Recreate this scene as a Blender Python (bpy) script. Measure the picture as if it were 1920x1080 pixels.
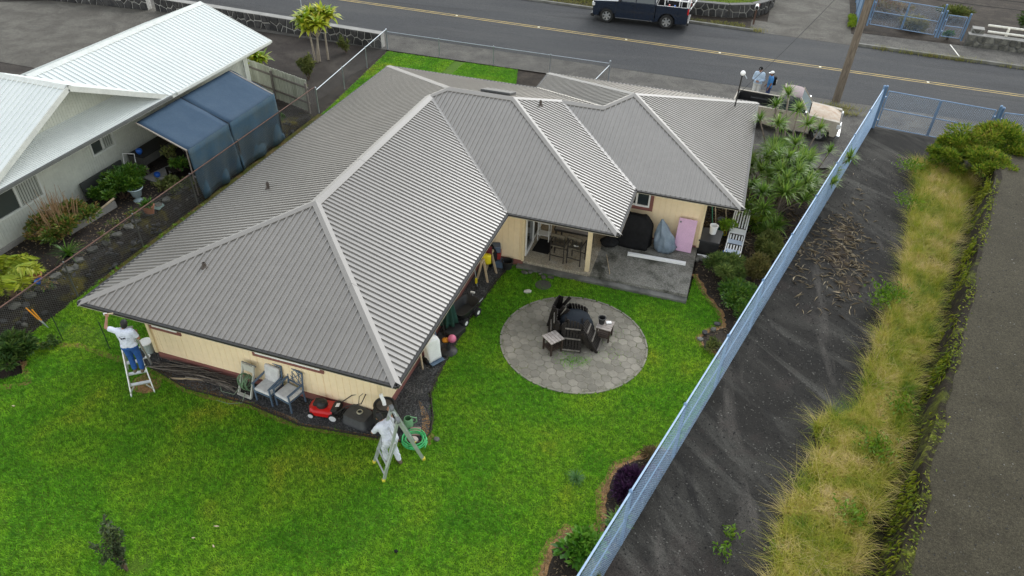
import bpy, bmesh, math, random
import numpy as np
from mathutils import Vector, Matrix, Euler
for _o in list(bpy.data.objects):
    bpy.data.objects.remove(_o)
scene = bpy.context.scene
COL = scene.collection
random.seed(7)
rng = np.random.default_rng(7)
R = math.radians

# ------------------------------------------------------------------ camera
cd = bpy.data.cameras.new('camera')
cam = bpy.data.objects.new('camera', cd)
COL.objects.link(cam)
cd.sensor_width = 36.0
cd.lens = 1350.0 / 1920 * 36
cd.clip_start = 0.1
cd.clip_end = 2000
_pit, _yaw, _rol = 0.653807, -0.3000065, 0.0291968
_fw = Vector((math.sin(_yaw) * math.cos(_pit), math.cos(_yaw) * math.cos(_pit), -math.sin(_pit)))
_r = Vector((math.cos(_yaw), -math.sin(_yaw), 0))
_u = _r.cross(_fw)
_r2 = _r * math.cos(_rol) + _u * math.sin(_rol)
_u2 = -_r * math.sin(_rol) + _u * math.cos(_rol)
_m = Matrix((_r2, _u2, -_fw)).transposed().to_4x4()
_m.translation = Vector((14.9977, -10.516, 14.4648))
cam.matrix_world = _m
scene.camera = cam

# ------------------------------------------------------------------ light: bright overcast
SUN_EL, SUN_AZ = R(36), R(13)            # azimuth clockwise from +Y
w = bpy.data.worlds.new('World')
scene.world = w
w.use_nodes = True
nt = w.node_tree
nt.nodes.clear()
sky = nt.nodes.new('ShaderNodeTexSky')
sky.sky_type = 'NISHITA'
sky.sun_disc = False
sky.sun_elevation = SUN_EL
sky.sun_rotation = SUN_AZ
sky.air_density = 2.0
sky.dust_density = 0.3
sky.ozone_density = 0.6
hs = nt.nodes.new('ShaderNodeHueSaturation')
hs.inputs['Saturation'].default_value = 0.28
bg = nt.nodes.new('ShaderNodeBackground')
bg.inputs['Strength'].default_value = 0.15
wo = nt.nodes.new('ShaderNodeOutputWorld')
nt.links.new(sky.outputs[0], hs.inputs['Color'])
nt.links.new(hs.outputs[0], bg.inputs[0])
nt.links.new(bg.outputs[0], wo.inputs[0])
sd = bpy.data.lights.new('sun', 'SUN')
sd.energy = 0.7
sd.angle = R(22)
sd.color = (1.0, 0.985, 0.965)
sun = bpy.data.objects.new('sun', sd)
COL.objects.link(sun)
sun.location = (30, -10, 40)
_sdir = Vector((math.sin(SUN_AZ) * math.cos(SUN_EL), math.cos(SUN_AZ) * math.cos(SUN_EL), math.sin(SUN_EL)))
sun.rotation_euler = _sdir.to_track_quat('Z', 'Y').to_euler()
vs = scene.view_settings
vs.view_transform = 'Standard'
vs.look = 'None'
vs.gamma = 1.0
vs.exposure = 1.1
vs.use_curve_mapping = False

# ------------------------------------------------------------------ materials
def nodes_of(name):
    m = bpy.data.materials.new(name)
    m.use_nodes = True
    t = m.node_tree
    t.nodes.clear()
    out = t.nodes.new('ShaderNodeOutputMaterial')
    b = t.nodes.new('ShaderNodeBsdfPrincipled')
    t.links.new(b.outputs[0], out.inputs[0])
    return m, t, b, out

def c4(c):
    return (c[0], c[1], c[2], 1.0)

def pos_node(t, scale=(1, 1, 1), rot=(0, 0, 0)):
    g = t.nodes.new('ShaderNodeNewGeometry')
    src = g.outputs['Position']
    if any(rot):
        m0 = t.nodes.new('ShaderNodeMapping')
        m0.inputs['Rotation'].default_value = rot
        t.links.new(src, m0.inputs['Vector'])
        src = m0.outputs[0]
    mp = t.nodes.new('ShaderNodeMapping')
    mp.inputs['Scale'].default_value = scale
    t.links.new(src, mp.inputs['Vector'])
    return mp.outputs[0]

def noise(t, vec, scale, detail=5, rough=.6, dist=0):
    n = t.nodes.new('ShaderNodeTexNoise')
    n.inputs['Scale'].default_value = scale
    n.inputs['Detail'].default_value = detail
    n.inputs['Roughness'].default_value = rough
    n.inputs['Distortion'].default_value = dist
    t.links.new(vec, n.inputs['Vector'])
    return n.outputs['Fac']

def ramp(t, fac, stops):
    r = t.nodes.new('ShaderNodeValToRGB')
    e = r.color_ramp.elements
    while len(e) < len(stops):
        e.new(0.5)
    for el, (p, c) in zip(e, stops):
        el.position = p
        el.color = c4(c)
    t.links.new(fac, r.inputs[0])
    return r.outputs[0]

def mix(t, fac, a, b, mode='MIX'):
    n = t.nodes.new('ShaderNodeMix')
    n.data_type = 'RGBA'
    n.blend_type = mode
    for sock, val in ((n.inputs[0], fac), (n.inputs[6], a), (n.inputs[7], b)):
        if hasattr(val, 'links') or hasattr(val, 'is_linked'):
            t.links.new(val, sock)
        elif isinstance(val, (int, float)):
            sock.default_value = val
        else:
            sock.default_value = c4(val)
    return n.outputs[2]

def bumpit(t, b, h, strength, dist=.02):
    n = t.nodes.new('ShaderNodeBump')
    n.inputs['Strength'].default_value = strength
    n.inputs['Distance'].default_value = dist
    t.links.new(h, n.inputs['Height'])
    t.links.new(n.outputs[0], b.inputs['Normal'])

def M(name, c, c2=None, sc=4.0, rough=.7, bump=0.0, bsc=None, metal=0.0, rnd=0.0, spec=.4, stretch=(1, 1, 1), lo=.35, hi=.65, coat=0, fine=.1):
    m, t, b, out = nodes_of(name)
    b.inputs['Roughness'].default_value = rough
    b.inputs['Metallic'].default_value = metal
    b.inputs['Specular IOR Level'].default_value = spec
    if coat:
        b.inputs['Coat Weight'].default_value = coat
    v = pos_node(t, stretch)
    if c2 is None:
        c2 = tuple(x * .86 for x in c)
    col = ramp(t, noise(t, v, sc), [(lo, c), (hi, c2)])
    fine = ramp(t, noise(t, v, sc * 9, 3), [(.3, (1 - fine,) * 3), (.7, (1 + fine * .7,) * 3)])
    col = mix(t, 1.0, col, fine, 'MULTIPLY')
    if rnd:
        oi = t.nodes.new('ShaderNodeObjectInfo')
        mr = t.nodes.new('ShaderNodeMapRange')
        mr.inputs['To Min'].default_value = 1 - rnd
        mr.inputs['To Max'].default_value = 1 + rnd
        t.links.new(oi.outputs['Random'], mr.inputs['Value'])
        h = t.nodes.new('ShaderNodeHueSaturation')
        t.links.new(mr.outputs[0], h.inputs['Value'])
        t.links.new(col, h.inputs['Color'])
        col = h.outputs[0]
    t.links.new(col, b.inputs['Base Color'])
    if bump:
        bumpit(t, b, noise(t, v, bsc or sc * 8, 6), bump)
    return m

def leafmat(name, cs, sc=.8, rough=.5, trans=.3, island=True, wi=.6, wn=.9):
    """leaf colours: per-leaf random plus slow drift over the plant"""
    m, t, b, out = nodes_of(name)
    v = pos_node(t)
    n = noise(t, v, sc, 3)
    if island:
        g = t.nodes.new('ShaderNodeNewGeometry')
        a = t.nodes.new('ShaderNodeMath')
        a.operation = 'MULTIPLY_ADD'
        a.inputs[1].default_value = wi
        t.links.new(g.outputs['Random Per Island'], a.inputs[0])
        s2 = t.nodes.new('ShaderNodeMath')
        s2.operation = 'MULTIPLY_ADD'
        s2.inputs[1].default_value = wn
        s2.inputs[2].default_value = .5 - wi / 2 - wn / 2
        t.links.new(n, s2.inputs[0])
        t.links.new(s2.outputs[0], a.inputs[2])
        n = a.outputs[0]
    k = len(cs)
    col = ramp(t, n, [(.08 + .84 * i / max(1, k - 1), c) for i, c in enumerate(cs)])
    b.inputs['Roughness'].default_value = rough
    b.inputs['Specular IOR Level'].default_value = .35
    t.links.new(col, b.inputs['Base Color'])
    tr = t.nodes.new('ShaderNodeBsdfTranslucent')
    t.links.new(col, tr.inputs[0])
    ms = t.nodes.new('ShaderNodeMixShader')
    ms.inputs[0].default_value = trans
    t.links.new(b.outputs[0], ms.inputs[1])
    t.links.new(tr.outputs[0], ms.inputs[2])
    t.links.new(ms.outputs[0], out.inputs[0])
    return m

def glassmat(name, c=(.03, .04, .045)):
    m, t, b, out = nodes_of(name)
    b.inputs['Base Color'].default_value = c4(c)
    b.inputs['Roughness'].default_value = .06
    b.inputs['Specular IOR Level'].default_value = .6
    return m

# ------------------------------------------------------------------ mesh builder
class MB:
    def __init__(s):
        s.v = []
        s.f = []
    def add(s, vs, fs):
        k = len(s.v)
        s.v += [tuple(x) for x in vs]
        s.f += [tuple(i + k for i in f) for f in fs]
        return s
    def box(s, c, d, rz=0, rx=0, ry=0):
        m = Euler((rx, ry, rz)).to_matrix()
        vs = []
        for z in (-.5, .5):
            for x, y in ((-.5, -.5), (.5, -.5), (.5, .5), (-.5, .5)):
                vs.append(m @ Vector((x * d[0], y * d[1], z * d[2])) + Vector(c))
        return s.add(vs, [(3, 2, 1, 0), (4, 5, 6, 7), (0, 1, 5, 4), (1, 2, 6, 5), (2, 3, 7, 6), (3, 0, 4, 7)])
    def b2(s, x0, x1, y0, y1, z0, z1):
        return s.box(((x0 + x1) / 2, (y0 + y1) / 2, (z0 + z1) / 2), (abs(x1 - x0), abs(y1 - y0), abs(z1 - z0)))
    def bar(s, a, b, w, h, up=(0, 0, 1)):
        a, b = Vector(a), Vector(b)
        d = (b - a).normalized()
        u = Vector(up)
        if abs(d.dot(u)) > .97:
            u = Vector((0, 1, 0))
        x = d.cross(u).normalized()
        y = x.cross(d).normalized()
        vs = [p + x * sx * w / 2 + y * sy * h / 2 for p in (a, b) for sx, sy in ((-1, -1), (1, -1), (1, 1), (-1, 1))]
        return s.add(vs, [(0, 1, 2, 3), (7, 6, 5, 4), (0, 4, 5, 1), (1, 5, 6, 2), (2, 6, 7, 3), (3, 7, 4, 0)])
    def tube(s, pts, r, n=8, cap=True):
        pts = [Vector(p) for p in pts]
        rs = r if isinstance(r, (list, tuple)) else [r] * len(pts)
        k = len(s.v)
        prev = None
        for i, p in enumerate(pts):
            d = (pts[min(i + 1, len(pts) - 1)] - pts[max(i - 1, 0)])
            d = d.normalized() if d.length > 1e-9 else Vector((0, 0, 1))
            if prev is None:
                u = Vector((0, 0, 1)) if abs(d.z) < .9 else Vector((1, 0, 0))
                x = d.cross(u).normalized()
            else:
                x = prev - d * prev.dot(d)
                x = x.normalized() if x.length > 1e-6 else d.orthogonal().normalized()
            prev = x
            y = d.cross(x)
            for j in range(n):
                a = 2 * math.pi * j / n
                s.v.append(tuple(p + (x * math.cos(a) + y * math.sin(a)) * rs[i]))
        for i in range(len(pts) - 1):
            for j in range(n):
                s.f.append((k + i * n + j, k + i * n + (j + 1) % n, k + (i + 1) * n + (j + 1) % n, k + (i + 1) * n + j))
        if cap:
            s.f.append(tuple(k + j for j in reversed(range(n))))
            s.f.append(tuple(k + (len(pts) - 1) * n + j for j in range(n)))
        return s
    def lathe(s, prof, c=(0, 0, 0), n=20, cap=True, sx=1, sy=1):
        k = len(s.v)
        for r_, z in prof:
            for j in range(n):
                a = 2 * math.pi * j / n
                s.v.append((c[0] + r_ * math.cos(a) * sx, c[1] + r_ * math.sin(a) * sy, c[2] + z))
        for i in range(len(prof) - 1):
            for j in range(n):
                s.f.append((k + i * n + j, k + i * n + (j + 1) % n, k + (i + 1) * n + (j + 1) % n, k + (i + 1) * n + j))
        if cap:
            s.f.append(tuple(k + j for j in reversed(range(n))))
            s.f.append(tuple(k + (len(prof) - 1) * n + j for j in range(n)))
        return s
    def ell(s, c, r, n=10, m=7, M3=None):
        k = len(s.v)
        for i in range(m + 1):
            ph = math.pi * i / m
            for j in range(n):
                a = 2 * math.pi * j / n
                q = Vector((r[0] * math.sin(ph) * math.cos(a), r[1] * math.sin(ph) * math.sin(a), r[2] * math.cos(ph)))
                if M3 is not None:
                    q = M3 @ q
                s.v.append(tuple(q + Vector(c)))
        for i in range(m):
            for j in range(n):
                s.f.append((k + i * n + j, k + (i + 1) * n + j, k + (i + 1) * n + (j + 1) % n, k + i * n + (j + 1) % n))
        return s
    def prism(s, poly, z0, z1, fn=None):
        n = len(poly)
        fn = fn or (lambda x, y, z: (x, y, z))
        vs = [fn(x, y, z0) for x, y in poly] + [fn(x, y, z1) for x, y in poly]
        fs = [tuple(reversed(range(n))), tuple(range(n, 2 * n))]
        fs += [(i, (i + 1) % n, n + (i + 1) % n, n + i) for i in range(n)]
        return s.add(vs, fs)
    def cap_seg(s, a, b, ra, rb, n=10):
        """tapered limb with round ends"""
        a, b = Vector(a), Vector(b)
        s.tube([a, a.lerp(b, .5), b], [ra, (ra + rb) / 2, rb], n)
        s.ell(a, (ra, ra, ra), n, 6)
        s.ell(b, (rb, rb, rb), n, 6)
        return s
    def mesh(s, name, mat=None, smooth=None, off=None):
        me = bpy.data.meshes.new(name)
        v = s.v if off is None else [(x - off[0], y - off[1], z - off[2]) for x, y, z in s.v]
        me.from_pydata(v, [], s.f)
        bm = bmesh.new()
        bm.from_mesh(me)
        bmesh.ops.remove_doubles(bm, verts=bm.verts, dist=1e-5)
        bmesh.ops.recalc_face_normals(bm, faces=bm.faces)
        bm.to_mesh(me)
        bm.free()
        if smooth is not None:
            me.shade_smooth()
            if smooth < 180:
                me.set_sharp_from_angle(angle=R(smooth))
        if mat:
            me.materials.append(mat)
        return me
    def build(s, name, mat, parent=None, smooth=None, label=None, world=False, bevel=0, kind=None):
        off = None
        if world and parent is not None:
            p = parent
            off = Vector((0, 0, 0))
            while p is not None:
                off += p.location
                p = p.parent
        me = s.mesh(name, mat, smooth, off)
        return place(name, me, parent, label=label, bevel=bevel, kind=kind)

def place(name, me, parent=None, loc=(0, 0, 0), rot=(0, 0, 0), scale=(1, 1, 1), label=None, bevel=0, kind=None):
    o = bpy.data.objects.new(name, me)
    COL.objects.link(o)
    o.location, o.rotation_euler, o.scale = loc, rot, scale
    if parent is not None:
        o.parent = parent
    if label:
        o['label'] = label
    if kind:
        o['kind'] = kind
    if bevel:
        bv = o.modifiers.new('bevel', 'BEVEL')
        bv.width = bevel
        bv.segments = 2
        bv.limit_method = 'ANGLE'
    return o

ORD = 'first second third fourth fifth sixth seventh eighth ninth tenth eleventh twelfth thirteenth fourteenth fifteenth sixteenth seventeenth eighteenth'.split()

def tag(o, label, cat, group=None):
    o['label'], o['category'] = label, cat
    if group:
        o['group'] = group
    return o

def thing(name, label, cat, loc=(0, 0, 0), rz=0, group=None, rot=None):
    o = bpy.data.objects.new(name, None)
    COL.objects.link(o)
    o.empty_display_size = .2
    o.location = loc
    o.rotation_euler = rot or (0, 0, rz)
    return tag(o, label, cat, group)

def struct(o, kind='structure'):
    o['kind'] = kind
    return o

def copy_tree(o, parent=None):
    c = o.copy()
    COL.objects.link(c)
    c.parent = parent
    for ch in list(o.children):
        copy_tree(ch, c)
    return c

def npmesh(name, V, F, mat, parent=None, kind=None, label=None, smooth=False):
    """fast mesh from arrays; F is (m,3) or (m,4)"""
    me = bpy.data.meshes.new(name)
    F = np.asarray(F, np.int32)
    k = F.shape[1]
    me.vertices.add(len(V))
    me.vertices.foreach_set('co', np.asarray(V, np.float32).ravel())
    me.loops.add(F.size)
    me.loops.foreach_set('vertex_index', F.ravel())
    me.polygons.add(len(F))
    me.polygons.foreach_set('loop_start', np.arange(0, F.size, k, dtype=np.int32))
    me.polygons.foreach_set('loop_total', np.full(len(F), k, np.int32))
    if smooth:
        me.polygons.foreach_set('use_smooth', np.ones(len(F), bool))
    me.update(calc_edges=True)
    me.materials.append(mat)
    return place(name, me, parent, kind=kind, label=label)

def inpoly(P, poly):
    x, y = P[:, 0], P[:, 1]
    ins = np.zeros(len(P), bool)
    n = len(poly)
    for i in range(n):
        x0, y0 = poly[i]
        x1, y1 = poly[(i + 1) % n]
        if y0 == y1:
            continue
        c = ((y0 > y) != (y1 > y)) & (x < (x1 - x0) * (y - y0) / (y1 - y0) + x0)
        ins ^= c
    return ins

def scatter(poly, dens):
    a = np.array(poly)
    lo, hi = a.min(0), a.max(0)
    n = int((hi - lo).prod() * dens)
    P = rng.random((n, 2)) * (hi - lo) + lo
    return P[inpoly(P, poly)]

def sheet(name, poly, z, mat):
    me = bpy.data.meshes.new(name)
    me.from_pydata([(x, y, z) for x, y in poly], [], [tuple(range(len(poly)))])
    bm = bmesh.new()
    bm.from_mesh(me)
    bmesh.ops.triangulate(bm, faces=bm.faces)
    for f in bm.faces:
        if f.normal.z < 0:
            f.normal_flip()
    bm.to_mesh(me)
    bm.free()
    me.materials.append(mat)
    return struct(place(name, me))

def smooth_poly(pts, it=2, closed=True):
    for _ in range(it):
        q = []
        n = len(pts)
        for i in range(n):
            a, b = pts[i], pts[(i + 1) % n]
            q += [(a[0] * .75 + b[0] * .25, a[1] * .75 + b[1] * .25), (a[0] * .25 + b[0] * .75, a[1] * .25 + b[1] * .75)]
        pts = q
    return pts

def blades(P, z, length, width, lean, seg=1, jit=.5):
    """numpy grass blades at points P (n,2): each a bent, tapering strip"""
    n = len(P)
    az = rng.random(n) * 2 * np.pi
    L = length * (1 - jit / 2 + jit * rng.random(n))
    ln = lean * (.3 + 1.0 * rng.random(n))
    dx, dy = np.cos(az), np.sin(az)
    wx, wy = -dy * width / 2, dx * width / 2
    zz = np.broadcast_to(np.asarray(z, float), (n,))
    base = np.stack([P[:, 0], P[:, 1], zz], 1)
    W = np.stack([wx, wy, np.zeros(n)], 1)
    def at(t):
        h = L * (t - .35 * t * t * np.minimum(1, ln))
        o = L * ln * t * t if seg > 1 else L * ln * t
        return base + np.stack([dx * o, dy * o, h], 1)
    if seg == 1:
        V = np.stack([base - W, base + W, at(1.0)], 1).reshape(-1, 3)
        F = np.arange(n * 3).reshape(-1, 3)
        return V, F
    rows = []
    for k in range(seg):
        t = k / seg
        c = at(t)
        ww = W * (1 - .55 * t)
        rows += [c - ww, c + ww]
    rows.append(at(1.0))
    m = len(rows)
    V = np.stack(rows, 1).reshape(-1, 3)
    fs = []
    for k in range(seg - 1):
        fs += [(2 * k, 2 * k + 1, 2 * k + 3), (2 * k, 2 * k + 3, 2 * k + 2)]
    fs.append((2 * seg - 2, 2 * seg - 1, 2 * seg))
    F = (np.arange(n)[:, None, None] * m + np.array(fs)[None]).reshape(-1, 3)
    return V, F

def leaf_arrays(C, D, L, Wd, fold=.15):
    """leaves at centres C, pointing along D (n,3); 4-vert folded diamonds -> quads as two tris"""
    n = len(C)
    D = D / (np.linalg.norm(D, axis=1, keepdims=True) + 1e-9)
    up = rng.normal(size=(n, 3)) * .5 + np.array([0, 0, 1.0])
    S = np.cross(D, up)
    S /= (np.linalg.norm(S, axis=1, keepdims=True) + 1e-9)
    N = np.cross(S, D)
    L = (L * (.6 + .8 * rng.random(n)))[:, None]
    Wd = (Wd * (.6 + .8 * rng.random(n)))[:, None]
    a = C
    tip = C + D * L - N * L * .15
    mid = C + D * L * .5
    l = mid + S * Wd * .5 + N * L * fold
    r_ = mid - S * Wd * .5 + N * L * fold
    V = np.stack([a, r_, tip, l], 1).reshape(-1, 3)
    i = np.arange(n)[:, None] * 4
    F = np.concatenate([i + np.array([[0, 1, 2]]), i + np.array([[0, 2, 3]])], 0)
    return V, F

def foliage_points(n, rad, clumps=14, spread=.34, zmin=0.0, seed=0):
    """leaf centres in lumpy clumps through an ellipsoid; returns centres and outward directions"""
    g = np.random.default_rng(seed)
    u = g.normal(size=(clumps, 3))
    u /= np.linalg.norm(u, axis=1, keepdims=True)
    u[:, 2] = np.abs(u[:, 2]) * .9 - .15
    cc = u * (.35 + .5 * g.random((clumps, 1)))
    sz = spread * (.6 + .8 * g.random(clumps))
    k = g.integers(0, clumps, n)
    d = g.normal(size=(n, 3))
    d /= np.linalg.norm(d, axis=1, keepdims=True)
    q = cc[k] + d * sz[k][:, None] * (g.random((n, 1)) ** .45)
    q = q * np.array(rad) 
    q[:, 2] += rad[2]
    q[:, 2] = np.maximum(q[:, 2], zmin + .03)
    dirs = d * np.array([1, 1, .8]) + np.array([0, 0, .45])
    return q, dirs

def twiggy(name, label, cat, loc, h, spread, nst, nleaf, leaf, mat, stem_mat, seed=1, group=None, lo=.25, thick=.012, lean=(0, 0)):
    """open plant: thin branching stems with leaves along them"""
    o = thing(name, label, cat, loc, 0, group)
    g = np.random.default_rng(seed)
    mb = MB()
    Cs, Ds = [], []
    per = max(1, nleaf // (nst * 3))
    for k in range(nst):
        a = g.random() * 6.283
        r_ = spread * math.sqrt(g.random())
        top = np.array([math.cos(a) * r_ + lean[0], math.sin(a) * r_ + lean[1], h * (.65 + .4 * g.random())])
        base = np.array([g.normal() * .04, g.normal() * .04, 0])
        mid = base + (top - base) * .5 + g.normal(size=3) * spread * .12
        mb.tube([base, mid, top], [thick, thick * .7, thick * .3], 5)
        for br in range(3):
            t0 = lo + (1 - lo) * (.2 + .7 * g.random())
            p0 = base + (top - base) * t0
            d = g.normal(size=3) * .5 + np.array([0, 0, .45])
            p1 = p0 + d / np.linalg.norm(d) * spread * (.35 + .4 * g.random())
            if br:
                mb.tube([p0, p1], [thick * .45, thick * .2], 4)
            else:
                p0, p1 = base + (top - base) * lo, top
            t_ = g.random((per, 1)) ** .7
            Cs.append(p0 + (p1 - p0) * t_ + g.normal(size=(per, 3)) * .02)
            Ds.append(g.normal(size=(per, 3)) + (p1 - p0) / (np.linalg.norm(p1 - p0) + 1e-6) * .8)
    mb.build('stem', stem_mat, o, smooth=60)
    C = np.concatenate(Cs)
    C[:, 2] = np.maximum(C[:, 2], .02)
    V, F = leaf_arrays(C, np.concatenate(Ds), leaf[0], leaf[1])
    npmesh('foliage', V, F, mat, o)
    return o

def bush(name, label, cat, loc, rad, n, leaf, mat, stem_mat, clumps=14, seed=1, stems=6, group=None, spread=.34, fold=.15):
    o = thing(name, label, cat, loc, 0, group)
    C, D = foliage_points(n, rad, clumps, spread, seed=seed)
    V, F = leaf_arrays(C, D, leaf[0], leaf[1], fold)
    npmesh('foliage', V, F, mat, o)
    if stems:
        mb = MB()
        g = random.Random(seed)
        for k in range(stems):
            a = g.uniform(0, 6.28)
            q = g.uniform(.3, .8)
            e = (math.cos(a) * rad[0] * q, math.sin(a) * rad[1] * q, rad[2] * g.uniform(.7, 1.5))
            mb.tube([(g.uniform(-.06, .06), g.uniform(-.06, .06), 0), (e[0] * .4, e[1] * .4, e[2] * .5), e], [.025, .018, .008], 6)
        mb.build('stem', stem_mat, o, smooth=60)
    return o
# ------------------------------------------------------------------ shared materials
ROOF = M('roof_metal', (.212, .198, .180), (.194, .181, .164), .5, .30, spec=.75, fine=.07)
CAPM = M('ridge_metal', (.235, .221, .203), (.218, .205, .188), .8, .42, spec=.5, fine=.03)
WROOF = M('white_roof_metal', (.62, .65, .635), (.58, .615, .60), .5, .5, fine=.02)
WTRIM = M('white_trim', (.58, .60, .565), rough=.5)
GUT = M('dark_gutter', (.022, .021, .020), rough=.55)
FASC = M('beige_fascia', (.42, .36, .27), rough=.6)
BEIGE = M('beige_siding', (.88, .72, .485), (.83, .67, .45), .7, .75, fine=.04)
BEIGET = M('beige_trim', (.78, .63, .40), rough=.6)
MAROON = M('maroon_trim', (.25, .10, .085), (.20, .082, .07), 3, .65)
NSIDE = M('grey_green_siding', (.50, .52, .455), (.45, .47, .42), .8, .75, fine=.07)
WHITE = M('white_paint', (.84, .84, .83), (.77, .77, .76), 5, .5)
GLASS = glassmat('window_glass')
DARK = M('dark_interior', (.02, .02, .02), rough=.9)
ALU = M('aluminium', (.60, .62, .63), (.52, .54, .55), 8, .38, metal=.6)
GALV = M('galvanised_steel', (.42, .46, .50), (.36, .40, .44), 6, .42, metal=.5)
BLUEG = M('blue_coated_steel', (.17, .27, .42), (.13, .22, .36), 5, .45, metal=.15)
BLUEW = M('blue_coated_wire', (.37, .50, .67), (.31, .44, .61), 5, .5)
WIRE = M('old_wire', (.16, .16, .155), (.12, .12, .12), 5, .5, metal=.4)
RUST = M('rusty_pipe', (.16, .085, .06), (.10, .055, .045), 9, .8, bump=.3)
BLACKP = M('black_plastic', (.018, .018, .019), (.028, .028, .028), 6, .5, spec=.35)
BLACKC = M('black_cloth', (.011, .011, .012), (.016, .016, .017), 6, .85, spec=.15)
RUBBER = M('rubber', (.02, .02, .02), (.03, .03, .03), 12, .85, spec=.2)
REDP = M('red_paint', (.55, .012, .012), rough=.3, coat=.4)
GREENP = M('green_plastic', (.05, .42, .10), (.04, .35, .09), 5, .45)
DGREEN = M('dark_green_cloth', (.012, .055, .04), (.009, .04, .03), 5, .85)
BLUEP = M('blue_plastic', (.03, .14, .55), rough=.45)
YELLOWP = M('yellow_plastic', (.75, .62, .02), rough=.5)
ORANGEP = M('orange_plastic', (.75, .30, .02), rough=.5)
PINKP = M('pink_plastic', (.66, .42, .58), (.60, .38, .53), 3, .55)
WOODG = M('weathered_wood', (.25, .22, .19), (.16, .14, .125), 14, .85, bump=.3, stretch=(1, 1, 3))
WOODD = M('dark_wet_wood', (.012, .0095, .008), (.020, .016, .0135), 14, .75, bump=.3, spec=.25)
WOODL = M('raw_lumber', (.50, .40, .27), (.42, .33, .22), 10, .8)
POLE = M('pole_wood', (.20, .165, .125), (.10, .078, .06), 5, .9, bump=.6, stretch=(4, 4, .35))
STICK = M('dead_sticks', (.11, .095, .085), (.05, .042, .038), 8, .9)
BARK = M('grey_bark', (.23, .19, .155), (.13, .105, .085), 9, .9, bump=.5)
CONC = M('concrete', (.30, .29, .27), (.22, .215, .20), 1.6, .85, bump=.15)
GREYP = M('grey_plastic', (.16, .17, .175), rough=.6)
BLUEGREY = M('blue_grey_metal', (.10, .15, .22), (.08, .12, .18), 6, .5)
CUSH = M('pale_cushion', (.62, .62, .62), (.50, .50, .51), 7, .9, bump=.1)
LAVA = M('lava_rock', (.025, .025, .027), (.060, .058, .056), 3.5, .9, bump=.8, bsc=14, rnd=.35)
LAVAG = M('weathered_rock', (.060, .060, .052), (.15, .145, .125), 4, .9, bump=.7, bsc=14, rnd=.4)
MORTAR = M('pale_mortar', (.50, .49, .46), (.34, .33, .31), 5, .9)

# ------------------------------------------------------------------ ground materials
def ground_mat(name, layers, bump=.25, bsc=40, rough=.9, speck=None, grain=.3, spec=.15):
    """layers: (scale, stretch, rot, distortion, lo, hi, colour) mixed one over another"""
    m, t, b, out = nodes_of(name)
    col = None
    for (sc, st, rot, dist, lo, hi, c) in layers:
        if col is None:
            col = ramp(t, noise(t, pos_node(t), 3, 4), [(0, tuple(x * .85 for x in c)), (1, tuple(x * 1.15 for x in c))])
            continue
        f = ramp(t, noise(t, pos_node(t, st, (0, 0, rot)), sc, 6, .62, dist), [(lo, (0, 0, 0)), (hi, (1, 1, 1))])
        col = mix(t, f, col, c)
    g = noise(t, pos_node(t), 55, 4, .7)
    col = mix(t, 1.0, col, ramp(t, g, [(.36, (.5, .5, .5)), (.64, (1.55, 1.55, 1.55))]), 'MULTIPLY')
    if speck:
        vo = t.nodes.new('ShaderNodeTexVoronoi')
        vo.inputs['Scale'].default_value = speck[0]
        t.links.new(pos_node(t), vo.inputs['Vector'])
        f = ramp(t, vo.outputs['Distance'], [(0, (1, 1, 1)), (speck[1], (0, 0, 0))])
        col = mix(t, f, col, speck[2])
    t.links.new(col, b.inputs['Base Color'])
    b.inputs['Roughness'].default_value = rough
    b.inputs['Specular IOR Level'].default_value = spec
    g2 = noise(t, pos_node(t), 19, 5, .8)
    col2 = mix(t, 1.0, col, ramp(t, g2, [(.38, (1 - grain,) * 3), (.62, (1 + grain * 1.1,) * 3)]), 'MULTIPLY')
    t.links.new(col2, b.inputs['Base Color'])
    bumpit(t, b, noise(t, pos_node(t), bsc, 6, .7), bump, .03)
    return m

DIRT = ground_mat('dark_soil', [(0, 0, 0, 0, 0, 0, (.030, .024, .019)), (1.1, (1, 1, 1), 0, .5, .45, .7, (.058, .046, .036)),
                                (3.5, (1, 1, 1), 0, 0, .55, .75, (.018, .015, .013))], .8, 30)
GRAVEL = ground_mat('dark_gravel', [(0, 0, 0, 0, 0, 0, (.045, .046, .047)), (5, (1, 1, 1), 0, 0, .5, .7, (.07, .07, .07))], 1.0, 45)
ROADM = ground_mat('road_asphalt', [(0, 0, 0, 0, 0, 0, (.050, .051, .053)), (.35, (.35, 1.6, 1), -.04, .2, .45, .7, (.066, .066, .065)),
                                    (.25, (.3, 2.4, 1), -.04, .3, .55, .7, (.036, .036, .038))], .25, 70, .85, None, .12)
SHOULD = ground_mat('shoulder_asphalt', [(0, 0, 0, 0, 0, 0, (.085, .080, .073)), (.9, (1, 1, 1), 0, .4, .4, .65, (.125, .118, .104)),
                                         (2.2, (1, 1, 1), 0, 1, .55, .75, (.055, .05, .045))], .4, 50)
LOT = ground_mat('cinder_lot', [(0, 0, 0, 0, 0, 0, (.0195, .018, .016)),
                                (.28, (1, 1, 1), 0, .8, .44, .62, (.042, .0395, .0345)),
                                (.42, (.55, 1.5, 1), R(48), .6, .50, .70, (.013, .0125, .012)),
                                (.7, (.30, 2.2, 1), R(42), .7, .53, .72, (.076, .073, .064)),
                                (.9, (.35, 2.0, 1), R(70), .6, .55, .72, (.014, .013, .0125)),
                                (.5, (.35, 1.8, 1), R(80), .6, .58, .72, (.075, .068, .060)),
                                (.2, (1, 1, 1), 0, .4, .57, .68, (.046, .037, .033))], .12, 40, .85, (2.2, .02, (.22, .21, .19)), .22)
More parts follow.
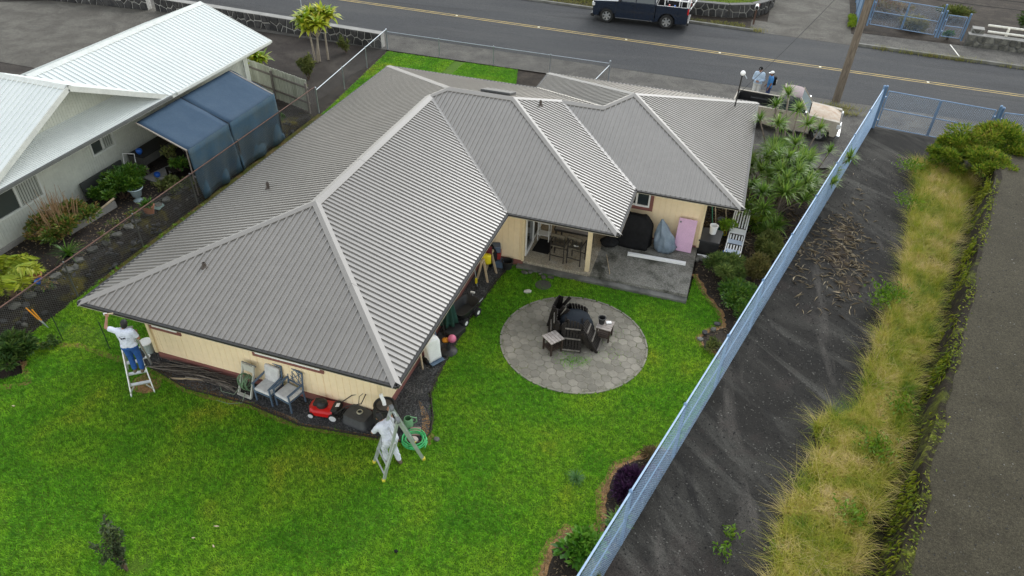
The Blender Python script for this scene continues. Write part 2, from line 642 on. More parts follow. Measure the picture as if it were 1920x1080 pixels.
PAD = ground_mat('pad_concrete', [(0, 0, 0, 0, 0, 0, (.042, .0365, .0235)), (.5, (1, 1, 1), 0, .5, .42, .68, (.057, .050, .033)),
                                  (2.2, (1, 1, 1), 0, .8, .56, .75, (.035, .030, .020))], .3, 45, .85, (1.3, .015, (.3, .29, .27)), .3)
DRIVE = ground_mat('old_driveway', [(0, 0, 0, 0, 0, 0, (.085, .078, .067)), (.7, (1, 1, 1), 0, .6, .42, .65, (.125, .117, .10)),
                                    (1.6, (1, 2, 1), 0, .8, .55, .75, (.07, .067, .06))], .2, 40)
YARD = ground_mat('cinder_yard', [(0, 0, 0, 0, 0, 0, (.036, .030, .026)), (.5, (1, 1, 1), 0, .5, .45, .66, (.062, .053, .045)),
                                  (.9, (1, 1, 1), 0, .5, .56, .7, (.028, .023, .02))], .7, 28)
TURF = ground_mat('turf_soil', [(0, 0, 0, 0, 0, 0, (.060, .125, .010)), (1.4, (1, 1, 1), 0, .3, .45, .7, (.08, .14, .012)),
                                (4, (1, 1, 1), 0, 0, .6, .8, (.025, .06, .006))], .6, 30)
DRYDIRT = ground_mat('dry_edge_soil', [(0, 0, 0, 0, 0, 0, (.25, .145, .065)), (5, (1, 1, 1), 0, 0, .45, .65, (.15, .095, .045))], .7, 30)
SLABM = ground_mat('weathered_slab', [(0, 0, 0, 0, 0, 0, (.19, .183, .16)), (.8, (1, 1, 1), 0, .6, .45, .62, (.052, .052, .042)),
                                      (2.4, (1, 1, 1), 0, .4, .55, .72, (.24, .23, .21))], .12, 30, .7)
SLABT = ground_mat('bare_slab', [(0, 0, 0, 0, 0, 0, (.31, .275, .215)), (1.3, (1, 1, 1), 0, .6, .5, .7, (.22, .18, .12)),
                                 (2.4, (1, 1, 1), 0, .4, .6, .75, (.36, .34, .30))], .1, 30, .75)
PAVEM = M('hex_paver_stone', (.235, .215, .175), (.170, .157, .126), .9, .9, bump=.4, bsc=25, rnd=.20, lo=.4, hi=.6)
PAVEB = ground_mat('paver_sand', [(0, 0, 0, 0, 0, 0, (.175, .162, .128)), (3, (1, 1, 1), 0, 0, .5, .7, (.09, .10, .05))], .4, 40)

# ------------------------------------------------------------------ setting sheets (each about 4 mm above the one below)
def fx(y):                       # line of the blue fence
    return 14.89 + .2645 * y
def wx(y):                       # foot of the wall beyond the grass strip
    return 20.34 + .264 * y
sheet('ground', [(-90, -60), (120, -60), (120, 140), (-90, 140)], -.05, DIRT)
sheet('cinder_lot_ground', [(fx(-14), -14), (wx(-14), -14), (wx(26), 26), (fx(26) - .1, 26.0), (fx(20), 20)], -.004, LOT)
road_near = lambda x: 28.6 - .025 * (x - 5)
road_far = lambda x: 38.9 - .06 * x
sheet('road', [(-90, road_near(-90)), (90, road_near(90)), (90, road_far(90)), (-90, road_far(-90))], .008, ROADM)
sheet('road_shoulder', [(-4.2, 26.4), (8.6, 26.3), (13, 26.0), (20.9, 25.6), (30, 24.6), (90, 24), (90, road_near(90) + .02), (-90, road_near(-90) + .02), (-90, 27)], .002, SHOULD)
sheet('driveway', [(7.2, 19.9), (15.4, 19.5), (16.4, 19.0), (20.0, 20.4), (21.4, 25.9), (9, 26.6)], .006, SHOULD)
cl = lambda x, d: 33.90 - .0385 * (x + 5) + d
LINE = M('yellow_road_paint', (.50, .36, .11), (.30, .23, .11), 1.6, .8)
for d in (-.135, .135):
    sheet('road_line', [(-60, cl(-60, d - .045)), (70, cl(70, d - .045)), (70, cl(70, d + .045)), (-60, cl(-60, d + .045))], .0125, LINE)
REFL = M('white_reflector', (.8, .78, .6), rough=.3)
mk = MB().b2(-.06, .06, -.05, .05, 0, .02).mesh('road_reflector', REFL)
for i, x in enumerate((-3.0, 2.6, 8.2, 13.8, 19.4, 25.0)):
    o = place('road_reflector', mk, None, (x, cl(x, 0), .012))
    tag(o, ORD[i] + ' small raised reflector on the yellow road line, counted from the ti plant end', 'road marker', 'reflectors along the road centre line')

# far side of the road: verge, kerb, pavement, driveway, yards
sheet('far_verge', [(-90, 38.9 + 5.4), (-90, 130), (110, 130), (110, road_far(110)), (-90, road_far(-90))], -.02, DIRT)
KERBM = M('old_kerb', (.20, .195, .175), (.12, .118, .10), 2, .9, bump=.3)
def kerb_run(x0, x1, h, name='kerb'):
    mb = MB()
    n = 24
    for i in range(n):
        a, b_ = x0 + (x1 - x0) * i / n, x0 + (x1 - x0) * (i + 1) / n
        mb.bar((a, road_far(a) + .1, h / 2), (b_, road_far(b_) + .1, h / 2), .2, h)
    return struct(mb.build(name, KERBM))
kerb_run(-30, 15.4, .13)
kerb_run(21.5, 60, .16)
sheet('pavement', [(15.2, road_far(15.2) + .02), (21.6, road_far(21.6) + .02), (21.6, 39.9), (15.2, 40.5)], .012, DRIVE)
mb = MB().prism([(21.6, road_far(21.6) + .2), (60, road_far(60) + .2), (60, road_far(60) + 3.0), (27.5, 39.75), (21.6, 39.9)], -.02, .14)
struct(mb.build('pavement', SHOULD))
sheet('driveway', [(16.2, 40.45), (21.35, 39.85), (21.9, 60), (16.5, 60)], .016, DRIVE)
sheet('far_yard', [(22, 40.5), (60, 38.5), (60, 70), (22, 70)], -.006, DIRT)

# neighbour's ground: raised bed by the house, dropping towards the street
def nz(x, y):
    k = min(1, max(0, (17.5 - y) / 4.0))
    k = k * k * (3 - 2 * k)
    return .6 * k
xs = np.linspace(-45, -3.75, 60)
ys = np.linspace(-8, 28.3, 72)
V = [(x, y, nz(x, y) - .02 - (.25 if x > -3.9 else 0)) for y in ys for x in xs]
F = [(j * 60 + i, j * 60 + i + 1, (j + 1) * 60 + i + 1, (j + 1) * 60 + i) for j in range(71) for i in range(59)]
struct(npmesh('neighbour_yard', V, F, YARD, smooth=True))
sheet('neighbour_driveway', [(-45, 17.2), (-19.5, 17.0), (-13.6, 28.2), (-26, 28.2)], .02, DRIVE)

# lawn
GEDGE = [(1.0, .46), (1.33, .39), (2.43, .11), (4.42, .18), (6.03, -.02), (7.47, .17), (8.59, .30), (9.30, .46), (9.36, .9), (9.22, 1.4), (8.80, 2.2), (8.72, 3.25), (8.68, 5.51), (8.80, 7.4), (8.95, 8.6)]
GRAV = [(.1, 1.9), (.12, .75), (.5, .55)] + GEDGE + [(9.3, 8.9), (7.9, 8.9), (7.9, 1.0), (.95, 1.0), (.95, 1.9)]
CIRC = (12.0, 5.6)
circ = lambda r_, n=48: [(CIRC[0] + r_ * 1.02 * math.cos(2 * math.pi * i / n), CIRC[1] + r_ * math.sin(2 * math.pi * i / n)) for i in range(n)]
BED1 = [(15.0, 11.9), (15.05, 10.4), (15.5, 9.4), (16.1, 8.5), (16.2, 7.9), (15.75, 7.5), (15.55, 7.1), (15.7, 6.75), (16.15, 6.5), (fx(5.9), 5.9), (fx(11.9), 11.9)]
BED2 = [(15.2, 2.45), (14.75, 2.05), (14.15, 1.45), (13.98, .5), (14.2, -.35), (13.95, -.75), (13.45, -.7), (13.2, -1.3), (13.15, -2.6), (13.5, -4.5), (fx(-4.5), -4.5), (fx(2.5), 2.5)]
LAWN = [(-3.4, 26.2), (-3.35, .1), (-2.6, -.35), (-2.2, -.9), (-2.6, -1.3), (-4.2, -1.6), (-5, -7), (fx(-7), -7), (fx(-4.5), -4.5)] + BED2[::-1][2:-1] + \
       [(fx(2.5) - .03, 2.5), (fx(5.9) - .03, 5.9)] + BED1[::-1][2:-1] + [(15.0, 8.85), (9.3, 8.95)] + GEDGE[::-1] + [(.5, .55), (.12, .75), (.1, 1.9), (.9, 2.0), (.9, 18), (6.5, 18), (4.6, 22.6), (3.6, 26.2)]
sheet('lawn', LAWN, 0.0, TURF)
sheet('gravel_strip', GRAV, .005, GRAVEL)
sheet('planting_bed', BED1, .004, DIRT)
sheet('planting_bed', BED2, .004, DIRT)
sheet('side_yard', [(14.95, 11.72), (fx(11.9) - .02, 11.92), (fx(19.6), 19.6), (16.4, 19.0), (14.95, 19)], .003, DIRT)
# worn soil rim along the beds and gravel
def rim(pts, wd, z, mat, name='dry_soil_edge', closed=False):
    mb = MB()
    P = [Vector((x, y, 0)) for x, y in pts]
    L_, R_ = [], []
    for i, p in enumerate(P):
        d = (P[min(i + 1, len(P) - 1)] - P[max(i - 1, 0)]).normalized()
        nrm = Vector((-d.y, d.x, 0))
        k = wd * random.uniform(.6, 1.35)
        L_.append(p + nrm * k * .5 + Vector((0, 0, z)))
        R_.append(p - nrm * k * .5 + Vector((0, 0, z)))
    n = len(P)
    mb.add(L_ + R_, [(i, i + 1, n + i + 1, n + i) for i in range(n - 1)])
    return struct(mb.build(name, mat))
def dense(pts, k=6):
    q = []
    for a, b_ in zip(pts[:-1], pts[1:]):
        for i in range(k):
            q.append((a[0] + (b_[0] - a[0]) * i / k + random.uniform(-.02, .02), a[1] + (b_[1] - a[1]) * i / k + random.uniform(-.02, .02)))
    return q + [pts[-1]]
rim(dense(GEDGE[:9]), .24, .010, DRYDIRT)
sheet('dry_soil_patch', smooth_poly([(1.1, .5), (1.9, .32), (2.9, .2), (3.6, .3), (3.0, .5), (2.2, .62), (1.5, .75)]), .012, ground_mat('gravel_soil_mix', [(0, 0, 0, 0, 0, 0, (.10, .062, .035)), (3, (1, 1, 1), 0, .3, .45, .6, (.05, .045, .042))], .8, 35))
sheet('dry_soil_patch', smooth_poly([(.75, -.2), (1.3, -.5), (1.75, -.25), (1.6, .25), (1.0, .35)]), .012, DRYDIRT)
sheet('dry_soil_patch', smooth_poly([(8.75, 1.75), (9.2, 1.3), (9.3, .9), (9.6, .5), (9.3, .45), (8.95, 1.3), (8.55, 1.9)]), .012, DRYDIRT)
rim(dense(GEDGE[8:]), .09, .010, DIRT)
rim(dense(BED1[1:9]), .22, .010, DRYDIRT)
rim(dense(BED2[0:10]), .26, .010, DRYDIRT)
rim(dense([(-2.9, .15), (-1.7, .55), (-.6, .5), (.4, .45), (1.2, .2)]), .2, .006, DRYDIRT)
rim(dense([(-2.6, -.5), (-2.1, -.9), (-1.75, -1.1), (-2.2, -1.45), (-2.9, -1.6)]), .16, .006, DRYDIRT)
rim(dense([(9.4, 8.78), (11, 8.72), (13, 8.7), (14.9, 8.68)]), .2, .009, M('red_cinder_soil', (.10, .045, .025), (.06, .03, .02), 6, .95))
# black plastic edging of the gravel
EDGE = M('lawn_edging', (.03, .022, .018), rough=.7)
mb = MB()
for seg_ in (smooth_poly(GEDGE, 0),):
    for a, b_ in zip(seg_[:-1], seg_[1:]):
        mb.bar((a[0], a[1], .03), (b_[0], b_[1], .03), .02, .08)
eg = mb.build('lawn_edging', EDGE)
tag(eg, 'thin dark edging strip between the gravel and the lawn', 'edging')

# ---- grass blades
gm, t, b, out = nodes_of('lawn_grass')
v = pos_node(t)
c_ = ramp(t, noise(t, v, .42, 4, .6, .3), [(.28, (.080, .275, .010)), (.46, (.130, .355, .013)), (.60, (.215, .41, .020)), (.74, (.36, .42, .035))])
c2_ = ramp(t, noise(t, v, 7, 5, .75), [(.36, (.45, .56, .46)), (.5, (1.08, 1.1, 1.0)), (.63, (1.65, 1.5, 1.4))])
c_ = mix(t, 1.0, c_, c2_, 'MULTIPLY')
gg = t.nodes.new('ShaderNodeNewGeometry')
c_ = mix(t, 1.0, c_, ramp(t, gg.outputs['Random Per Island'], [(0, (.6, .66, .6)), (.8, (1.15, 1.1, 1.1)), (.95, (1.7, 1.35, 1.6))]), 'MULTIPLY')
t.links.new(c_, b.inputs['Base Color'])
b.inputs['Roughness'].default_value = .55
b.inputs['Specular IOR Level'].default_value = .25
tr = t.nodes.new('ShaderNodeBsdfTranslucent')
t.links.new(c_, tr.inputs[0])
ms = t.nodes.new('ShaderNodeMixShader')
ms.inputs[0].default_value = .35
t.links.new(b.outputs[0], ms.inputs[1])
t.links.new(tr.outputs[0], ms.inputs[2])
t.links.new(ms.outputs[0], out.inputs[0])
GRASS = gm
P = scatter([(x, y) for x, y in LAWN], 2600)
cc = np.hypot((P[:, 0] - CIRC[0]) / 1.02, P[:, 1] - CIRC[1])
keep = cc > 2.17
keep &= ~((P[:, 0] > .9) & (P[:, 0] < 8) & (P[:, 1] > 1) & (P[:, 1] < 18))
hid = (P[:, 0] > .3) & (P[:, 0] < 9.3) & (P[:, 1] > 9) & (P[:, 1] < 18)          # under the roof
keep &= ~hid
side = (P[:, 0] < .5) & (P[:, 1] > 3)
far = P[:, 1] > 15
keep &= ~side
# bare spots
for (bx, by, br) in ((10.02, 8.35, .22), (9.75, 8.6, .2), (1.45, -.35, .3), (4.9, -4.6, .25), (1.0, -.2, .35)):
    keep &= ~((np.hypot(P[:, 0] - bx, P[:, 1] - by) < br * (.6 + .7 * rng.random(len(P)))))
P = P[keep]
V, F = blades(P, 0.0, .065, .0135, .9, 1)
npmesh('lawn_grass', V, F, GRASS, kind='stuff')
# longer tufts standing proud of the mown lawn
P = scatter(LAWN, 22)
k = (np.hypot((P[:, 0] - CIRC[0]) / 1.02, P[:, 1] - CIRC[1]) > 2.2) & (P[:, 1] < 8.7) & ~((P[:, 0] > .5) & (P[:, 0] < 8.6) & (P[:, 1] > .3))
P = np.repeat(P[k], 12, 0)
P = P + rng.normal(size=P.shape) * .035
V, F = blades(P, 0.0, .10, .013, 1.0, 1)
npmesh('grass_tufts', V, F, GRASS, kind='stuff')
# gravel stones
P = scatter(GRAV, 1500)
n = len(P)
s_ = .010 + .016 * rng.random(n)
oc = np.array([(1, 0, 0), (0, 1, 0), (-1, 0, 0), (0, -1, 0), (0, 0, 1)], float)
V = (np.concatenate([P, np.full((n, 1), .008)], 1)[:, None, :] + oc[None] * s_[:, None, None] * (.7 + .6 * rng.random((n, 5, 1)))).reshape(-1, 3)
F = (np.arange(n)[:, None, None] * 5 + np.array([(0, 1, 4), (1, 2, 4), (2, 3, 4), (3, 0, 4)])[None]).reshape(-1, 3)
GST = leafmat('gravel_stones', [(.02, .02, .022), (.052, .052, .054), (.085, .085, .085), (.17, .168, .163)], 2, .9, 0)
npmesh('gravel', V, F, GST, kind='stuff')
# mossy ground between the house and the rusty fence
MOSS = ground_mat('mossy_ground', [(0, 0, 0, 0, 0, 0, (.060, .062, .012)), (1.6, (1, 1, 1), 0, .5, .45, .62, (.10, .070, .028)), (2.6, (1, 1, 1), 0, .4, .52, .68, (.035, .055, .010))], .8, 25)
sheet('mossy_strip', [(-3.42, 3.2), (-2.4, 2.6), (-1.2, 3.0), (.2, 2.8), (.85, 3), (.85, 17.3), (-3.5, 17.3)], .005, MOSS)
P = scatter([(-3.4, 3.0), (.2, 3.0), (.2, 17.3), (-3.45, 17.3)], 420)
P = P[rng.random(len(P)) < .35 + .5 * (np.sin(P[:, 1] * 1.7) > .2)]
V, F = blades(P, 0, .05, .02, 1.0, 1)
npmesh('moss_tufts', V, F, leafmat('moss_blades', [(.06, .09, .010), (.11, .13, .016), (.17, .14, .04)], 1, .7, .3), kind='stuff')
P = scatter([(-3.3, 17.3), (-.1, 17.3), (-.1, 26.2), (-4.2, 26.2)], 1500)
V, F = blades(P, 0, .07, .022, .9, 1)
npmesh('lawn_grass', V, F, GRASS, kind='stuff')
# loose grit and crumbs on the open ground
def grit(name, poly, dens, s0, s1, mat, z):
    P = scatter(poly, dens)
    n = len(P)
    s_ = s0 + (s1 - s0) * rng.random(n) ** 3
    V = (np.concatenate([P, np.full((n, 1), z)], 1)[:, None, :] + oc[None] * s_[:, None, None] * (.7 + .6 * rng.random((n, 5, 1)))).reshape(-1, 3)
    F = (np.arange(n)[:, None, None] * 5 + np.array([(0, 1, 4), (1, 2, 4), (2, 3, 4), (3, 0, 4)])[None]).reshape(-1, 3)
    return npmesh(name, V, F, mat, kind='stuff')
GRITM = leafmat('loose_grit', [(.012, .012, .012), (.035, .033, .03), (.08, .076, .068), (.24, .23, .20)], 2, .9, 0)
grit('loose_grit', [(fx(-4) + .1, -4), (wx(-4) - 1.5, -4), (wx(22) - 1.5, 22), (fx(22) + .1, 22)], 120, .008, .030, GRITM, 0)
# dead leaf litter in beds and soil
def litter(name, poly, dens, L, wd, mat, z=.012):
    P = scatter(poly, dens)
    n = len(P)
    az = rng.random(n) * 6.283
    D = np.stack([np.cos(az), np.sin(az), rng.normal(size=n) * .15], 1)
    V, F = leaf_arrays(np.concatenate([P, np.full((n, 1), z) + .03 * rng.random((n, 1))], 1), D, L, wd, .06)
    return npmesh(name, V, F, mat, kind='stuff')
LITTER = leafmat('dead_leaves', [(.05, .035, .022), (.14, .095, .05), (.26, .20, .12), (.40, .33, .22)], 2, .8, .1)
litter('leaf_litter', BED1, 60, .10, .02, LITTER)
litter('leaf_litter', [(-6.6, .5), (-4.0, .5), (-4.0, 9.5), (-6.6, 9.5)], 70, .08, .03, LITTER, .62)
litter('leaf_litter', BED2, 120, .07, .02, LITTER)
litter('leaf_litter', [(14.98, 11.8), (fx(12) - .1, 12), (fx(18) - .1, 18), (16, 18.5), (15, 18.5)], 70, .26, .022, LITTER)
# fallen strap leaves of the dracaena on the lot
n = 620
a = rng.normal(size=(n, 2)) * np.array([.38, 1.7]) + np.array([20.0, 13.6])
a[: n // 4] = rng.normal(size=(n // 4, 2)) * np.array([.35, 1.2]) + np.array([18.6, 13.2])
a[n // 4: n // 3] = rng.normal(size=(n // 3 - n // 4, 2)) * np.array([.7, 2.6]) + np.array([20.0, 13.6])
a[:, 0] += .26 * (a[:, 1] - 13.2) * .25
a = a[(a[:, 0] > fx(a[:, 1]) + .1) & (a[:, 0] < 22)]
n = len(a)
az = rng.random(n) * 6.283
D = np.stack([np.cos(az), np.sin(az), np.abs(rng.normal(size=n)) * .2], 1)
V, F = leaf_arrays(np.concatenate([a, np.full((n, 1), .01)], 1), D, .30, .02, .05)
npmesh('fallen_strap_leaves', V, F, leafmat('fallen_straps', [(.12, .09, .06), (.26, .20, .125), (.42, .34, .22), (.62, .54, .40)], 2, .8, .15), kind='stuff')
# dark mulch of decayed leaves under them
mb = MB()
for (x, y, r_) in ((19.75, 13.2, .55), (20.0, 14.9, .45), (20.1, 11.6, .4)):
    pts = [(x + r_ * (.7 + .3 * random.random()) * math.cos(q), y + 1.5 * r_ * (.7 + .3 * random.random()) * math.sin(q)) for q in np.linspace(0, 6.1, 18)]
    mb.prism(pts, -.003, .012 + .001 * r_)
struct(mb.build('leaf_mulch', DIRT), 'stuff')

# ---- raised pad with its wall, and the tall grass strip in front of it
PZ = 1.3
mb = MB().prism([(wx(-14) + .02, -14), (60, -14), (60, 24.0), (wx(24) + .02, 24.0)], PZ - .15, PZ)
struct(mb.build('concrete_pad', PAD))
MOSSW = ground_mat('mossy_wall', [(0, 0, 0, 0, 0, 0, (.022, .017, .011)), (1.6, (1.2, 1.2, .25), 0, .5, .5, .64, (.075, .085, .012)),
                                  (3.5, (1, 1, .3), 0, .4, .56, .68, (.13, .14, .02)), (5, (1, 1, .4), 0, .4, .5, .7, (.012, .010, .008))], .9, 16)
mb = MB()
n = 60
ws = [Vector((wx(-14 + 38 * i / n) + random.uniform(-.07, .07), -14 + 38 * i / n, 0)) for i in range(n + 1)]
rows = [(-.01, -.28), (.35, -.16), (.75, -.12), (1.05, -.05), (PZ - .02, -.02), (PZ + .012, .03), (PZ + .008, .16)]
vv = [(p.x + dx + random.uniform(-.05, .05), p.y, z + (random.uniform(0, .012) if z > PZ else 0)) for z, dx in rows for p in ws]
mb.add(vv, [(k_ * (n + 1) + i, k_ * (n + 1) + i + 1, (k_ + 1) * (n + 1) + i + 1, (k_ + 1) * (n + 1) + i) for k_ in range(len(rows) - 1) for i in range(n)])
mw = mb.build('retaining_wall', MOSSW, smooth=60)
tag(mw, 'dark mossy retaining wall between the tall dry grass and the raised concrete pad', 'wall')
TALL = leafmat('tall_dry_grass', [(.09, .19, .006), (.25, .31, .012), (.43, .40, .05), (.58, .47, .14), (.68, .53, .26)], 1.3, .7, .35, True, .45, 1.9)
GL = [(23.0, 21.9), (23.0, 19.5), (22.15, 15.5), (21.6, 11.6), (20.6, 8.5), (20.1, 5.6), (18.9, 4.4), (19.0, 3.4), (18.2, 1.6), (18.0, -.4), (17.6, -3)]
GR = [(wx(-3) - .55, -3), (wx(1) - .68, 1), (wx(4) - .50, 4), (wx(7) - .62, 7), (wx(9.5) - .46, 9.5), (wx(12) - .62, 12), (wx(17) - .52, 17), (wx(21.9) - .5, 21.9)]
P = scatter(GL + GR, 1500)
ctr = scatter(GL + GR, 7)
# clump: pull each blade towards its nearest tussock
idx = np.argmin(((P[:, None, :] - ctr[None]) ** 2).sum(2), 1) if len(P) * len(ctr) < 3e7 else np.zeros(len(P), int)
P = P + (ctr[idx] - P) * (.25 + .5 * rng.random((len(P), 1)))
V, F = blades(P, 0.0, .54, .0095, .95, 3, 1.1)
npmesh('tall_grass', V, F, TALL, kind='stuff')
sheet('grass_strip_soil', GL + GR, .004, ground_mat('straw_soil', [(0, 0, 0, 0, 0, 0, (.05, .045, .015)), (2, (1, 1, 1), 0, 0, .45, .7, (.09, .075, .03))], .6, 30))
sheet('wall_foot_soil', [(wx(-4) - 1.1, -4), (wx(-4) - .1, -4), (wx(22) - .1, 22), (wx(22) - 1.0, 22)], .008, ground_mat('dark_humus', [(0, 0, 0, 0, 0, 0, (.013, .010, .007)), (2.2, (1, 1, 1), 0, .3, .52, .7, (.035, .04, .01))], .8, 25))
grit('loose_grit', [(wx(-4) + .3, -4), (30, -4), (32, 18), (wx(18) + .3, 18)], 35, .006, .028, GRITM, PZ)
# green weeds and hanging growth along the wall
WEED = leafmat('wall_weeds', [(.07, .12, .008), (.15, .21, .012), (.25, .28, .02), (.33, .33, .04)], .8, .55, .3)
yy = rng.random(1500) * 27 - 4
keep = (np.sin(yy * 1.9) + np.sin(yy * .83 + 1) + rng.normal(size=len(yy)) * .6) > -.1
yy = yy[keep]
C = np.stack([wx(yy) + .05 + rng.normal(size=len(yy)) * .09, yy, PZ + .01 + .05 * rng.random(len(yy))], 1)
D = rng.normal(size=(len(yy), 3)) * .7 + np.array([-.8, -.2, .2])
V1, F1 = leaf_arrays(C, D, .09, .03)
yy = rng.random(6500) * 26 - 4
keep = (np.sin(yy * 2.7 + 2) + np.sin(yy * 1.1) + rng.normal(size=len(yy)) * .7) > .75
yy = yy[keep]
zz = PZ * (1 - rng.random(len(yy)) ** 1.3 * .95)
C = np.stack([wx(yy) - .1 - (PZ - zz) * .1 + rng.normal(size=len(yy)) * .04, yy, zz], 1)
D = rng.normal(size=(len(yy), 3)) * .35 + np.array([-.35, 0, -.8])
V2, F2 = leaf_arrays(C, D, .16, .022)
npmesh('wall_weeds', np.concatenate([V1, V2]), np.concatenate([F1, F2 + len(V1)]), WEED, kind='stuff')
Q = np.repeat(scatter(GL + GR, 2.2), 46, 0)
Q = Q + rng.normal(size=Q.shape) * .12
V, F = blades(Q, 0.0, .60, .010, 1.3, 3, 1.0)
npmesh('tall_grass', V, F, leafmat('tall_tufts', [(.06, .13, .006), (.16, .23, .012), (.33, .33, .05), (.52, .42, .18), (.62, .46, .28)], .7, .65, .35, True, .5, 1.8), kind='stuff')
# bright green seedlings in the strip
g_ = leafmat('bright_weeds', [(.08, .19, .01), (.14, .26, .015), (.22, .32, .03)], 1.5, .5, .35)
pts_ = []
for (x, y, r_, n) in ((21.2, 10.9, .45, 260), (20.9, 10.4, .3, 130), (20.3, 3.9, .4, 200), (19.6, 1.5, .3, 140), (22.35, 17.5, .4, 160), (21.0, 5.6, .35, 120), (18.15, .25, .16, 60), (17.05, .35, .16, 45), (16.95, -.2, .18, 45), (22.9, 20.8, .5, 240)):
    q = rng.normal(size=(n, 3)) * np.array([r_, r_, .16]) * .6 + np.array([x, y, .45 if x > 18.3 else .1])
    pts_.append(q)
C = np.concatenate(pts_)
V, F = leaf_arrays(C, rng.normal(size=C.shape) * .8 + np.array([0, 0, .6]), .14, .045)
npmesh('green_weeds', V, F, g_, kind='stuff')
# weeds at road edges
pts_ = []
for (x, y, r_, n) in ((23.0, 37.55, .25, 130), (24.6, 37.42, .5, 160), (25.7, 37.35, .3, 120), (27.2, 37.3, .7, 330), (30, 37.15, .5, 100), (15.6, 38.1, .3, 100), (20.3, 27.3, .5, 160), (20.6, 26.6, .4, 120)):
    q = rng.normal(size=(n, 2)) * np.array([r_, .12]) + np.array([x, y])
    pts_.append(q)
P = np.concatenate(pts_)
V, F = blades(P, .0, .28, .02, 1.0, 2)
npmesh('kerb_weeds', V, F, leafmat('kerb_weed_leaf', [(.14, .17, .02), (.24, .24, .04), (.34, .28, .1)], 1, .6, .3), kind='stuff')
P = scatter([(x, road_far(x) + .3) for x in (-20, -5, 8, 14.9)] + [(14.9, 39.4), (11.5, 39.1), (8, 40.6), (-5, 41.2), (-20, 42)], 160)
V, F = blades(P, .03, .14, .035, .9, 1)
npmesh('verge_grass', V, F, leafmat('verge_grass_leaf', [(.10, .13, .012), (.19, .19, .025), (.27, .23, .05)], .8, .6, .3), kind='stuff')
# ------------------------------------------------------------------ ribbed metal roofs
def clip_slab(poly, u0, u1):
    """clip a polygon of (u,v) to u0<=u<=u1"""
    for s_, lim in ((1, u0), (-1, -u1)):
        q = []
        for i in range(len(poly)):
            a, b_ = poly[i], poly[(i + 1) % len(poly)]
            da, db = s_ * a[0] - lim, s_ * b_[0] - lim
            if da >= 0:
                q.append(a)
            if (da > 0 > db) or (da < 0 < db):
                k = da / (da - db)
                q.append((a[0] + (b_[0] - a[0]) * k, a[1] + (b_[1] - a[1]) * k))
        poly = q
        if not poly:
            return []
    return poly

def roof_slope(parent, plan, fall, z_of, mat, pitch=.1625, ribs=4, rib_h=.034, rib_w=.040, name='roof_slope', thick=.012):
    """plan polygon (x,y); fall = unit vector of the downhill direction; z_of(x,y). Sheets run along fall, each with its ribs."""
    fx_, fy_ = fall
    ux, uy = -fy_, fx_                                  # across
    uv = [(x * ux + y * uy, x * fx_ + y * fy_) for x, y in plan]
    umin, umax = min(p[0] for p in uv), max(p[0] for p in uv)
    xy = lambda u, v: (u * ux + v * fx_, u * uy + v * fy_)
    e = .01
    x0, y0 = plan[0]
    gz = (z_of(x0 + fx_, y0 + fy_) - z_of(x0, y0))       # dz per metre downhill (negative)
    N = Vector((-fx_ * gz, -fy_ * gz, 1)).normalized()
    root = bpy.data.objects.new(name, None)
    COL.objects.link(root)
    root.parent = parent
    off = parent.location
    def P(u, v, h):
        x, y = xy(u, v)
        q = Vector((x, y, z_of(x, y))) + N * h - off
        return q
    w_ = pitch * ribs
    k = 0
    n = int(math.ceil((umax - umin) / w_))
    for i in range(n):
        a, b_ = umin + i * w_, min(umax, umin + (i + 1) * w_)
        c = clip_slab(uv, a, b_)
        if len(c) < 3 or b_ - a < .01:
            continue
        mb = MB()
        top = [P(u, v, 0) for u, v in c]
        bot = [P(u, v, -thick) for u, v in c]
        m_ = len(c)
        mb.add(top + bot, [tuple(range(m_)), tuple(reversed(range(m_, 2 * m_)))] + [(j, (j + 1) % m_, m_ + (j + 1) % m_, m_ + j) for j in range(m_)])
        for j in range(ribs):
            r0 = a + (j + .5) * pitch
            if r0 + rib_w / 2 > b_:
                continue
            s_ = clip_slab(uv, r0 - rib_w / 2, r0 + rib_w / 2)
            if len(s_) < 3:
                continue
            def ends(u):
                q = clip_slab(uv, u - 1e-4, u + 1e-4)
                return (min(p[1] for p in q), max(p[1] for p in q)) if q else None
            e0, e1, em = ends(r0 - rib_w / 2 + 1e-3), ends(r0 + rib_w / 2 - 1e-3), ends(r0)
            if not (e0 and e1 and em) or em[1] - em[0] < .1:
                continue
            v0, v1 = max(e0[0], e1[0], em[0]) + .02, em[1] + .012
            v1 = min(v1, max(e0[1], e1[1]) + .012)
            if v1 - v0 < .05:
                continue
            h, t_ = rib_h, rib_w * .40
            L_ = r0 - rib_w / 2
            R_ = r0 + rib_w / 2
            vs_ = []
            for v in (v0, v1):
                vs_ += [P(L_, v, .0005), P(r0 - t_, v, h), P(r0 + t_, v, h), P(R_, v, .0005)]
            mb.add(vs_, [(0, 1, 5, 4), (1, 2, 6, 5), (2, 3, 7, 6), (0, 3, 2, 1), (4, 5, 6, 7)])
        mb.build('roof_sheet', mat, root)
        k += 1
    return root

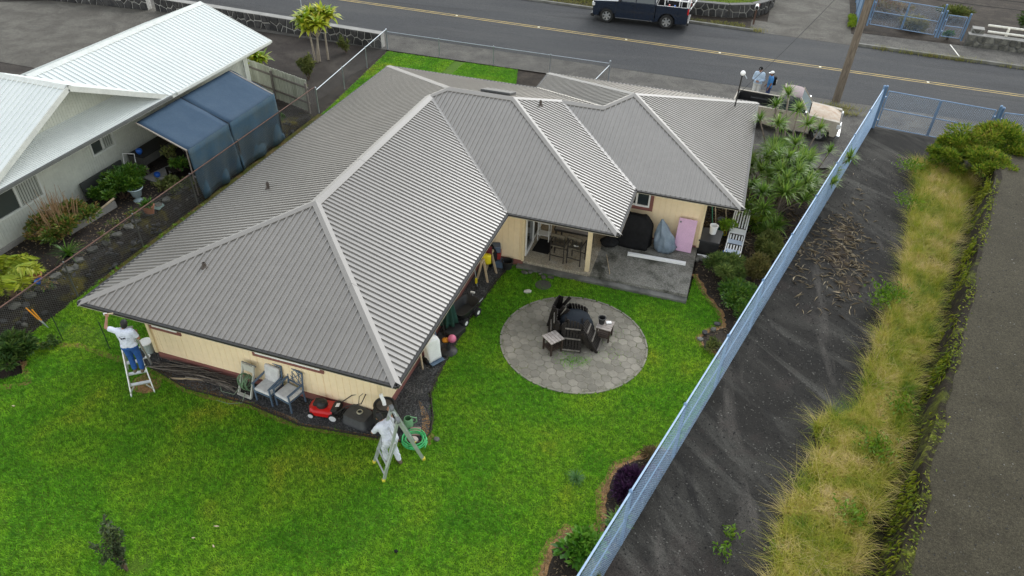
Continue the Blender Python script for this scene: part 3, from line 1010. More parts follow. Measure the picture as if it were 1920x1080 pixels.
def ridge_cap(parent, a, b, na, nb, wd, mat, h=.04, name='ridge_cap', seglen=3.0):
    """folded cap along a-b; na, nb = downhill plan vectors with slope (dx,dy,dz) on either side"""
    a, b = Vector(a), Vector(b)
    L = (b - a).length
    n = max(1, round(L / seglen))
    d = (b - a).normalized()
    for i in range(n):
        p, q = a + (b - a) * i / n - d * (.02 if i else .0), a + (b - a) * (i + 1) / n
        up = Vector((0, 0, h + .004 * (i % 2)))
        mb = MB()
        sa = Vector(na)
        sb = Vector(nb)
        lip = Vector((0, 0, -.022))
        row = [[x + sa * wd + up + lip, x + sa * wd + up, x + up + Vector((0, 0, .012)), x + sb * wd + up, x + sb * wd + up + lip] for x in (p, q)]
        vs_ = row[0] + row[1]
        mb.add(vs_, [(j, j + 1, 6 + j, 5 + j) for j in range(4)])
        mb.build(name, mat, parent, world=True)

def wall_panel(parent, a, b, z0, z1, mat, groove=.2, out=(0, -1), name='siding', th=.05, holes=()):
    """grooved siding between plan points a and b; boards proud of recessed grooves; holes = (s0,s1,z0,z1)"""
    a, b = Vector((a[0], a[1])), Vector((b[0], b[1]))
    L = (b - a).length
    d = (b - a) / L
    o = Vector(out)
    mb = MB()
    P3 = lambda s, z, h: (a.x + d.x * s + o.x * h, a.y + d.y * s + o.y * h, z)
    cuts = sorted({0.0, L} | {round(k * groove, 4) for k in range(1, int(L / groove) + 1)} | {h[0] for h in holes} | {h[1] for h in holes})
    for s0, s1 in zip(cuts[:-1], cuts[1:]):
        if s1 - s0 < .004:
            continue
        spans = [(z0, z1)]
        for h in holes:
            if s0 >= h[0] - 1e-4 and s1 <= h[1] + 1e-4:
                spans = [(z0, h[2]), (h[3], z1)]
        for q0, q1 in spans:
            if q1 - q0 < .01:
                continue
            g_ = .006
            vs_ = [P3(s0 + g_, q0, 0), P3(s1 - g_, q0, 0), P3(s1 - g_, q1, 0), P3(s0 + g_, q1, 0)]
            vs_ += [P3(s0, q0, -.012), P3(s1, q0, -.012), P3(s1, q1, -.012), P3(s0, q1, -.012)]
            vs_ += [P3(s0, q0, -th), P3(s1, q0, -th), P3(s1, q1, -th), P3(s0, q1, -th)]
            mb.add(vs_, [(0, 1, 2, 3), (0, 3, 7, 4), (1, 5, 6, 2), (8, 11, 10, 9), (4, 7, 11, 8), (5, 9, 10, 6), (3, 2, 6, 7), (7, 6, 10, 11), (1, 0, 4, 5), (5, 4, 8, 9)])
    return mb.build(name, mat, parent, world=True)

# ------------------------------------------------------------------ the house
HOUSE = thing('house', 'single storey beige house with a large grey ribbed metal hip roof', 'house', (0, 0, 0))
He, SL = 2.5, .3171
W1, yC, yH, xD, yE, xK, xF = 9.0, 8.0687, 18.16, 12.558, 10.972, 7.011, 16.047
h1, h2, h3, h4 = W1 / 2, (yH - yC) / 2, (yH - yE) / 2, (xF - xK) / 2
yK = yE + 2 * h4
zS = lambda x, y: He + SL * (y - 0)
P1, P2 = (h1, h1), (h1, yC + h1)
A3, A4 = (h2, yC + h2), (xD - h2, yC + h2)
A5, A6 = (xD - h3, yE + h3), (xK + h3, yE + h3)
A7 = (xK + h4, yE + h4)
slopes = [
    ([(0, 0), (W1, 0), P1], (0, -1), lambda x, y: He + SL * y),
    ([(W1, 0), (W1, yC), P2, P1], (1, 0), lambda x, y: He + SL * (W1 - x)),
    ([(0, 0), P1, P2, A3, (0, yH)], (-1, 0), lambda x, y: He + SL * x),
    ([(W1, yC), (xD, yC), A4, A3, P2], (0, -1), lambda x, y: He + SL * (y - yC)),
    ([(xD, yC), (xD, yE), A5, A4], (1, 0), lambda x, y: He + SL * (xD - x)),
    ([(xD, yE), (xF, yE), A7, A6, A5], (0, -1), lambda x, y: He + SL * (y - yE)),
    ([(xF, yE), (xF, yK), A7], (1, 0), lambda x, y: He + SL * (xF - x)),
    ([(xF, yK), (xK, yK), A7], (0, 1), lambda x, y: He + SL * (yK - y)),
    ([(xK, yK), (xK, yH), A6, A7], (-1, 0), lambda x, y: He + SL * (x - xK)),
    ([(0, yH), A3, A4, A5, A6, (xK, yH)], (0, 1), lambda x, y: He + SL * (yH - y)),
]
for plan, fall, zf in slopes:
    roof_slope(HOUSE, plan, fall, zf, ROOF)
Z = lambda p, h: (p[0], p[1], He + SL * h)
k_ = SL
dn = {'S': (0, -1, -k_), 'N': (0, 1, -k_), 'E': (1, 0, -k_), 'W': (-1, 0, -k_)}
for a, b_, s1, s2 in (
        (Z((0.02, 0.02), 0), Z(P1, h1), 'S', 'W'), (Z((W1 - .02, 0.02), 0), Z(P1, h1), 'S', 'E'), (Z(P1, h1), Z(P2, h1), 'E', 'W'),
        (Z(P2, h1), Z(A3, h2), 'S', 'W'), (Z((0.02, yH - .02), 0), Z(A3, h2), 'N', 'W'), (Z(A3, h2), Z(A4, h2), 'S', 'N'),
        (Z((xD - .02, yC + .02), 0), Z(A4, h2), 'S', 'E'), (Z(A4, h2), Z(A5, h3), 'E', 'N'), (Z(A5, h3), Z(A6, h3), 'S', 'N'),
        (Z(A6, h3), Z(A7, h4), 'S', 'W'), (Z((xF - .02, yE + .02), 0), Z(A7, h4), 'S', 'E'), (Z((xF - .02, yK - .02), 0), Z(A7, h4), 'E', 'N'),
        (Z((xK + .02, yK - .02), 0), Z(A7, h4), 'W', 'N')):
    ridge_cap(HOUSE, a, b_, dn[s1], dn[s2], .17, CAPM)
# valley flashings
for a, b_ in ((Z((W1, yC), 0), Z(P2, h1)), (Z((xD, yE), 0), Z(A5, h3)), (Z((xK, yH), 0), Z(A6, h3))):
    MB().bar(Vector(a) + Vector((0, 0, .012)), Vector(b_) + Vector((0, 0, .012)), .10, .05).build('valley_flashing', ROOF, HOUSE)
# eaves: gutter, fascia, soffit
eave = [(0, 0), (W1, 0), (W1, yC), (xD, yC), (xD, yE), (xF, yE), (xF, yK), (xK, yK), (xK, yH), (0, yH)]
outs = [(0, -1), (1, 0), (0, -1), (1, 0), (0, -1), (1, 0), (0, 1), (-1, 0), (0, 1), (-1, 0)]
def inset(poly, d):
    """offset an axis-aligned loop inward by d along its outward normals"""
    n = len(poly)
    q = []
    for i in range(n):
        o1, o2 = outs[i - 1], outs[i]
        q.append((poly[i][0] - d * (o1[0] + o2[0]), poly[i][1] - d * (o1[1] + o2[1])))
    return q
for i in range(10):
    a, b_ = inset(eave, -.05)[i], inset(eave, -.05)[(i + 1) % 10]
    mb = MB()
    mb.bar((a[0], a[1], He - .030), (b_[0], b_[1], He - .030), .085, .075)
    g_ = mb.build('gutter', GUT, HOUSE)
    lip = MB()
    o_ = outs[i]
    lip.bar((a[0] + o_[0] * .041, a[1] + o_[1] * .041, He - .058), (b_[0] + o_[0] * .041, b_[1] + o_[1] * .041, He - .058), .010, .012)
    lip.build('gutter_lip', M('gutter_lip_%d' % i, (.45, .40, .31)), g_)
    a, b_ = inset(eave, .03)[i], inset(eave, .03)[(i + 1) % 10]
    MB().bar((a[0], a[1], He - .050), (b_[0], b_[1], He - .050), .03, .07).build('fascia', FASC, HOUSE)
mb = MB()
lo_ = inset(eave, .05)
mb.add([(x, y, He - .082) for x, y in lo_], [tuple(reversed(range(10)))])
mb.build('soffit', BEIGET, HOUSE)
# walls
XL, XR, Y0 = .92, 7.98, .93
wall_panel(HOUSE, (XL, Y0), (XR, Y0), .24, He - .085, BEIGE, out=(0, -1), holes=((.12, .98, 1.25, 2.1), (3.42, 5.42, 1.25, 2.1)))
wall_panel(HOUSE, (XR, Y0 + .05), (XR, 8.82), .24, He - .085, BEIGE, out=(1, 0))
wall_panel(HOUSE, (XR + .05, 8.82), (9.35, 8.82), .24, He - .085, BEIGE, out=(0, -1))
wall_panel(HOUSE, (9.35, 8.87), (9.35, 11.7), .22, He - .085, BEIGE, out=(1, 0), holes=((.25, 2.1, .23, 2.25),))
wall_panel(HOUSE, (9.40, 11.75), (14.92, 11.75), .22, He - .085, BEIGE, out=(0, -1), holes=((2.62, 3.74, 1.45, 2.15),))
wall_panel(HOUSE, (14.92, 11.80), (14.92, 19.1), .1, He - .085, BEIGE, out=(1, 0))
wall_panel(HOUSE, (XL, 17.3), (XL, Y0 + .05), .24, He - .085, BEIGE, out=(-1, 0))
wall_panel(HOUSE, (7.9, 17.3), (XL + .05, 17.3), .24, He - .085, BEIGE, out=(0, 1))
wall_panel(HOUSE, (14.87, 19.1), (7.95, 19.1), .1, He - .085, BEIGE, out=(0, 1))
mb = MB()
mb.b2(XL - .012, XR + .012, Y0 - .015, Y0 + .05, 0, .24)
mb.b2(XR - .05, XR + .015, Y0 + .052, 8.78, 0, .24)
mb.b2(XR + .018, 9.36, 8.80, 8.85, 0, .24)
mb.b2(9.41, 14.93, 11.735, 11.78, .2, .27)
mb.b2(14.89, 14.95, 11.782, 19.1, 0, .24)
mb.b2(XL - .015, XL + .05, Y0 + .052, 17.3, 0, .24)
mb.build('base_trim', MAROON, HOUSE)
for x, y in ((XL - .02, Y0 - .02), (XR + .02, Y0 - .02), (9.37, 8.80), (14.94, 11.73)):
    MB().box((x, y, (He - .17 + .25) / 2), (.09, .09, He - .42)).build('corner_board', BEIGET, HOUSE)
# windows under the front eave
def hwin(x0, x1, y, z0, z1, n):
    f_ = MB()
    f_.b2(x0, x1, y - .035, y + .03, z0 - .12, z0).b2(x0, x1, y - .035, y + .03, z1, z1 + .1)
    f_.b2(x0 - .1, x0, y - .035, y + .03, z0 - .12, z1 + .1).b2(x1, x1 + .1, y - .035, y + .03, z0 - .12, z1 + .1)
    wn = f_.build('window', MAROON, HOUSE)
    g_ = MB().b2(x0, x1, y + .0, y + .02, z0, z0 + .05).b2(x0, x1, y, y + .02, z1 - .05, z1)
    for i in range(n + 1):
        xx = x0 + (x1 - x0 - .05) * i / n
        g_.b2(xx, xx + .05, y + .001, y + .019, z0 + .05, z1 - .05)
    g_.b2(x0, x1, y - .05, y - .037, z0 - .01, z0 + .10)
    g_.build('sash', WHITE, wn)
    MB().b2(x0, x1, y + .024, y + .03, z0, z1).build('pane', GLASS, wn)
    MB().b2(x0, x1, y + .2, y + .22, z0 - .1, z1 + .1).build('blind', M('blind_%.1f' % x0, (.5, .5, .48)), wn)
hwin(1.06, 1.88, Y0, 1.27, 2.08, 2)
hwin(4.36, 6.30, Y0, 1.27, 2.08, 3)
# garage window: white sliding sash in a maroon surround
f_ = MB().b2(12.0, 13.18, 11.70, 11.77, 1.34, 1.46).b2(13.06, 13.18, 11.70, 11.77, 1.46, 2.2).b2(12.0, 13.06, 11.70, 11.77, 2.12, 2.2).b2(12.0, 12.1, 11.70, 11.77, 1.46, 2.12)
wn = f_.build('window', MAROON, HOUSE)
s_ = MB()
for x0, x1 in ((12.1, 12.62), (12.56, 13.06)):
    yy_ = 11.73 if x0 > 12.3 else 11.755
    s_.b2(x0, x1, yy_ - .02, yy_ + .02, 1.46, 1.52).b2(x0, x1, yy_ - .02, yy_ + .02, 2.06, 2.12).b2(x0, x0 + .06, yy_ - .018, yy_ + .018, 1.52, 2.06).b2(x1 - .06, x1, yy_ - .018, yy_ + .018, 1.52, 2.06)
s_.build('sash', WHITE, wn)
MB().b2(12.16, 13.0, 11.762, 11.77, 1.5, 2.1).build('pane', GLASS, wn)
# sliding door onto the lanai
d_ = MB()
for y0_, y1_, xo in ((9.12, 10.08, .02), (10.02, 10.97, -.015)):
    d_.b2(9.33 + xo, 9.37 + xo, y0_, y1_, .22, .34).b2(9.33 + xo, 9.37 + xo, y0_, y1_, 2.14, 2.24)
    d_.b2(9.332 + xo, 9.368 + xo, y0_, y0_ + .09, .34, 2.14).b2(9.332 + xo, 9.368 + xo, y1_ - .09, y1_, .34, 2.14)
sld = d_.build('sliding_door', WHITE, HOUSE)
MB().b2(9.335, 9.342, 9.13, 10.95, .3, 2.2).build('pane', GLASS, sld)
# lanai post
MB().b2(11.5, 11.64, 8.98, 9.12, .2, He - .17).build('post', BEIGET, HOUSE)
MB().b2(9.36, 12.4, 9.0, 9.1, He - .34, He - .171).build('beam', BEIGET, HOUSE)
# roof fittings
def pipe_vent(x, y, z, h=.2):
    mb = MB().lathe([(.05, -.1), (.05, h), (.035, h), (.035, h - .05)], (x, y, z), 10)
    mb.lathe([(.1, -.03), (.1, .005), (.052, .05)], (x, y, z), 10)
    mb.build('vent_pipe', M('vent_metal_%.1f' % x, (.075, .06, .05)), HOUSE, smooth=40)
pipe_vent(1.88, 5.9, He + SL * 1.88, .22)
pipe_vent(2.62, 1.78, He + SL * 1.78, .14)
pipe_vent(8.45, 13.5, He + SL * (xD - 8.45), .2)
zr = lambda y: He + SL * (yH - y)
mb = MB()
mb.prism([(6.15, 13.42), (7.3, 13.42), (7.3, 14.2), (6.15, 14.2)], 0, .10, lambda x, y, z: (x, y, zr(y) + .04 + z))
mb.build('roof_vent', M('roof_vent_metal', (.10, .10, .10), rough=.5), HOUSE, bevel=.02)
# downspout on the front corner
pts = [(8.12, .80, He - .12), (8.12, .82, 2.2), (8.10, .88, 2.0), (8.1, .9, 1.35)]
MB().tube(pts, .04, 8).build('downspout', WHITE, HOUSE, smooth=60)
# patio slab
sl = MB().prism([(9.36, 8.88), (11.72, 8.88), (11.72, 11.74), (9.36, 11.74)], -.02, .2).build('patio_slab', SLABT)
struct(sl)
sl = MB().prism([(11.725, 8.86), (14.97, 8.86), (14.96, 11.74), (11.725, 11.74)], -.02, .195).build('patio_slab', SLABM)
struct(sl)
sl = MB().prism([(9.2, 8.62), (14.98, 8.62), (14.98, 8.855), (9.2, 8.855)], -.02, .10).build('patio_step', M('patio_step_concrete', (.20, .195, .18), (.08, .08, .07), 1.4, .85, bump=.3))
struct(sl)

# ------------------------------------------------------------------ paved circle of hexagonal stones
PATIO = thing('paved_circle', 'round patch of grey hexagonal pavers around the dark fire pit in the lawn', 'paving', (CIRC[0], CIRC[1], 0))
MB().prism([(1.02 * 2.14 * math.cos(a), 2.14 * math.sin(a)) for a in np.linspace(0, 2 * math.pi, 61)[:-1]], -.03, .021).build('paver_bed', PAVEB, PATIO)
ring = MB()
N_ = 30
for i in range(N_):
    a0, a1 = 2 * math.pi * (i + .06) / N_, 2 * math.pi * (i + .94) / N_
    vs_ = []
    for r_, z in ((2.135, .0), (2.185, .0), (2.185, .04), (2.135, .04)):
        for a in (a0, a1):
            vs_.append((1.02 * r_ * math.cos(a), r_ * math.sin(a), z))
    ring.add(vs_, [(0, 1, 3, 2), (2, 3, 5, 4), (4, 5, 7, 6), (6, 7, 1, 0), (0, 2, 4, 6), (1, 7, 5, 3)])
ring.build('edging', M('paver_edging', (.25, .23, .18), (.15, .145, .12), 3, .9), PATIO)
hexr = .162
protos = []
for s_ in range(4):
    mb = MB()
    q = [(hexr * (.93 + .05 * random.random()) * math.cos(math.pi / 3 * i + .1 * random.uniform(-.3, .3)), hexr * (.93 + .05 * random.random()) * math.sin(math.pi / 3 * i)) for i in range(6)]
    q2 = [(x * .9, y * .9) for x, y in q]
    n = 6
    vs_ = [(x, y, 0) for x, y in q] + [(x, y, .022) for x, y in q] + [(x, y, .03) for x, y in q2]
    mb.add(vs_, [(i, (i + 1) % 6, 6 + (i + 1) % 6, 6 + i) for i in range(6)] + [(6 + i, 6 + (i + 1) % 6, 12 + (i + 1) % 6, 12 + i) for i in range(6)] + [tuple(range(12, 18))])
    protos.append(mb.mesh('paver', PAVEM))
row = 0
cnt = 0
y = -2.2
while y < 2.3:
    x = -2.4 + (hexr * .87 if row % 2 else 0)
    while x < 2.4:
        if math.hypot(x / 1.02, y) < 2.06:
            # rotated so that a pointed end faces +y
            place('paver', random.choice(protos), PATIO, (x + random.uniform(-.008, .008), y + random.uniform(-.008, .008), -.005 + random.uniform(0, .008)), (random.uniform(-.02, .02), random.uniform(-.02, .02), math.pi / 6 + random.choice((0, 1, 2, 3, 4, 5)) * math.pi / 3 + random.uniform(-.06, .06)))
            cnt += 1
        x += hexr * 1.74
    y += hexr * 1.51
    row += 1
# moss and weeds between pavers
pts_ = []
for (x, y, r_, n) in ((12.1, 4.72, .28, 420), (12.45, 4.85, .2, 200), (13.3, 5.4, .35, 60), (11.2, 5.2, .4, 30), (13.1, 6.3, .3, 50)):
    pts_.append(rng.normal(size=(n, 2)) * r_ * .6 + np.array([x, y]))
V, F = blades(np.concatenate(pts_), .02, .06, .012, 1, 1)
npmesh('paver_weeds', V, F, GRASS, kind='stuff')
print('pavers', cnt)
# ------------------------------------------------------------------ neighbour's white-roofed house
NG = .6
NH = thing('house', 'pale grey-green house with white ribbed metal roofs beside the navy shade canopy', 'house', (-7.0, 8.0, NG))
ze, px_ = 3.15, -5.6
ns = .39
rx = -9.0
rz_ = ze + ns * (px_ - rx)
y0g, y1g = 8.3, 17.5
zE = lambda x, y: ze + ns * (px_ - x)
zW = lambda x, y: ze + ns * (px_ - rx) - ns * (rx - x)
# cross gable: ridge along x at y=6.55
gy, gzr, gsl = 6.55, 5.06, .46
zgN = lambda x, y: gzr - gsl * (y - gy)
zgS = lambda x, y: gzr - gsl * (gy - y)
# valley between main east slope and gable north slope: zE(x)=zgN(y)
vy = lambda x: gy + (gzr - zE(x, 0)) / gsl
main_e = [(px_, vy(px_)), (px_, y1g), (rx, y1g), (rx, vy(rx))]
roof_slope(NH, main_e, (1, 0), zE, WROOF, .21, 4, .032, .045)
roof_slope(NH, [(rx, y1g), (rx - 3.6, y1g), (rx - 3.6, 0), (rx, 0)], (-1, 0), zW, WROOF, .21, 4, .032, .045)
roof_slope(NH, [(px_ - .1, gy), (px_ - .1, vy(px_) - .03), (rx - .2, vy(rx - .2)), (rx - 1.2, gy)], (0, 1), zgN, WROOF, .21, 4, .006, .03)
roof_slope(NH, [(px_ - .1, gy), (rx - 5, gy), (rx - 5, gy - 5.6), (px_ - .1, gy - 5.6)], (0, -1), zgS, WROOF, .21, 4, .032, .045)
ridge_cap(NH, (rx, y1g + .02, rz_), (rx, vy(rx), rz_), (1, 0, -ns), (-1, 0, -ns), .2, WTRIM, .03)
ridge_cap(NH, (px_ - .08, gy, gzr), (rx - 5, gy, gzr), (0, 1, -gsl), (0, -1, -gsl), .16, WTRIM, .03)
# barge boards
MB().bar((px_ - .08, gy, gzr - .08), (px_ - .08, vy(px_), zgN(0, vy(px_)) - .08), .04, .18).build('barge_board', WTRIM, NH, world=True)
MB().bar((px_ - .08, gy, gzr - .08), (px_ - .08, gy - 5.6, zgS(0, gy - 5.6) - .08), .04, .18).build('barge_board', WTRIM, NH, world=True)
MB().bar((px_, y1g + .03, ze - .08), (rx, y1g + .03, rz_ - .08), .04, .18).bar((rx, y1g + .032, rz_ - .08), (rx - 3.6, y1g + .032, zW(rx - 3.6, 0) - .08), .04, .18).build('barge_board', WTRIM, NH, world=True)
# skirt roof below the gable
sk0 = -6.75
zsk = lambda x, y: ze - .02 + .36 * (px_ - x)
roof_slope(NH, [(px_, -6), (px_, vy(px_) + .3), (sk0, vy(px_) + .3), (sk0, -6)], (1, 0), zsk, WROOF, .085, 8, .013, .022)
# gable wall
zb = zsk(sk0, 0) - .03
mb = MB()
yb0, yb1 = gy - (gzr - zb) / gsl, gy + (gzr - zb) / gsl
n = 56
for i in range(n):
    a, b_ = yb0 + (yb1 - yb0) * i / n, yb0 + (yb1 - yb0) * (i + 1) / n
    za, zb_ = gzr - gsl * abs(a - gy) - .05, gzr - gsl * abs(b_ - gy) - .05
    mb.add([(sk0, a + .008, zb), (sk0, b_ - .008, zb), (sk0, b_ - .008, zb_), (sk0, a + .008, za), (sk0 - .012, a, zb), (sk0 - .012, b_, zb), (sk0 - .012, b_, zb_), (sk0 - .012, a, za)],
           [(0, 1, 2, 3), (0, 3, 7, 4), (1, 5, 6, 2), (3, 2, 6, 7), (4, 5, 1, 0)])
mb.build('gable_wall', NSIDE, NH, world=True)
MB().b2(sk0 - .25, sk0 - .05, -6, 17.0, zb - .1, zb).build('roof_framing', NSIDE, NH, world=True)
# walls, base
wall_panel(NH, (sk0, -6), (sk0, 17.1), NG + .1, ze - .02, NSIDE, .11, (1, 0), holes=((9.2, 11.1, 1.55, 2.75), (13.42, 14.56, 1.86, 2.75)))
wall_panel(NH, (sk0 - .05, 17.1), (rx - 3.2, 17.1), NG - .7, rz_ - .1 - 1.2, NSIDE, .11, (0, 1))
wall_panel(NH, (sk0, -6.02), (-13, -6.02), NG, ze, NSIDE, .11, (0, -1))
MB().b2(sk0 - .1, sk0 + .10, -6, 17.1, NG - .6, NG + .13).build('foundation', CONC, NH, world=True)
MB().b2(sk0 - .02, px_ + .02, -6, 17.4, ze - .14, ze - .10).build('soffit', WTRIM, NH, world=True)
MB().bar((px_ + .05, -6, ze - .05), (px_ + .05, vy(px_), ze - .05), .1, .09).build('gutter', M('neighbour_gutter', (.10, .105, .10)), NH, world=True)
MB().bar((px_ + .05, vy(px_) + .32, ze - .03), (px_ + .05, y1g, ze - .03), .1, .09).build('gutter', WTRIM, NH, world=True)
MB().bar((px_ - .01, -6, ze - .09), (px_ - .01, y1g, ze - .09), .03, .13).build('fascia', WTRIM, NH, world=True)
MB().tube([(sk0 + .06, 16.7, ze - .1), (sk0 + .06, 16.7, .2)], .035, 8).build('downspout', WTRIM, NH, world=True)
def nwin(y0, y1, z0, z1, blind):
    x = sk0
    f_ = MB()
    t_ = .07
    f_.b2(x - .04, x + .035, y0, y1, z0, z0 + t_).b2(x - .04, x + .035, y0, y1, z1 - t_, z1).b2(x - .04, x + .035, y0, y0 + t_, z0 + t_, z1 - t_).b2(x - .04, x + .035, y1 - t_, y1, z0 + t_, z1 - t_)
    ym = y0 + (y1 - y0) * .5
    f_.b2(x - .038, x + .02, ym - .035, ym + .035, z0 + t_, z1 - t_)
    wn = f_.build('window', WTRIM, NH, world=True)
    MB().b2(x - .03, x - .022, y0 + t_, y1 - t_, z0 + t_, z1 - t_).build('pane', glassmat('tinted_glass_%.1f' % y0, (.05, .06, .055)), wn, world=True)
    if blind:
        mb = MB()
        k = int((y1 - ym) / .1)
        for i in range(k):
            mb.box((x - .018, ym + .06 + .1 * i + .02, (z0 + z1) / 2), (.006, .085, z1 - z0 - 2 * t_), .15)
        mb.build('blind_slats', M('blind_slats_%.1f' % y0, (.36, .38, .34)), wn, world=True)
nwin(3.2, 5.1, 1.55, 2.75, True)
nwin(7.42, 8.56, 1.86, 2.75, True)

# ------------------------------------------------------------------ navy shade canopy
NAVY = M('navy_shade_cloth', (.031, .062, .104), (.040, .073, .115), 2.2, .75, bump=.2, bsc=6, spec=.25)
NAVYF = M('navy_shade_cloth_wall', (.042, .088, .135), (.062, .095, .115), 1.6, .8, bump=.25, bsc=5, spec=.2)
def sheer(m, a):
    # woven shade net lets a little light through
    t_ = m.node_tree
    out_ = [n for n in t_.nodes if n.type == 'OUTPUT_MATERIAL'][0]
    src = out_.inputs[0].links[0].from_socket
    tr_ = t_.nodes.new('ShaderNodeBsdfTransparent')
    mx = t_.nodes.new('ShaderNodeMixShader')
    mx.inputs[0].default_value = a
    t_.links.new(src, mx.inputs[1])
    t_.links.new(tr_.outputs[0], mx.inputs[2])
    t_.links.new(mx.outputs[0], out_.inputs[0])
sheer(NAVYF, .10)
CN = thing('shade_canopy', 'navy shade cloth canopy on a pole frame beside the pale grey-green house', 'canopy', (-4.7, 11.2, .3))
cy0, cy1 = 8.75, 14.4
iA, oA = (-5.62, 2.86), (-3.62, 2.10)
def cloth(fn, nu, nv, th, mat, name, parent):
    mb = MB()
    vs_ = [fn(i / nu, j / nv) for j in range(nv + 1) for i in range(nu + 1)]
    mb.add(vs_, [(j * (nu + 1) + i, j * (nu + 1) + i + 1, (j + 1) * (nu + 1) + i + 1, (j + 1) * (nu + 1) + i) for j in range(nv) for i in range(nu)])
    o = mb.build(name, mat, parent, smooth=25, world=True)
    so = o.modifiers.new('thickness', 'SOLIDIFY')
    so.thickness = th
    return o
def top_fn(ya, yb):
    def f(u, v):
        x = iA[0] + (oA[0] - iA[0]) * u
        z = iA[1] + (oA[1] - iA[1]) * u - .07 * math.sin(math.pi * u) * math.sin(math.pi * v)
        return (x, ya + (yb - ya) * v, z)
    return f
ymid = 11.2
cloth(top_fn(cy0, ymid), 10, 10, .012, NAVY, 'canopy_cloth', CN)
cloth(top_fn(ymid + .03, cy1), 10, 10, .012, NAVY, 'canopy_cloth', CN)
def side_fn(ya, yb, ph):
    def f(u, v):
        z = oA[1] - (oA[1] - .08) * u
        x = oA[0] + .02 + .05 * u + .08 * u * math.sin(v * 14 + ph) * (.4 + .6 * u) + .035 * math.sin(u * 7 + v * 23 + ph) * u + .12 * u * u
        return (x, ya + (yb - ya) * v, z)
    return f
cloth(side_fn(cy0, ymid, 0), 8, 26, .012, NAVYF, 'side_cloth', CN)
cloth(side_fn(ymid + .03, cy1, 2), 8, 26, .012, NAVYF, 'side_cloth', CN)
cloth(lambda u, v: (iA[0] + (oA[0] - iA[0]) * u, cy1 + .02 + .04 * math.sin(u * 12), (iA[1] + (oA[1] - iA[1]) * u) * (1 - v) + .1 * v), 20, 6, .012, NAVYF, 'side_cloth', CN)
SEAM = M('canopy_seam', (.012, .02, .035), rough=.8)
for y in (ymid + .015,):
    MB().tube([(iA[0], y, iA[1] + .012), ((iA[0] + oA[0]) / 2, y, (iA[1] + oA[1]) / 2 - .02), (oA[0] + .02, y, oA[1] + .012)], .018, 6).tube([(oA[0] + .03, y, oA[1]), (oA[0] + .06, y, 1.1), (oA[0] + .1, y, .1)], .016, 6).build('seam', SEAM, CN, world=True)
fm = MB()
for y in (cy0 - .03, cy1 - .06):
    fm.tube([(iA[0], y, iA[1] - .01), (oA[0], y, oA[1] - .01)], .03, 8)
fm.tube([(oA[0] - .03, cy0, oA[1] - .035), (oA[0] - .03, cy1, oA[1] - .035)], .028, 8)
fm.build('frame_pole', M('frame_pole_paint', (.34, .30, .26), rough=.6), CN, smooth=60, world=True)
for y in (cy0 - .03, ymid, cy1 - .06):
    MB().tube([(oA[0] - .03, y, oA[1]), (oA[0] - .03, y, .1)], .028, 8).build('leg', M('canopy_leg_%.0f' % y, (.20, .17, .15), rough=.6), CN, smooth=60, world=True)

# ------------------------------------------------------------------ board fence between neighbour yard and street
PICK = M('weathered_picket', (.52, .53, .44), (.38, .39, .31), 3, .85, bump=.3, stretch=(1, 1, .3), rnd=.12)
FEN = thing('board_fence', 'weathered pale board fence with two rails at the end of the neighbour house', 'fence', (-6.2, 18.1, .2))
FEN.rotation_euler = (0, 0, 0)
pa, pb_ = Vector((-8.7, 18.95)), Vector((-3.85, 17.35))
d_ = (pb_ - pa)
L = d_.length
d_.normalize()
nrm = Vector((d_.y, -d_.x))
bw = .125
me_b = MB().box((0, 0, .78), (bw - .012, .022, 1.56))
# dog-eared top
me_b = MB().prism([(-.056, 0), (.056, 0), (.056, 1.5), (.035, 1.56), (-.035, 1.56), (-.056, 1.5)], -.011, .011, lambda x, y, z: (x, z, y)).mesh('board', PICK)
ang = math.atan2(d_.y, d_.x)
n = int(L / bw)
for i in range(n):
    p = pa + d_ * (i + .5) * bw
    zg = nz(p.x, p.y)
    place('board', me_b, FEN, (p.x + 6.2, p.y - 18.1, zg - .2 + random.uniform(-.015, .015)), (0, random.uniform(-.008, .008), ang))
for h in (.45, 1.2):
    a, b_ = pa + nrm * .04, pb_ + nrm * .04
    MB().bar((a.x, a.y, nz(a.x, a.y) + h), (b_.x, b_.y, nz(b_.x, b_.y) + h), .05, .09).build('rail', WOODG, FEN, world=True)
for s_ in (0.02, .5, .99):
    p = pa + d_ * L * s_ + nrm * .10
    MB().box((p.x, p.y, nz(p.x, p.y) + .7), (.08, .08, 1.5)).build('post', WOODG, FEN, world=True)
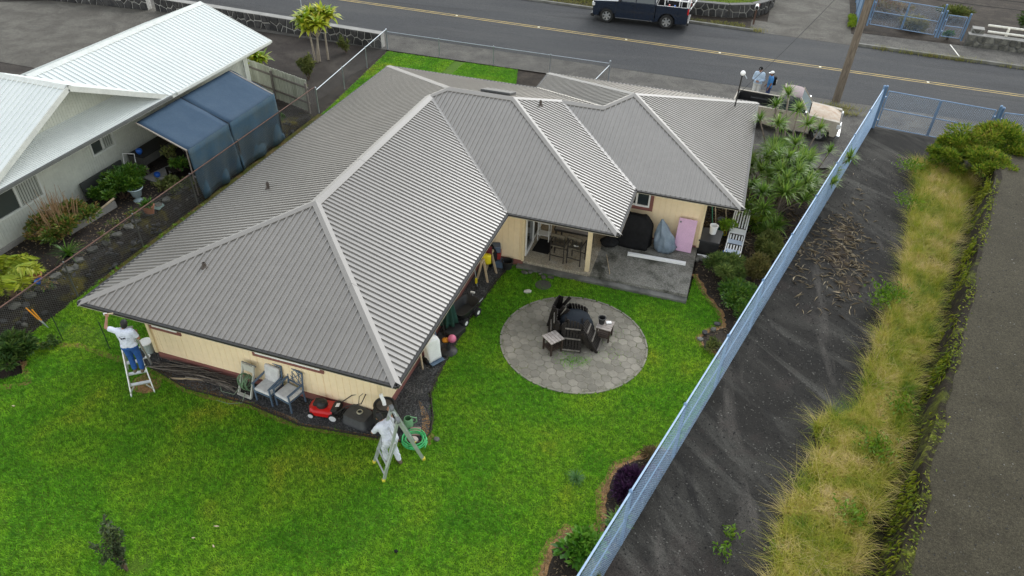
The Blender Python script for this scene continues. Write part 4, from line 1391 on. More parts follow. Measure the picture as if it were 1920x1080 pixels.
# ------------------------------------------------------------------ chain-link fences
def chain_link(A, B, z0, z1, pitch, r, mat, parent, off, name='chain_link', lift=None):
    """woven diagonal wires between plan points A and B; lift(s) adds ground height"""
    A, B = np.array(A, float), np.array(B, float)
    L = np.linalg.norm(B - A)
    d = (B - A) / L
    h = z1 - z0
    nrm = np.array([d[1], -d[0]])
    segs = []
    for sgn in (1, -1):
        k = np.arange(-h, L, pitch) if sgn > 0 else np.arange(0, L + h, pitch)
        for s0 in k:
            s1 = s0 + sgn * h
            za, zb = z0, z1
            lo, hi = 0, L
            ta, tb = 0.0, 1.0
            if sgn > 0:
                ta, tb = max(0, (lo - s0) / h), min(1, (hi - s0) / h)
            else:
                ta, tb = max(0, (s0 - hi) / h), min(1, (s0 - lo) / h)
            if tb - ta < .02:
                continue
            segs.append((s0 + sgn * h * ta, z0 + h * ta, s0 + sgn * h * tb, z0 + h * tb, sgn))
    S = np.array(segs)
    n = len(S)
    def pt(s, z, sg):
        q = A[None] + d[None] * s[:, None] + nrm[None] * (sg * r * .9)[:, None]
        zz = z + (np.array([lift(x) for x in s]) if lift else 0)
        return np.concatenate([q, zz[:, None]], 1)
    a, b_ = pt(S[:, 0], S[:, 1], S[:, 4]), pt(S[:, 2], S[:, 3], S[:, 4])
    D = b_ - a
    D /= np.linalg.norm(D, axis=1, keepdims=True)
    N = np.array([nrm[0], nrm[1], 0])[None]
    X = np.cross(D, N)
    ring = []
    for i in range(3):
        t_ = 2 * math.pi * i / 3
        ring.append((X * math.cos(t_) + N * math.sin(t_)) * r)
    V = np.stack([a + ring[0], a + ring[1], a + ring[2], b_ + ring[0], b_ + ring[1], b_ + ring[2]], 1).reshape(-1, 3) - np.array(off)
    F = (np.arange(n)[:, None, None] * 6 + np.array([(0, 1, 4, 3), (1, 2, 5, 4), (2, 0, 3, 5)])[None]).reshape(-1, 4)
    return npmesh(name, V, F, mat, parent, kind='stuff')

def fence(name, label, A, B, h, spacing, pm, wm, rail_r=.022, post_r=.03, pitch=.085, wr=.0022, mids=(), z=0.0, ends=(True, True), brace=False, railmat=None):
    A, B = Vector(A), Vector(B)
    root = thing(name, label, 'fence', (A.x, A.y, z))
    d = (B - A)
    L = d.length
    d.normalize()
    n = max(1, round(L / spacing))
    pmesh = MB().lathe([(post_r, 0), (post_r, h + .02), (post_r * 1.15, h + .025), (post_r * .9, h + .055), (.005, h + .07)], (0, 0, 0), 10).mesh('post', pm, 50)
    fatm = MB().lathe([(post_r * 1.5, 0), (post_r * 1.5, h + .12), (post_r * 1.7, h + .125), (post_r, h + .17), (.005, h + .18)], (0, 0, 0), 10).mesh('end_post', pm, 50)
    for i in range(n + 1):
        if (i == 0 and not ends[0]) or (i == n and not ends[1]):
            continue
        p = d * L * i / n
        e = i in (0, n)
        place('end_post' if e else 'post', fatm if e else pmesh, root, (p.x, p.y, 0))
    a, b_ = Vector((0, 0, h)), Vector((d.x * L, d.y * L, h))
    MB().tube([a, b_], rail_r, 8).build('top_rail', railmat or pm, root, smooth=60)
    for m_ in mids:
        MB().tube([(0, 0, m_), (d.x * L, d.y * L, m_)], rail_r * .7, 8).build('mid_rail', pm, root, smooth=60)
    side = Vector((d.y, -d.x)) * post_r
    chain_link((A.x + side.x, A.y + side.y), (B.x + side.x, B.y + side.y), z + .03, z + h + .01, pitch, wr, wm, root, (A.x, A.y, z))
    return root

B0, B1 = (fx(-6.5), -6.5), (21.62, 25.42)
fence('chain_link_fence', 'long blue chain-link fence between the lawn and the dark cinder lot', B0, B1, 1.9, 3.1, BLUEG, BLUEW, .024, .042, .085, .0025, mids=(.95,), railmat=BLUEW)
fence('chain_link_fence', 'old chain-link fence with a rusty brown top rail along the neighbour garden', (-3.42, -.6), (-3.52, 17.35), 1.3, 3.0, WIRE, WIRE, .022, .028, .085, .0030, railmat=RUST, ends=(True, False))
fence('chain_link_fence', 'galvanised chain-link fence along the lawn edge from the board fence to the street corner', (-3.52, 17.4), (-4.38, 26.5), 1.12, 3.0, GALV, WIRE, .022, .026, .095, .0020, ends=(True, False))
fence('chain_link_fence', 'low galvanised chain-link fence along the street behind the strip of lawn', (-4.38, 26.55), (8.6, 26.35), 1.0, 3.2, GALV, WIRE, .020, .026, .095, .0018)
fence('chain_link_fence', 'short galvanised chain-link return running from the street fence towards the garage roof', (8.6, 26.2), (8.2, 22.6), .95, 3.2, GALV, WIRE, .020, .024, .095, .0018, ends=(False, True))

def gate(name, label, A, B, h, leaves, pm, wm, z=0, posts=True, wr=.0026, pitch=.085, bottom=.12, cat='gate'):
    A, B = Vector(A), Vector(B)
    root = thing(name, label, cat, (A.x, A.y, z))
    d = B - A
    L = d.length
    d.normalize()
    if posts:
        for s in (0, L):
            p = d * s
            MB().lathe([(.06, 0), (.06, h + .2), (.065, h + .205), (.04, h + .25), (.01, h + .26)], (p.x, p.y, 0), 10).build('gate_post', pm, root, smooth=50)
    s0 = .1
    w_ = (L - .2) / leaves
    for i in range(leaves):
        a, b_ = d * (s0 + w_ * i + .03), d * (s0 + w_ * (i + 1) - .03)
        mb = MB()
        q = lambda v, zz: (v.x, v.y, zz)
        for zz in (bottom, (bottom + h) / 2, h):
            mb.tube([q(a, zz), q(b_, zz)], .024, 8)
        for v in (a, b_):
            mb.tube([q(v, bottom), q(v, h)], .026, 8)
        lf = mb.build('gate_leaf', pm, root, smooth=60)
        chain_link((A.x + a.x, A.y + a.y), (A.x + b_.x, A.y + b_.y), z + bottom, z + h, pitch, wr, wm, lf, (A.x, A.y, z))
        # hinges / latch
        for zz in (bottom + .3, h - .3):
            v = d * (s0 + w_ * (i if i % 2 == 0 else i + 1))
            MB().box((v.x, v.y, zz), (.12, .1, .07), math.atan2(d.y, d.x)).build('hinge', pm, lf)
    return root
gate('double_gate', 'blue chain-link double gate closing the dark cinder lot towards the street', (21.72, 25.38), (26.35, 24.75), 1.85, 2, BLUEG, BLUEW)
gate('side_gate', 'short blue chain-link panel right of the double gate beside the big bush', (26.55, 25.0), (28.6, 25.1), 1.7, 1, BLUEG, BLUEW, cat='fence panel')
gate('double_gate', 'blue chain-link double gate across the street beside the concrete driveway', (22.35, 41.7), (26.3, 40.85), 1.75, 2, BLUEG, BLUEW, .14)
gate('side_gate', 'narrow blue chain-link panel between the far gate and the stone wall with pipe rails', (26.45, 40.85), (27.75, 40.7), 1.4, 1, BLUEG, BLUEW, .14, cat='fence panel')
fence('chain_link_fence', 'blue chain-link fence across the street edging the concrete driveway', (21.75, 41.9), (22.3, 56), 1.7, 3.0, BLUEG, BLUEW, .022, .03, .1, .004)

# ------------------------------------------------------------------ lava rock walls: every stone a piece
def stone_protos(mat, k=7, seed=3):
    out = []
    g = random.Random(seed)
    for i in range(k):
        bm = bmesh.new()
        bmesh.ops.create_icosphere(bm, subdivisions=1, radius=.5)
        for v in bm.verts:
            f = g.uniform(.82, 1.18)
            v.co = Vector((v.co.x * f, v.co.y * f, v.co.z * f))
            for ax in range(3):
                v.co[ax] = max(-.40, min(.40, v.co[ax])) * 1.2
        me = bpy.data.meshes.new('stone')
        bm.to_mesh(me)
        bm.free()
        me.materials.append(mat)
        me.shade_smooth()
        me.set_sharp_from_angle(angle=R(35))
        out.append(me)
    return out
ST_L = stone_protos(LAVA)
ST_G = stone_protos(LAVAG, seed=5)
def clip_half(poly, p, n):
    """keep the side of the line through p where (q-p).n <= 0"""
    out = []
    for i in range(len(poly)):
        a, b_ = poly[i], poly[(i + 1) % len(poly)]
        da = (a[0] - p[0]) * n[0] + (a[1] - p[1]) * n[1]
        db = (b_[0] - p[0]) * n[0] + (b_[1] - p[1]) * n[1]
        if da <= 0:
            out.append(a)
        if (da < 0 < db) or (db < 0 < da):
            k = da / (da - db)
            out.append((a[0] + (b_[0] - a[0]) * k, a[1] + (b_[1] - a[1]) * k))
    return out
def rock_wall(name, label, path, z0, h, th, mat, sz, core=MORTAR, coping=CONC, joint=.03, smin=0, smax=1e9):
    """mortared wall: every face stone is its own irregular polygon block"""
    root = thing(name, label, 'wall', (path[0][0], path[0][1], z0))
    P = [Vector((x, y)) for x, y in path]
    mb, cp = MB(), MB()
    for a, b_ in zip(P[:-1], P[1:]):
        mb.bar((a.x, a.y, z0 + h / 2 - .1), (b_.x, b_.y, z0 + h / 2 - .1), th, h + .16)
        cp.bar((a.x, a.y, z0 + h + .0), (b_.x, b_.y, z0 + h + .0), th + .05, .05)
    mb.build('core', core, root, world=True)
    cp.build('coping', coping, root, world=True)
    for a, b_ in zip(P[:-1], P[1:]):
        d = b_ - a
        L = d.length
        d.normalize()
        nrm = Vector((d.y, -d.x))
        rows = max(2, round(h / sz / .85))
        cols = max(1, round(L / sz))
        pts = [((i + .5 + random.uniform(-.38, .38) + .5 * (j % 2)) * L / cols, (j + .5 + random.uniform(-.33, .33)) * h / rows) for j in range(rows) for i in range(cols)]
        for i, p in enumerate(pts):
            poly = [(0, 0), (L, 0), (L, h), (0, h)]
            for k, q in enumerate(pts):
                if k == i or abs(q[0] - p[0]) > 3 * sz:
                    continue
                n_ = (q[0] - p[0], q[1] - p[1])
                l_ = math.hypot(*n_)
                if l_ < 1e-6:
                    continue
                n_ = (n_[0] / l_, n_[1] / l_)
                m_ = ((p[0] + q[0]) / 2 - n_[0] * joint, (p[1] + q[1]) / 2 - n_[1] * joint)
                poly = clip_half(poly, m_, n_)
                if len(poly) < 3:
                    break
            if len(poly) < 3:
                continue
            cx, cz = sum(q[0] for q in poly) / len(poly), sum(q[1] for q in poly) / len(poly)
            pr = .04 + random.uniform(0, .04)
            W3 = lambda s, z, o_: (a.x + d.x * s + nrm.x * o_, a.y + d.y * s + nrm.y * o_, z0 + z)
            n = len(poly)
            m2 = [(cx + (x - cx) * .72, cz + (z - cz) * .72) for x, z in poly]
            vs_ = [W3(x, z, th / 2 - .03) for x, z in poly] + [W3(x, z, th / 2 + pr * .6) for x, z in poly] + [W3(x, z, th / 2 + pr + random.uniform(-.012, .012)) for x, z in m2]
            st = MB().add(vs_, [(k, (k + 1) % n, n + (k + 1) % n, n + k) for k in range(n)] + [(n + k, n + (k + 1) % n, 2 * n + (k + 1) % n, 2 * n + k) for k in range(n)] + [tuple(range(2 * n, 3 * n))])
            st.build('stone', mat, root, world=True)
    return root
rock_wall('rock_wall', 'low black lava rock wall with pale mortar along the street at the neighbour yard', [(-21, 27.6), (-12.3, 27.15), (-4.75, 26.75)], -.05, .85, .42, LAVA, .42)
pts = [(6.5, 40.9), (11.2, 40.35), (13.6, 40.55), (15.1, 41.3), (15.9, 42.5), (16.2, 44.2), (16.2, 47)]
rock_wall('rock_wall', 'curved lava rock wall holding up the bright lawn across the street', pts, 0, .8, .4, LAVA, .40, core=M('dark_mortar', (.30, .295, .275)), coping=M('dark_coping', (.06, .06, .055)))
ins = [(x - .15 * (i > 2), y + .2) for i, (x, y) in enumerate(pts)]
sheet('far_lawn', ins + [(16, 60), (-10, 60), (-10, 41.5), (3, 41.1)], .78, TURF)
P = scatter(ins + [(16, 50), (6, 50)], 500)
V, F = blades(P, .78, .09, .03, .9, 1)
npmesh('far_grass', V, F, leafmat('far_grass_leaf', [(.14, .21, .012), (.20, .27, .02), (.27, .30, .04)], .8, .6, .3), kind='stuff')
rock_wall('rock_wall', 'weathered grey stone wall under white pipe rails across the street', [(27.9, 40.3), (28.9, 40.2), (46, 38.9)], .0, .75, .5, LAVAG, .36, core=M('grey_core', (.12, .12, .115)))

rp = rock_wall('stone_pillar', 'pale stone pillar at the end of the wall with white pipe rails', [(28.1, 40.72), (28.75, 40.66)], .0, 1.0, .55, LAVAG, .3, core=M('pillar_core', (.2, .2, .19)))
rp['category'] = 'pillar'
gr = thing('pipe_rail', 'two white pipe rails running above the weathered stone wall across the street', 'railing', (29, 40.5, .7))
WPIPE = M('white_pipe', (.72, .70, .64), (.6, .58, .5), 6, .5)
for zz, dy in ((1.2, .55), (.95, .15)):
    MB().tube([(28.9, 40.25 + dy, zz), (46, 38.95 + dy, zz)], .065, 10).build('rail', WPIPE, gr, smooth=60, world=True)
for x in (30, 33.5, 37, 40.5, 44):
    MB().b2(x - .05, x + .05, 40.55 - .076 * (x - 29), 40.75 - .076 * (x - 29), .6, 1.2).build('support', WPIPE, gr, world=True)
# joint strip on the pavement
tag(MB().bar((27.2, 37.5, .15), (27.0, 39.6, .15), .06, .02).build('joint_strip', WPIPE), 'thin pale joint strip lying across the far pavement', 'joint strip')

# rock slope behind the rusty fence: stones stacked in the bank
slope = thing('rock_bank', 'bank of dark mossy lava stones under the neighbour garden behind the rusty fence', 'rock bank', (-3.7, 8, 0))
mb = MB()
n = 40
rows = [(-3.56, -.02), (-3.66, .2), (-3.78, .42), (-3.95, .56), (-4.3, .585)]
vv = [(x + random.uniform(-.05, .05), -1.5 + 18.5 * i / n, min(z, nz(-4, -1.5 + 18.5 * i / n) + .02 - (.05 if z < .1 else 0)) + random.uniform(-.02, .02)) for x, z in rows for i in range(n + 1)]
mb.add(vv, [(k_ * (n + 1) + i, k_ * (n + 1) + i + 1, (k_ + 1) * (n + 1) + i + 1, (k_ + 1) * (n + 1) + i) for k_ in range(4) for i in range(n)])
mb.build('soil', ground_mat('mossy_bank', [(0, 0, 0, 0, 0, 0, (.022, .018, .014)), (1.3, (1, 1, 1), 0, .4, .5, .66, (.10, .085, .012)), (3, (1, 1, 1), 0, 0, .5, .7, (.03, .03, .028))], .9, 20), slope, world=True)
for k in range(120):
    y = random.uniform(-1.2, 15.5)
    t_ = random.random()
    x = -3.55 - .42 * t_
    z = min(.02 + .55 * t_, nz(-4, y) + .02)
    s = random.uniform(.08, .22)
    place('stone', random.choice(ST_G if random.random() < .15 else ST_L), slope, (x + 3.7, y - 8, z), (random.uniform(-.6, .6), random.uniform(-.6, .6), random.uniform(0, 6)), (s * 1.3, s, s * .7))
# row of flat border stones on top of the bank
for k, y in enumerate(np.arange(.8, 9.6, .52)):
    o = place('border_stone', random.choice(ST_G), None, (-4.02 + random.uniform(-.08, .08), y + random.uniform(-.1, .1), .62), (0, 0, random.uniform(0, 3)), (.36, .30, .16))
    tag(o, ORD[k] + ' grey border stone along the neighbour garden bed, counted from the tree fern', 'stone', 'border stones of the neighbour garden bed')
# far-left rock wall in the neighbour's front
rock_wall('rock_wall', 'dark rock wall at the far left beyond the white roof', [(-32, 26.6), (-24.3, 27.3), (-21.6, 27.5)], 0, .9, .45, LAVA, .5)

# ------------------------------------------------------------------ utility pole, wires, mailbox
up = thing('utility_pole', 'leaning weathered wooden utility pole standing at the roadside by the cream pickup', 'utility pole', (20.12, 28.15, 0))
MB().tube([(0, 0, -.2), (.05, -.05, 4), (.11, -.12, 9.6)], [.20, .175, .145], 14).build('pole', POLE, up, smooth=60)
MB().box((.13, -.3, 8.9), (2.2, .1, .12)).build('crossarm', POLE, up)
WIREB = M('black_cable', (.012, .012, .013), rough=.6)
def cable(name, label, a, b_, sag, r):
    a, b_ = Vector(a), Vector(b_)
    n = 20
    pts = [a.lerp(b_, i / n) + Vector((0, 0, -sag * 4 * (i / n) * (1 - i / n))) for i in range(n + 1)]
    o = MB().tube(pts, r, 5).build(name, WIREB, None, smooth=90)
    return tag(o, label, 'cable')
cable('service_wire', 'thin dark service cable from the roof mast up to the utility pole', (15.25, 18.85, 3.25), (20.2, 28.0, 7.6), .25, .012)
cable('overhead_wire', 'lower of two overhead wires crossing the top right corner', (19.6, 16.68, 8.05), (40, 15.9, 8.0), .05, .008)
cable('overhead_wire', 'upper of two overhead wires crossing the top right corner', (20.6, 17.6, 8.05), (40, 17.2, 8.0), .05, .008)
ms_ = thing('roof_mast', 'thin dark mast with a white ball top on the garage roof', 'mast', (15.2, 18.6, 2.75))
MB().tube([(0, 0, -.1), (0.02, 0, 1.35)], .028, 8).build('pole', GUT, ms_, smooth=60)
MB().ell((.03, 0, 1.42), (.10, .10, .10), 12, 8).build('weather_head', WHITE, ms_, smooth=180)
MB().tube([(.08, 0, 1.4), (.22, .02, 1.22)], .02, 6).build('arm', GALV, ms_)
mbx = thing('mailbox', 'pale mailbox on a brown wooden post at the far kerb', 'mailbox', (15.35, 39.2, .1))
MB().box((0, 0, .5), (.11, .11, 1.0)).build('post', M('brown_post', (.09, .05, .035)), mbx)
pr = [(-.11, 0), (.11, 0), (.11, .12)] + [(.11 * math.cos(a), .12 + .11 * math.sin(a)) for a in np.linspace(0, math.pi, 9)[1:-1]] + [(-.11, .12)]
MB().prism(pr, -.27, .25, lambda x, y, z: (x, z, 1.0 + y)).build('box', WHITE, mbx, smooth=40)
MB().prism([(x * .86, y * .86 + .01) for x, y in pr], -.285, -.272, lambda x, y, z: (x, z, 1.0 + y)).build('door', DARK, mbx)
MB().box((.13, .05, 1.2), (.015, .03, .16)).build('flag', REDP, mbx)
# thin white pole by the ti tree on the street side
wp = thing('marker_pole', 'slim pale pole rising behind the yellow-green ti plant by the rock wall', 'pole', (-10.6, 27.9, 0))
MB().tube([(0, 0, 0), (0, 0, 3.4)], .03, 8).build('pole', GALV, wp, smooth=60)
# ------------------------------------------------------------------ vehicles
def wheel(parent, c, r, w_, side, rimmat, spokes=6):
    wl = MB()
    prof = [(r * .62, -w_ / 2), (r * .93, -w_ / 2), (r, -w_ * .36), (r, w_ * .36), (r * .93, w_ / 2), (r * .62, w_ / 2)]
    o = MB()
    n = 26
    for p_, q in prof:
        for j in range(n):
            a = 2 * math.pi * j / n
            o.v.append((p_ * math.cos(a), q, p_ * math.sin(a)))
    for i in range(len(prof) - 1):
        for j in range(n):
            o.f.append((i * n + j, i * n + (j + 1) % n, (i + 1) * n + (j + 1) % n, (i + 1) * n + j))
    me = o.mesh('wheel', RUBBER, 40)
    root = place('wheel', me, parent, c)
    rim_ = MB()
    yo = side * w_ * .36
    dish = [(r * .66, side * w_ * .5), (r * .60, side * w_ * .5), (r * .57, side * w_ * .36), (r * .55, side * w_ * .1)]
    k = len(rim_.v)
    for p_, q in dish:
        for j in range(n):
            a = 2 * math.pi * j / n
            rim_.v.append((p_ * math.cos(a), q, p_ * math.sin(a)))
    for i in range(3):
        for j in range(n):
            rim_.f.append((k + i * n + j, k + i * n + (j + 1) % n, k + (i + 1) * n + (j + 1) % n, k + (i + 1) * n + j))
    rim_.build('rim', rimmat, root, smooth=40)
    MB().prism([(r * .6 * math.cos(2 * math.pi * j / 20), r * .6 * math.sin(2 * math.pi * j / 20)) for j in range(20)], -w_ * .1, w_ * .1, lambda x, y, z: (x, z, y)).build('dark_backing_disc', DARK, root)  # dark backing disc added behind the spokes so that they stand out
    sp = MB()
    for s in range(spokes):
        a = 2 * math.pi * s / spokes + .3
        sp.bar((.04 * math.cos(a), yo, .04 * math.sin(a)), (r * .6 * math.cos(a), yo + side * .02, r * .6 * math.sin(a)), .09 * r / .38, .04, (0, 1, 0))
    hub = [(.075 * math.cos(2 * math.pi * j / 12), .075 * math.sin(2 * math.pi * j / 12)) for j in range(12)]
    sp.prism(hub, yo - .02, yo + side * .05, lambda x, y, z: (x, z, y))
    sp.build('spokes', rimmat, root)
    return root

def arch(cx, cz, r, n=10, a0=0, a1=math.pi):
    return [(cx + r * math.cos(a), cz + r * math.sin(a)) for a in np.linspace(a0, a1, n)]

def loft(sections, mat, name, parent, smooth=40, bevel=0):
    """sections: lists of equal-length rings of 3D points"""
    n = len(sections[0])
    mb = MB()
    mb.v = [tuple(p) for s in sections for p in s]
    for i in range(len(sections) - 1):
        for j in range(n):
            mb.f.append((i * n + j, i * n + (j + 1) % n, (i + 1) * n + (j + 1) % n, (i + 1) * n + j))
    mb.f.append(tuple(reversed(range(n))))
    mb.f.append(tuple((len(sections) - 1) * n + j for j in range(n)))
    return mb.build(name, mat, parent, smooth=smooth, bevel=bevel)

def pickup(name, label, loc, rz, Lg, W, wb, r, paint, roofpaint, hoodpaint, rimmat, crew, bumper, bedmat, floor_z, hoodz, cabz, belt, group=None):
    """local x forward (rear axle at x=0), y left, z up"""
    T = thing(name, label, 'pickup truck', loc, rz)
    hw = W / 2
    xf = wb + (Lg - wb) * .42
    xr = xf - Lg
    bed0, bed1 = xr + .05, (xr + .05) + (1.98 if crew else 1.92)
    cab0 = bed1 + .03
    ar = r * 1.22
    sill = r * .95 - .06
    # sides as profile plates with real wheel openings, one per side
    def side(poly, y0, y1, nm, mat):
        return MB().prism(poly, y0, y1, lambda x, y, z: (x, z, y)).build(nm, mat, T, bevel=.018)
    # cab and front clip lower body
    prof = [(cab0, sill), (wb - ar, sill)] + arch(wb, r * .98, ar, 12, math.pi, 0)[0:] + [(xf - .12, sill + .05), (xf - .02, sill + .18), (xf, hoodz - .2), (xf - .06, hoodz - .06), (wb - .55 + .05, hoodz + .02), (wb - .75, belt), (cab0, belt)]
    for y0, y1 in ((-hw, -hw + .22), (hw - .22, hw)):
        side(prof, y0, y1, 'body_side', paint)
    # bed sides
    bp = [(bed0, sill + .06), (-ar, sill)] + arch(0, r * .98, ar, 12, math.pi, 0) + [(bed1, sill), (bed1, belt - .02), (bed0, belt - .02)]
    for y0, y1 in ((-hw, -hw + .10), (hw - .10, hw)):
        side(bp, y0, y1, 'bed_side', paint)
    mb = MB().b2(bed0 + .02, bed1 - .02, -hw + .11, hw - .11, floor_z - .05, floor_z)
    mb.b2(bed1 - .06, bed1, -hw + .11, hw - .11, floor_z, belt - .04)
    mb.b2(bed0 + .02, bed0 + .06, -hw + .11, hw - .11, floor_z, belt - .06)
    for s in (-1, 1):
        mb.b2(bed0 + .07, bed1 - .07, s * (hw - .115), s * (hw - .14), floor_z, belt - .03)
        mb.b2(-.42, .42, s * (hw - .36), s * (hw - .142), floor_z, floor_z + .22)
    mb.build('bed_liner', bedmat, T, bevel=.01)
    MB().b2(bed0 - .05, bed0 + .015, -hw + .06, hw - .06, sill + .1, belt - .03).build('tailgate', paint, T, bevel=.015)
    # hood and cowl
    hs_ = []
    for x, z, w_ in ((wb - .62, belt - .02 + .04, hw - .10), (wb - .3, hoodz + .03, hw - .06), (wb + .25, hoodz + .01, hw - .06), (xf - .22, hoodz - .07, hw - .10), (xf - .05, hoodz - .16, hw - .16)):
        hs_.append([(x, -w_, sill + .25), (x, -w_, z - .05), (x, -w_ * .8, z), (x, 0, z + .03), (x, w_ * .8, z), (x, w_, z - .05), (x, w_, sill + .25)])
    loft(hs_, hoodpaint, 'hood', T, 35)
    # floor / underside
    MB().b2(xr + .25, xf - .25, -hw + .25, hw - .25, sill - .04, sill + .22).build('chassis', DARK, T)
    MB().b2(cab0 + .02, wb - .5, -hw + .2, hw - .2, sill, belt - .06).build('cabin_floor', DARK, T)
    # cab greenhouse
    cl_ = (wb - .72) - cab0
    xc0 = cab0
    ring = lambda x, z0, zt, wb_, wt: [(x, -wb_, z0), (x, -wt, zt), (x, wt, zt), (x, wb_, z0)]
    fr = wb - .66                        # windscreen foot
    ft = fr - .50                        # windscreen top
    rt = cab0 + .12
    zb_, zt = belt - .02, cabz
    wt_ = hw - .20
    wl_ = hw - .05
    # roof
    rs = []
    for x, z, w_ in ((rt - .03, zt - .05, wt_ - .02), (rt + .15, zt, wt_), ((rt + ft) / 2, zt + .025, wt_), (ft - .1, zt, wt_), (ft + .04, zt - .05, wt_ - .02)):
        rs.append([(x, -w_, z - .05), (x, -w_ * .9, z), (x, 0, z + .015), (x, w_ * .9, z), (x, w_, z - .05)])
    loft(rs, roofpaint, 'roof', T, 50)
    # pillars
    pl_ = MB()
    for s in (-1, 1):
        pl_.bar((fr, s * wl_, zb_), (ft, s * wt_, zt - .04), .06, .08)
        pl_.bar((cab0 + .04, s * wl_, zb_), (rt, s * wt_, zt - .04), .07, .16 if not crew else .12)
        mid = (cab0 + fr) / 2 + (.1 if crew else -.25)
        pl_.bar((mid, s * wl_, zb_), (mid - .08, s * wt_, zt - .04), .06, .09)
    pl_.b2(cab0, cab0 + .05, -wl_, wl_, belt - .3, belt)
    pl_.build('pillar', paint, T)
    q = MB()
    q.add([(fr, -wl_ + .05, zb_ + .01), (fr, wl_ - .05, zb_ + .01), (ft, wt_ - .04, zt - .05), (ft, -wt_ + .04, zt - .05)], [(0, 1, 2, 3)])
    q.build('windscreen', glassmat(name + '_windscreen', (.20, .25, .26)), T)  # bluish-white reflection is put into the pale glass colour
    q = MB()
    q.add([(cab0 + .03, -wl_ + .05, zb_), (cab0 + .03, wl_ - .05, zb_), (rt, wt_ - .04, zt - .05), (rt, -wt_ + .04, zt - .05)], [(0, 3, 2, 1)])
    q.build('rear_window', GLASS, T)
    for s in (-1, 1):
        q = MB()
        y0, y1 = s * (wl_ - .01), s * (wt_ - .01)
        q.add([(cab0 + .08, y0, zb_), (fr - .05, y0, zb_), (ft - .02, y1, zt - .05), (rt + .02, y1, zt - .05)], [(0, 1, 2, 3)])
        q.build('side_window', GLASS, T)
    # interior block + seats
    MB().b2(cab0 + .2, cab0 + .75, -hw + .2, hw - .2, sill + .1, belt + .1).build('seat', M(name + '_seat', (.05, .045, .04)), T, bevel=.05)
    MB().b2(fr - .45, fr - .1, -hw + .2, hw - .2, belt - .2, belt - .01).build('dashboard', DARK, T, bevel=.03)
    # doors: shut lines as thin dark gaps and handles
    ln = MB()
    doors = [(wb - ar - .02, )] if not crew else [(wb - ar - .02,), ((cab0 + wb - ar) / 2,)]
    for s in (-1, 1):
        for (xd_,) in doors + [(cab0 + .03,)]:
            MB().b2(xd_ - .008, xd_ + .008, s * hw - .004, s * hw + .004, sill + .05, belt - .03).build('shut_line', DARK, T)
    for s in (-1, 1):
        for x in ([cab0 + .25] if not crew else [cab0 + .2, (cab0 + wb - ar) / 2 + .2]):
            MB().box((x, s * (hw + .015), belt - .13), (.18, .03, .035)).build('handle', paint if crew else BLACKP, T)
        MB().box((fr - .12, s * (hw + .12), belt + .1), (.1, .2, .16)).build('mirror', BLACKP if crew else CHROME, T, bevel=.03)
        MB().b2(cab0 + .1, wb - ar - .05, s * (hw + .004) - .012, s * (hw + .004) + .012, sill + .02, sill + .05).build('side_trim', CHROME, T)
    # bumpers, grille, lamps
    bpr = [(xf - .10, sill - .06), (xf + .10, sill - .02), (xf + .12, sill + .14), (xf - .05, sill + .17)]
    MB().prism(bpr, -hw + .02, hw - .02, lambda x, y, z: (x, z, y)).build('front_bumper', bumper, T, bevel=.03)
    MB().b2(xr - .10, xr + .02, -hw + .05, hw - .05, sill - .02, sill + .14).build('rear_bumper', bumper, T, bevel=.03)
    MB().b2(xf - .03, xf + .012, -hw + .38, hw - .38, sill + .2, hoodz - .2).build('grille', BLACKP, T, bevel=.01)
    for s in (-1, 1):
        MB().box((xf - .04, s * (hw - .13), hoodz - .27), (.18, .30, .20)).build('headlight', M('lamp_lens_%s_%d' % (name, s), (.65, .66, .66), rough=.15), T, bevel=.02)
        MB().box((xr + .03, s * (hw - .04), belt - .25), (.10, .10, .34)).build('tail_light', TAIL, T, bevel=.02)
    for x in (0, wb):
        for s in (-1, 1):
            wheel(T, (x, s * (hw - .13), r), r, .25 if not crew else .29, s, rimmat)
    return T
CHROME = M('chrome', (.62, .63, .64), rough=.18, metal=.9)
TAIL = M('tail_lens', (.45, .015, .015), rough=.2)
CREAM = M('faded_cream_paint', (.40, .36, .295), (.34, .30, .24), 1.5, .6)
CREAMR = M('oxidised_roof_paint', (.24, .18, .185), (.19, .145, .15), 2.5, .7)
CREAMH = M('rust_stained_hood_paint', (.46, .385, .30), (.36, .235, .15), 1.7, .65, lo=.42, hi=.68)
NAVYP = M('dark_navy_paint', (.011, .018, .034), rough=.25, coat=.5)
RIMM = M('alloy_rim', (.55, .56, .57), rough=.3, metal=.7)
dx_, dy_ = 19.23 - 16.25, 22.80 - 23.10
pickup('pickup_truck', 'faded cream single-cab pickup with a rust-stained hood beside the garage', (16.22, 23.98, .008), math.atan2(dy_, dx_), 4.85, 1.76, 3.0, .36, CREAM, CREAMR, CREAMH, RIMM, False, CHROME,
       BLACKP, .74, 1.12, 1.84, 1.17)
RAM = pickup('pickup_truck', 'dark navy crew-cab pickup with silver rims parked along the far kerb', (10.08, 37.33, .01), math.atan2(-.15, -3.78), 6.0, 2.02, 3.79, .43, NAVYP, NAVYP, NAVYP, RIMM, True, BLACKP,
       BLACKP, .92, 1.36, 1.98, 1.40)
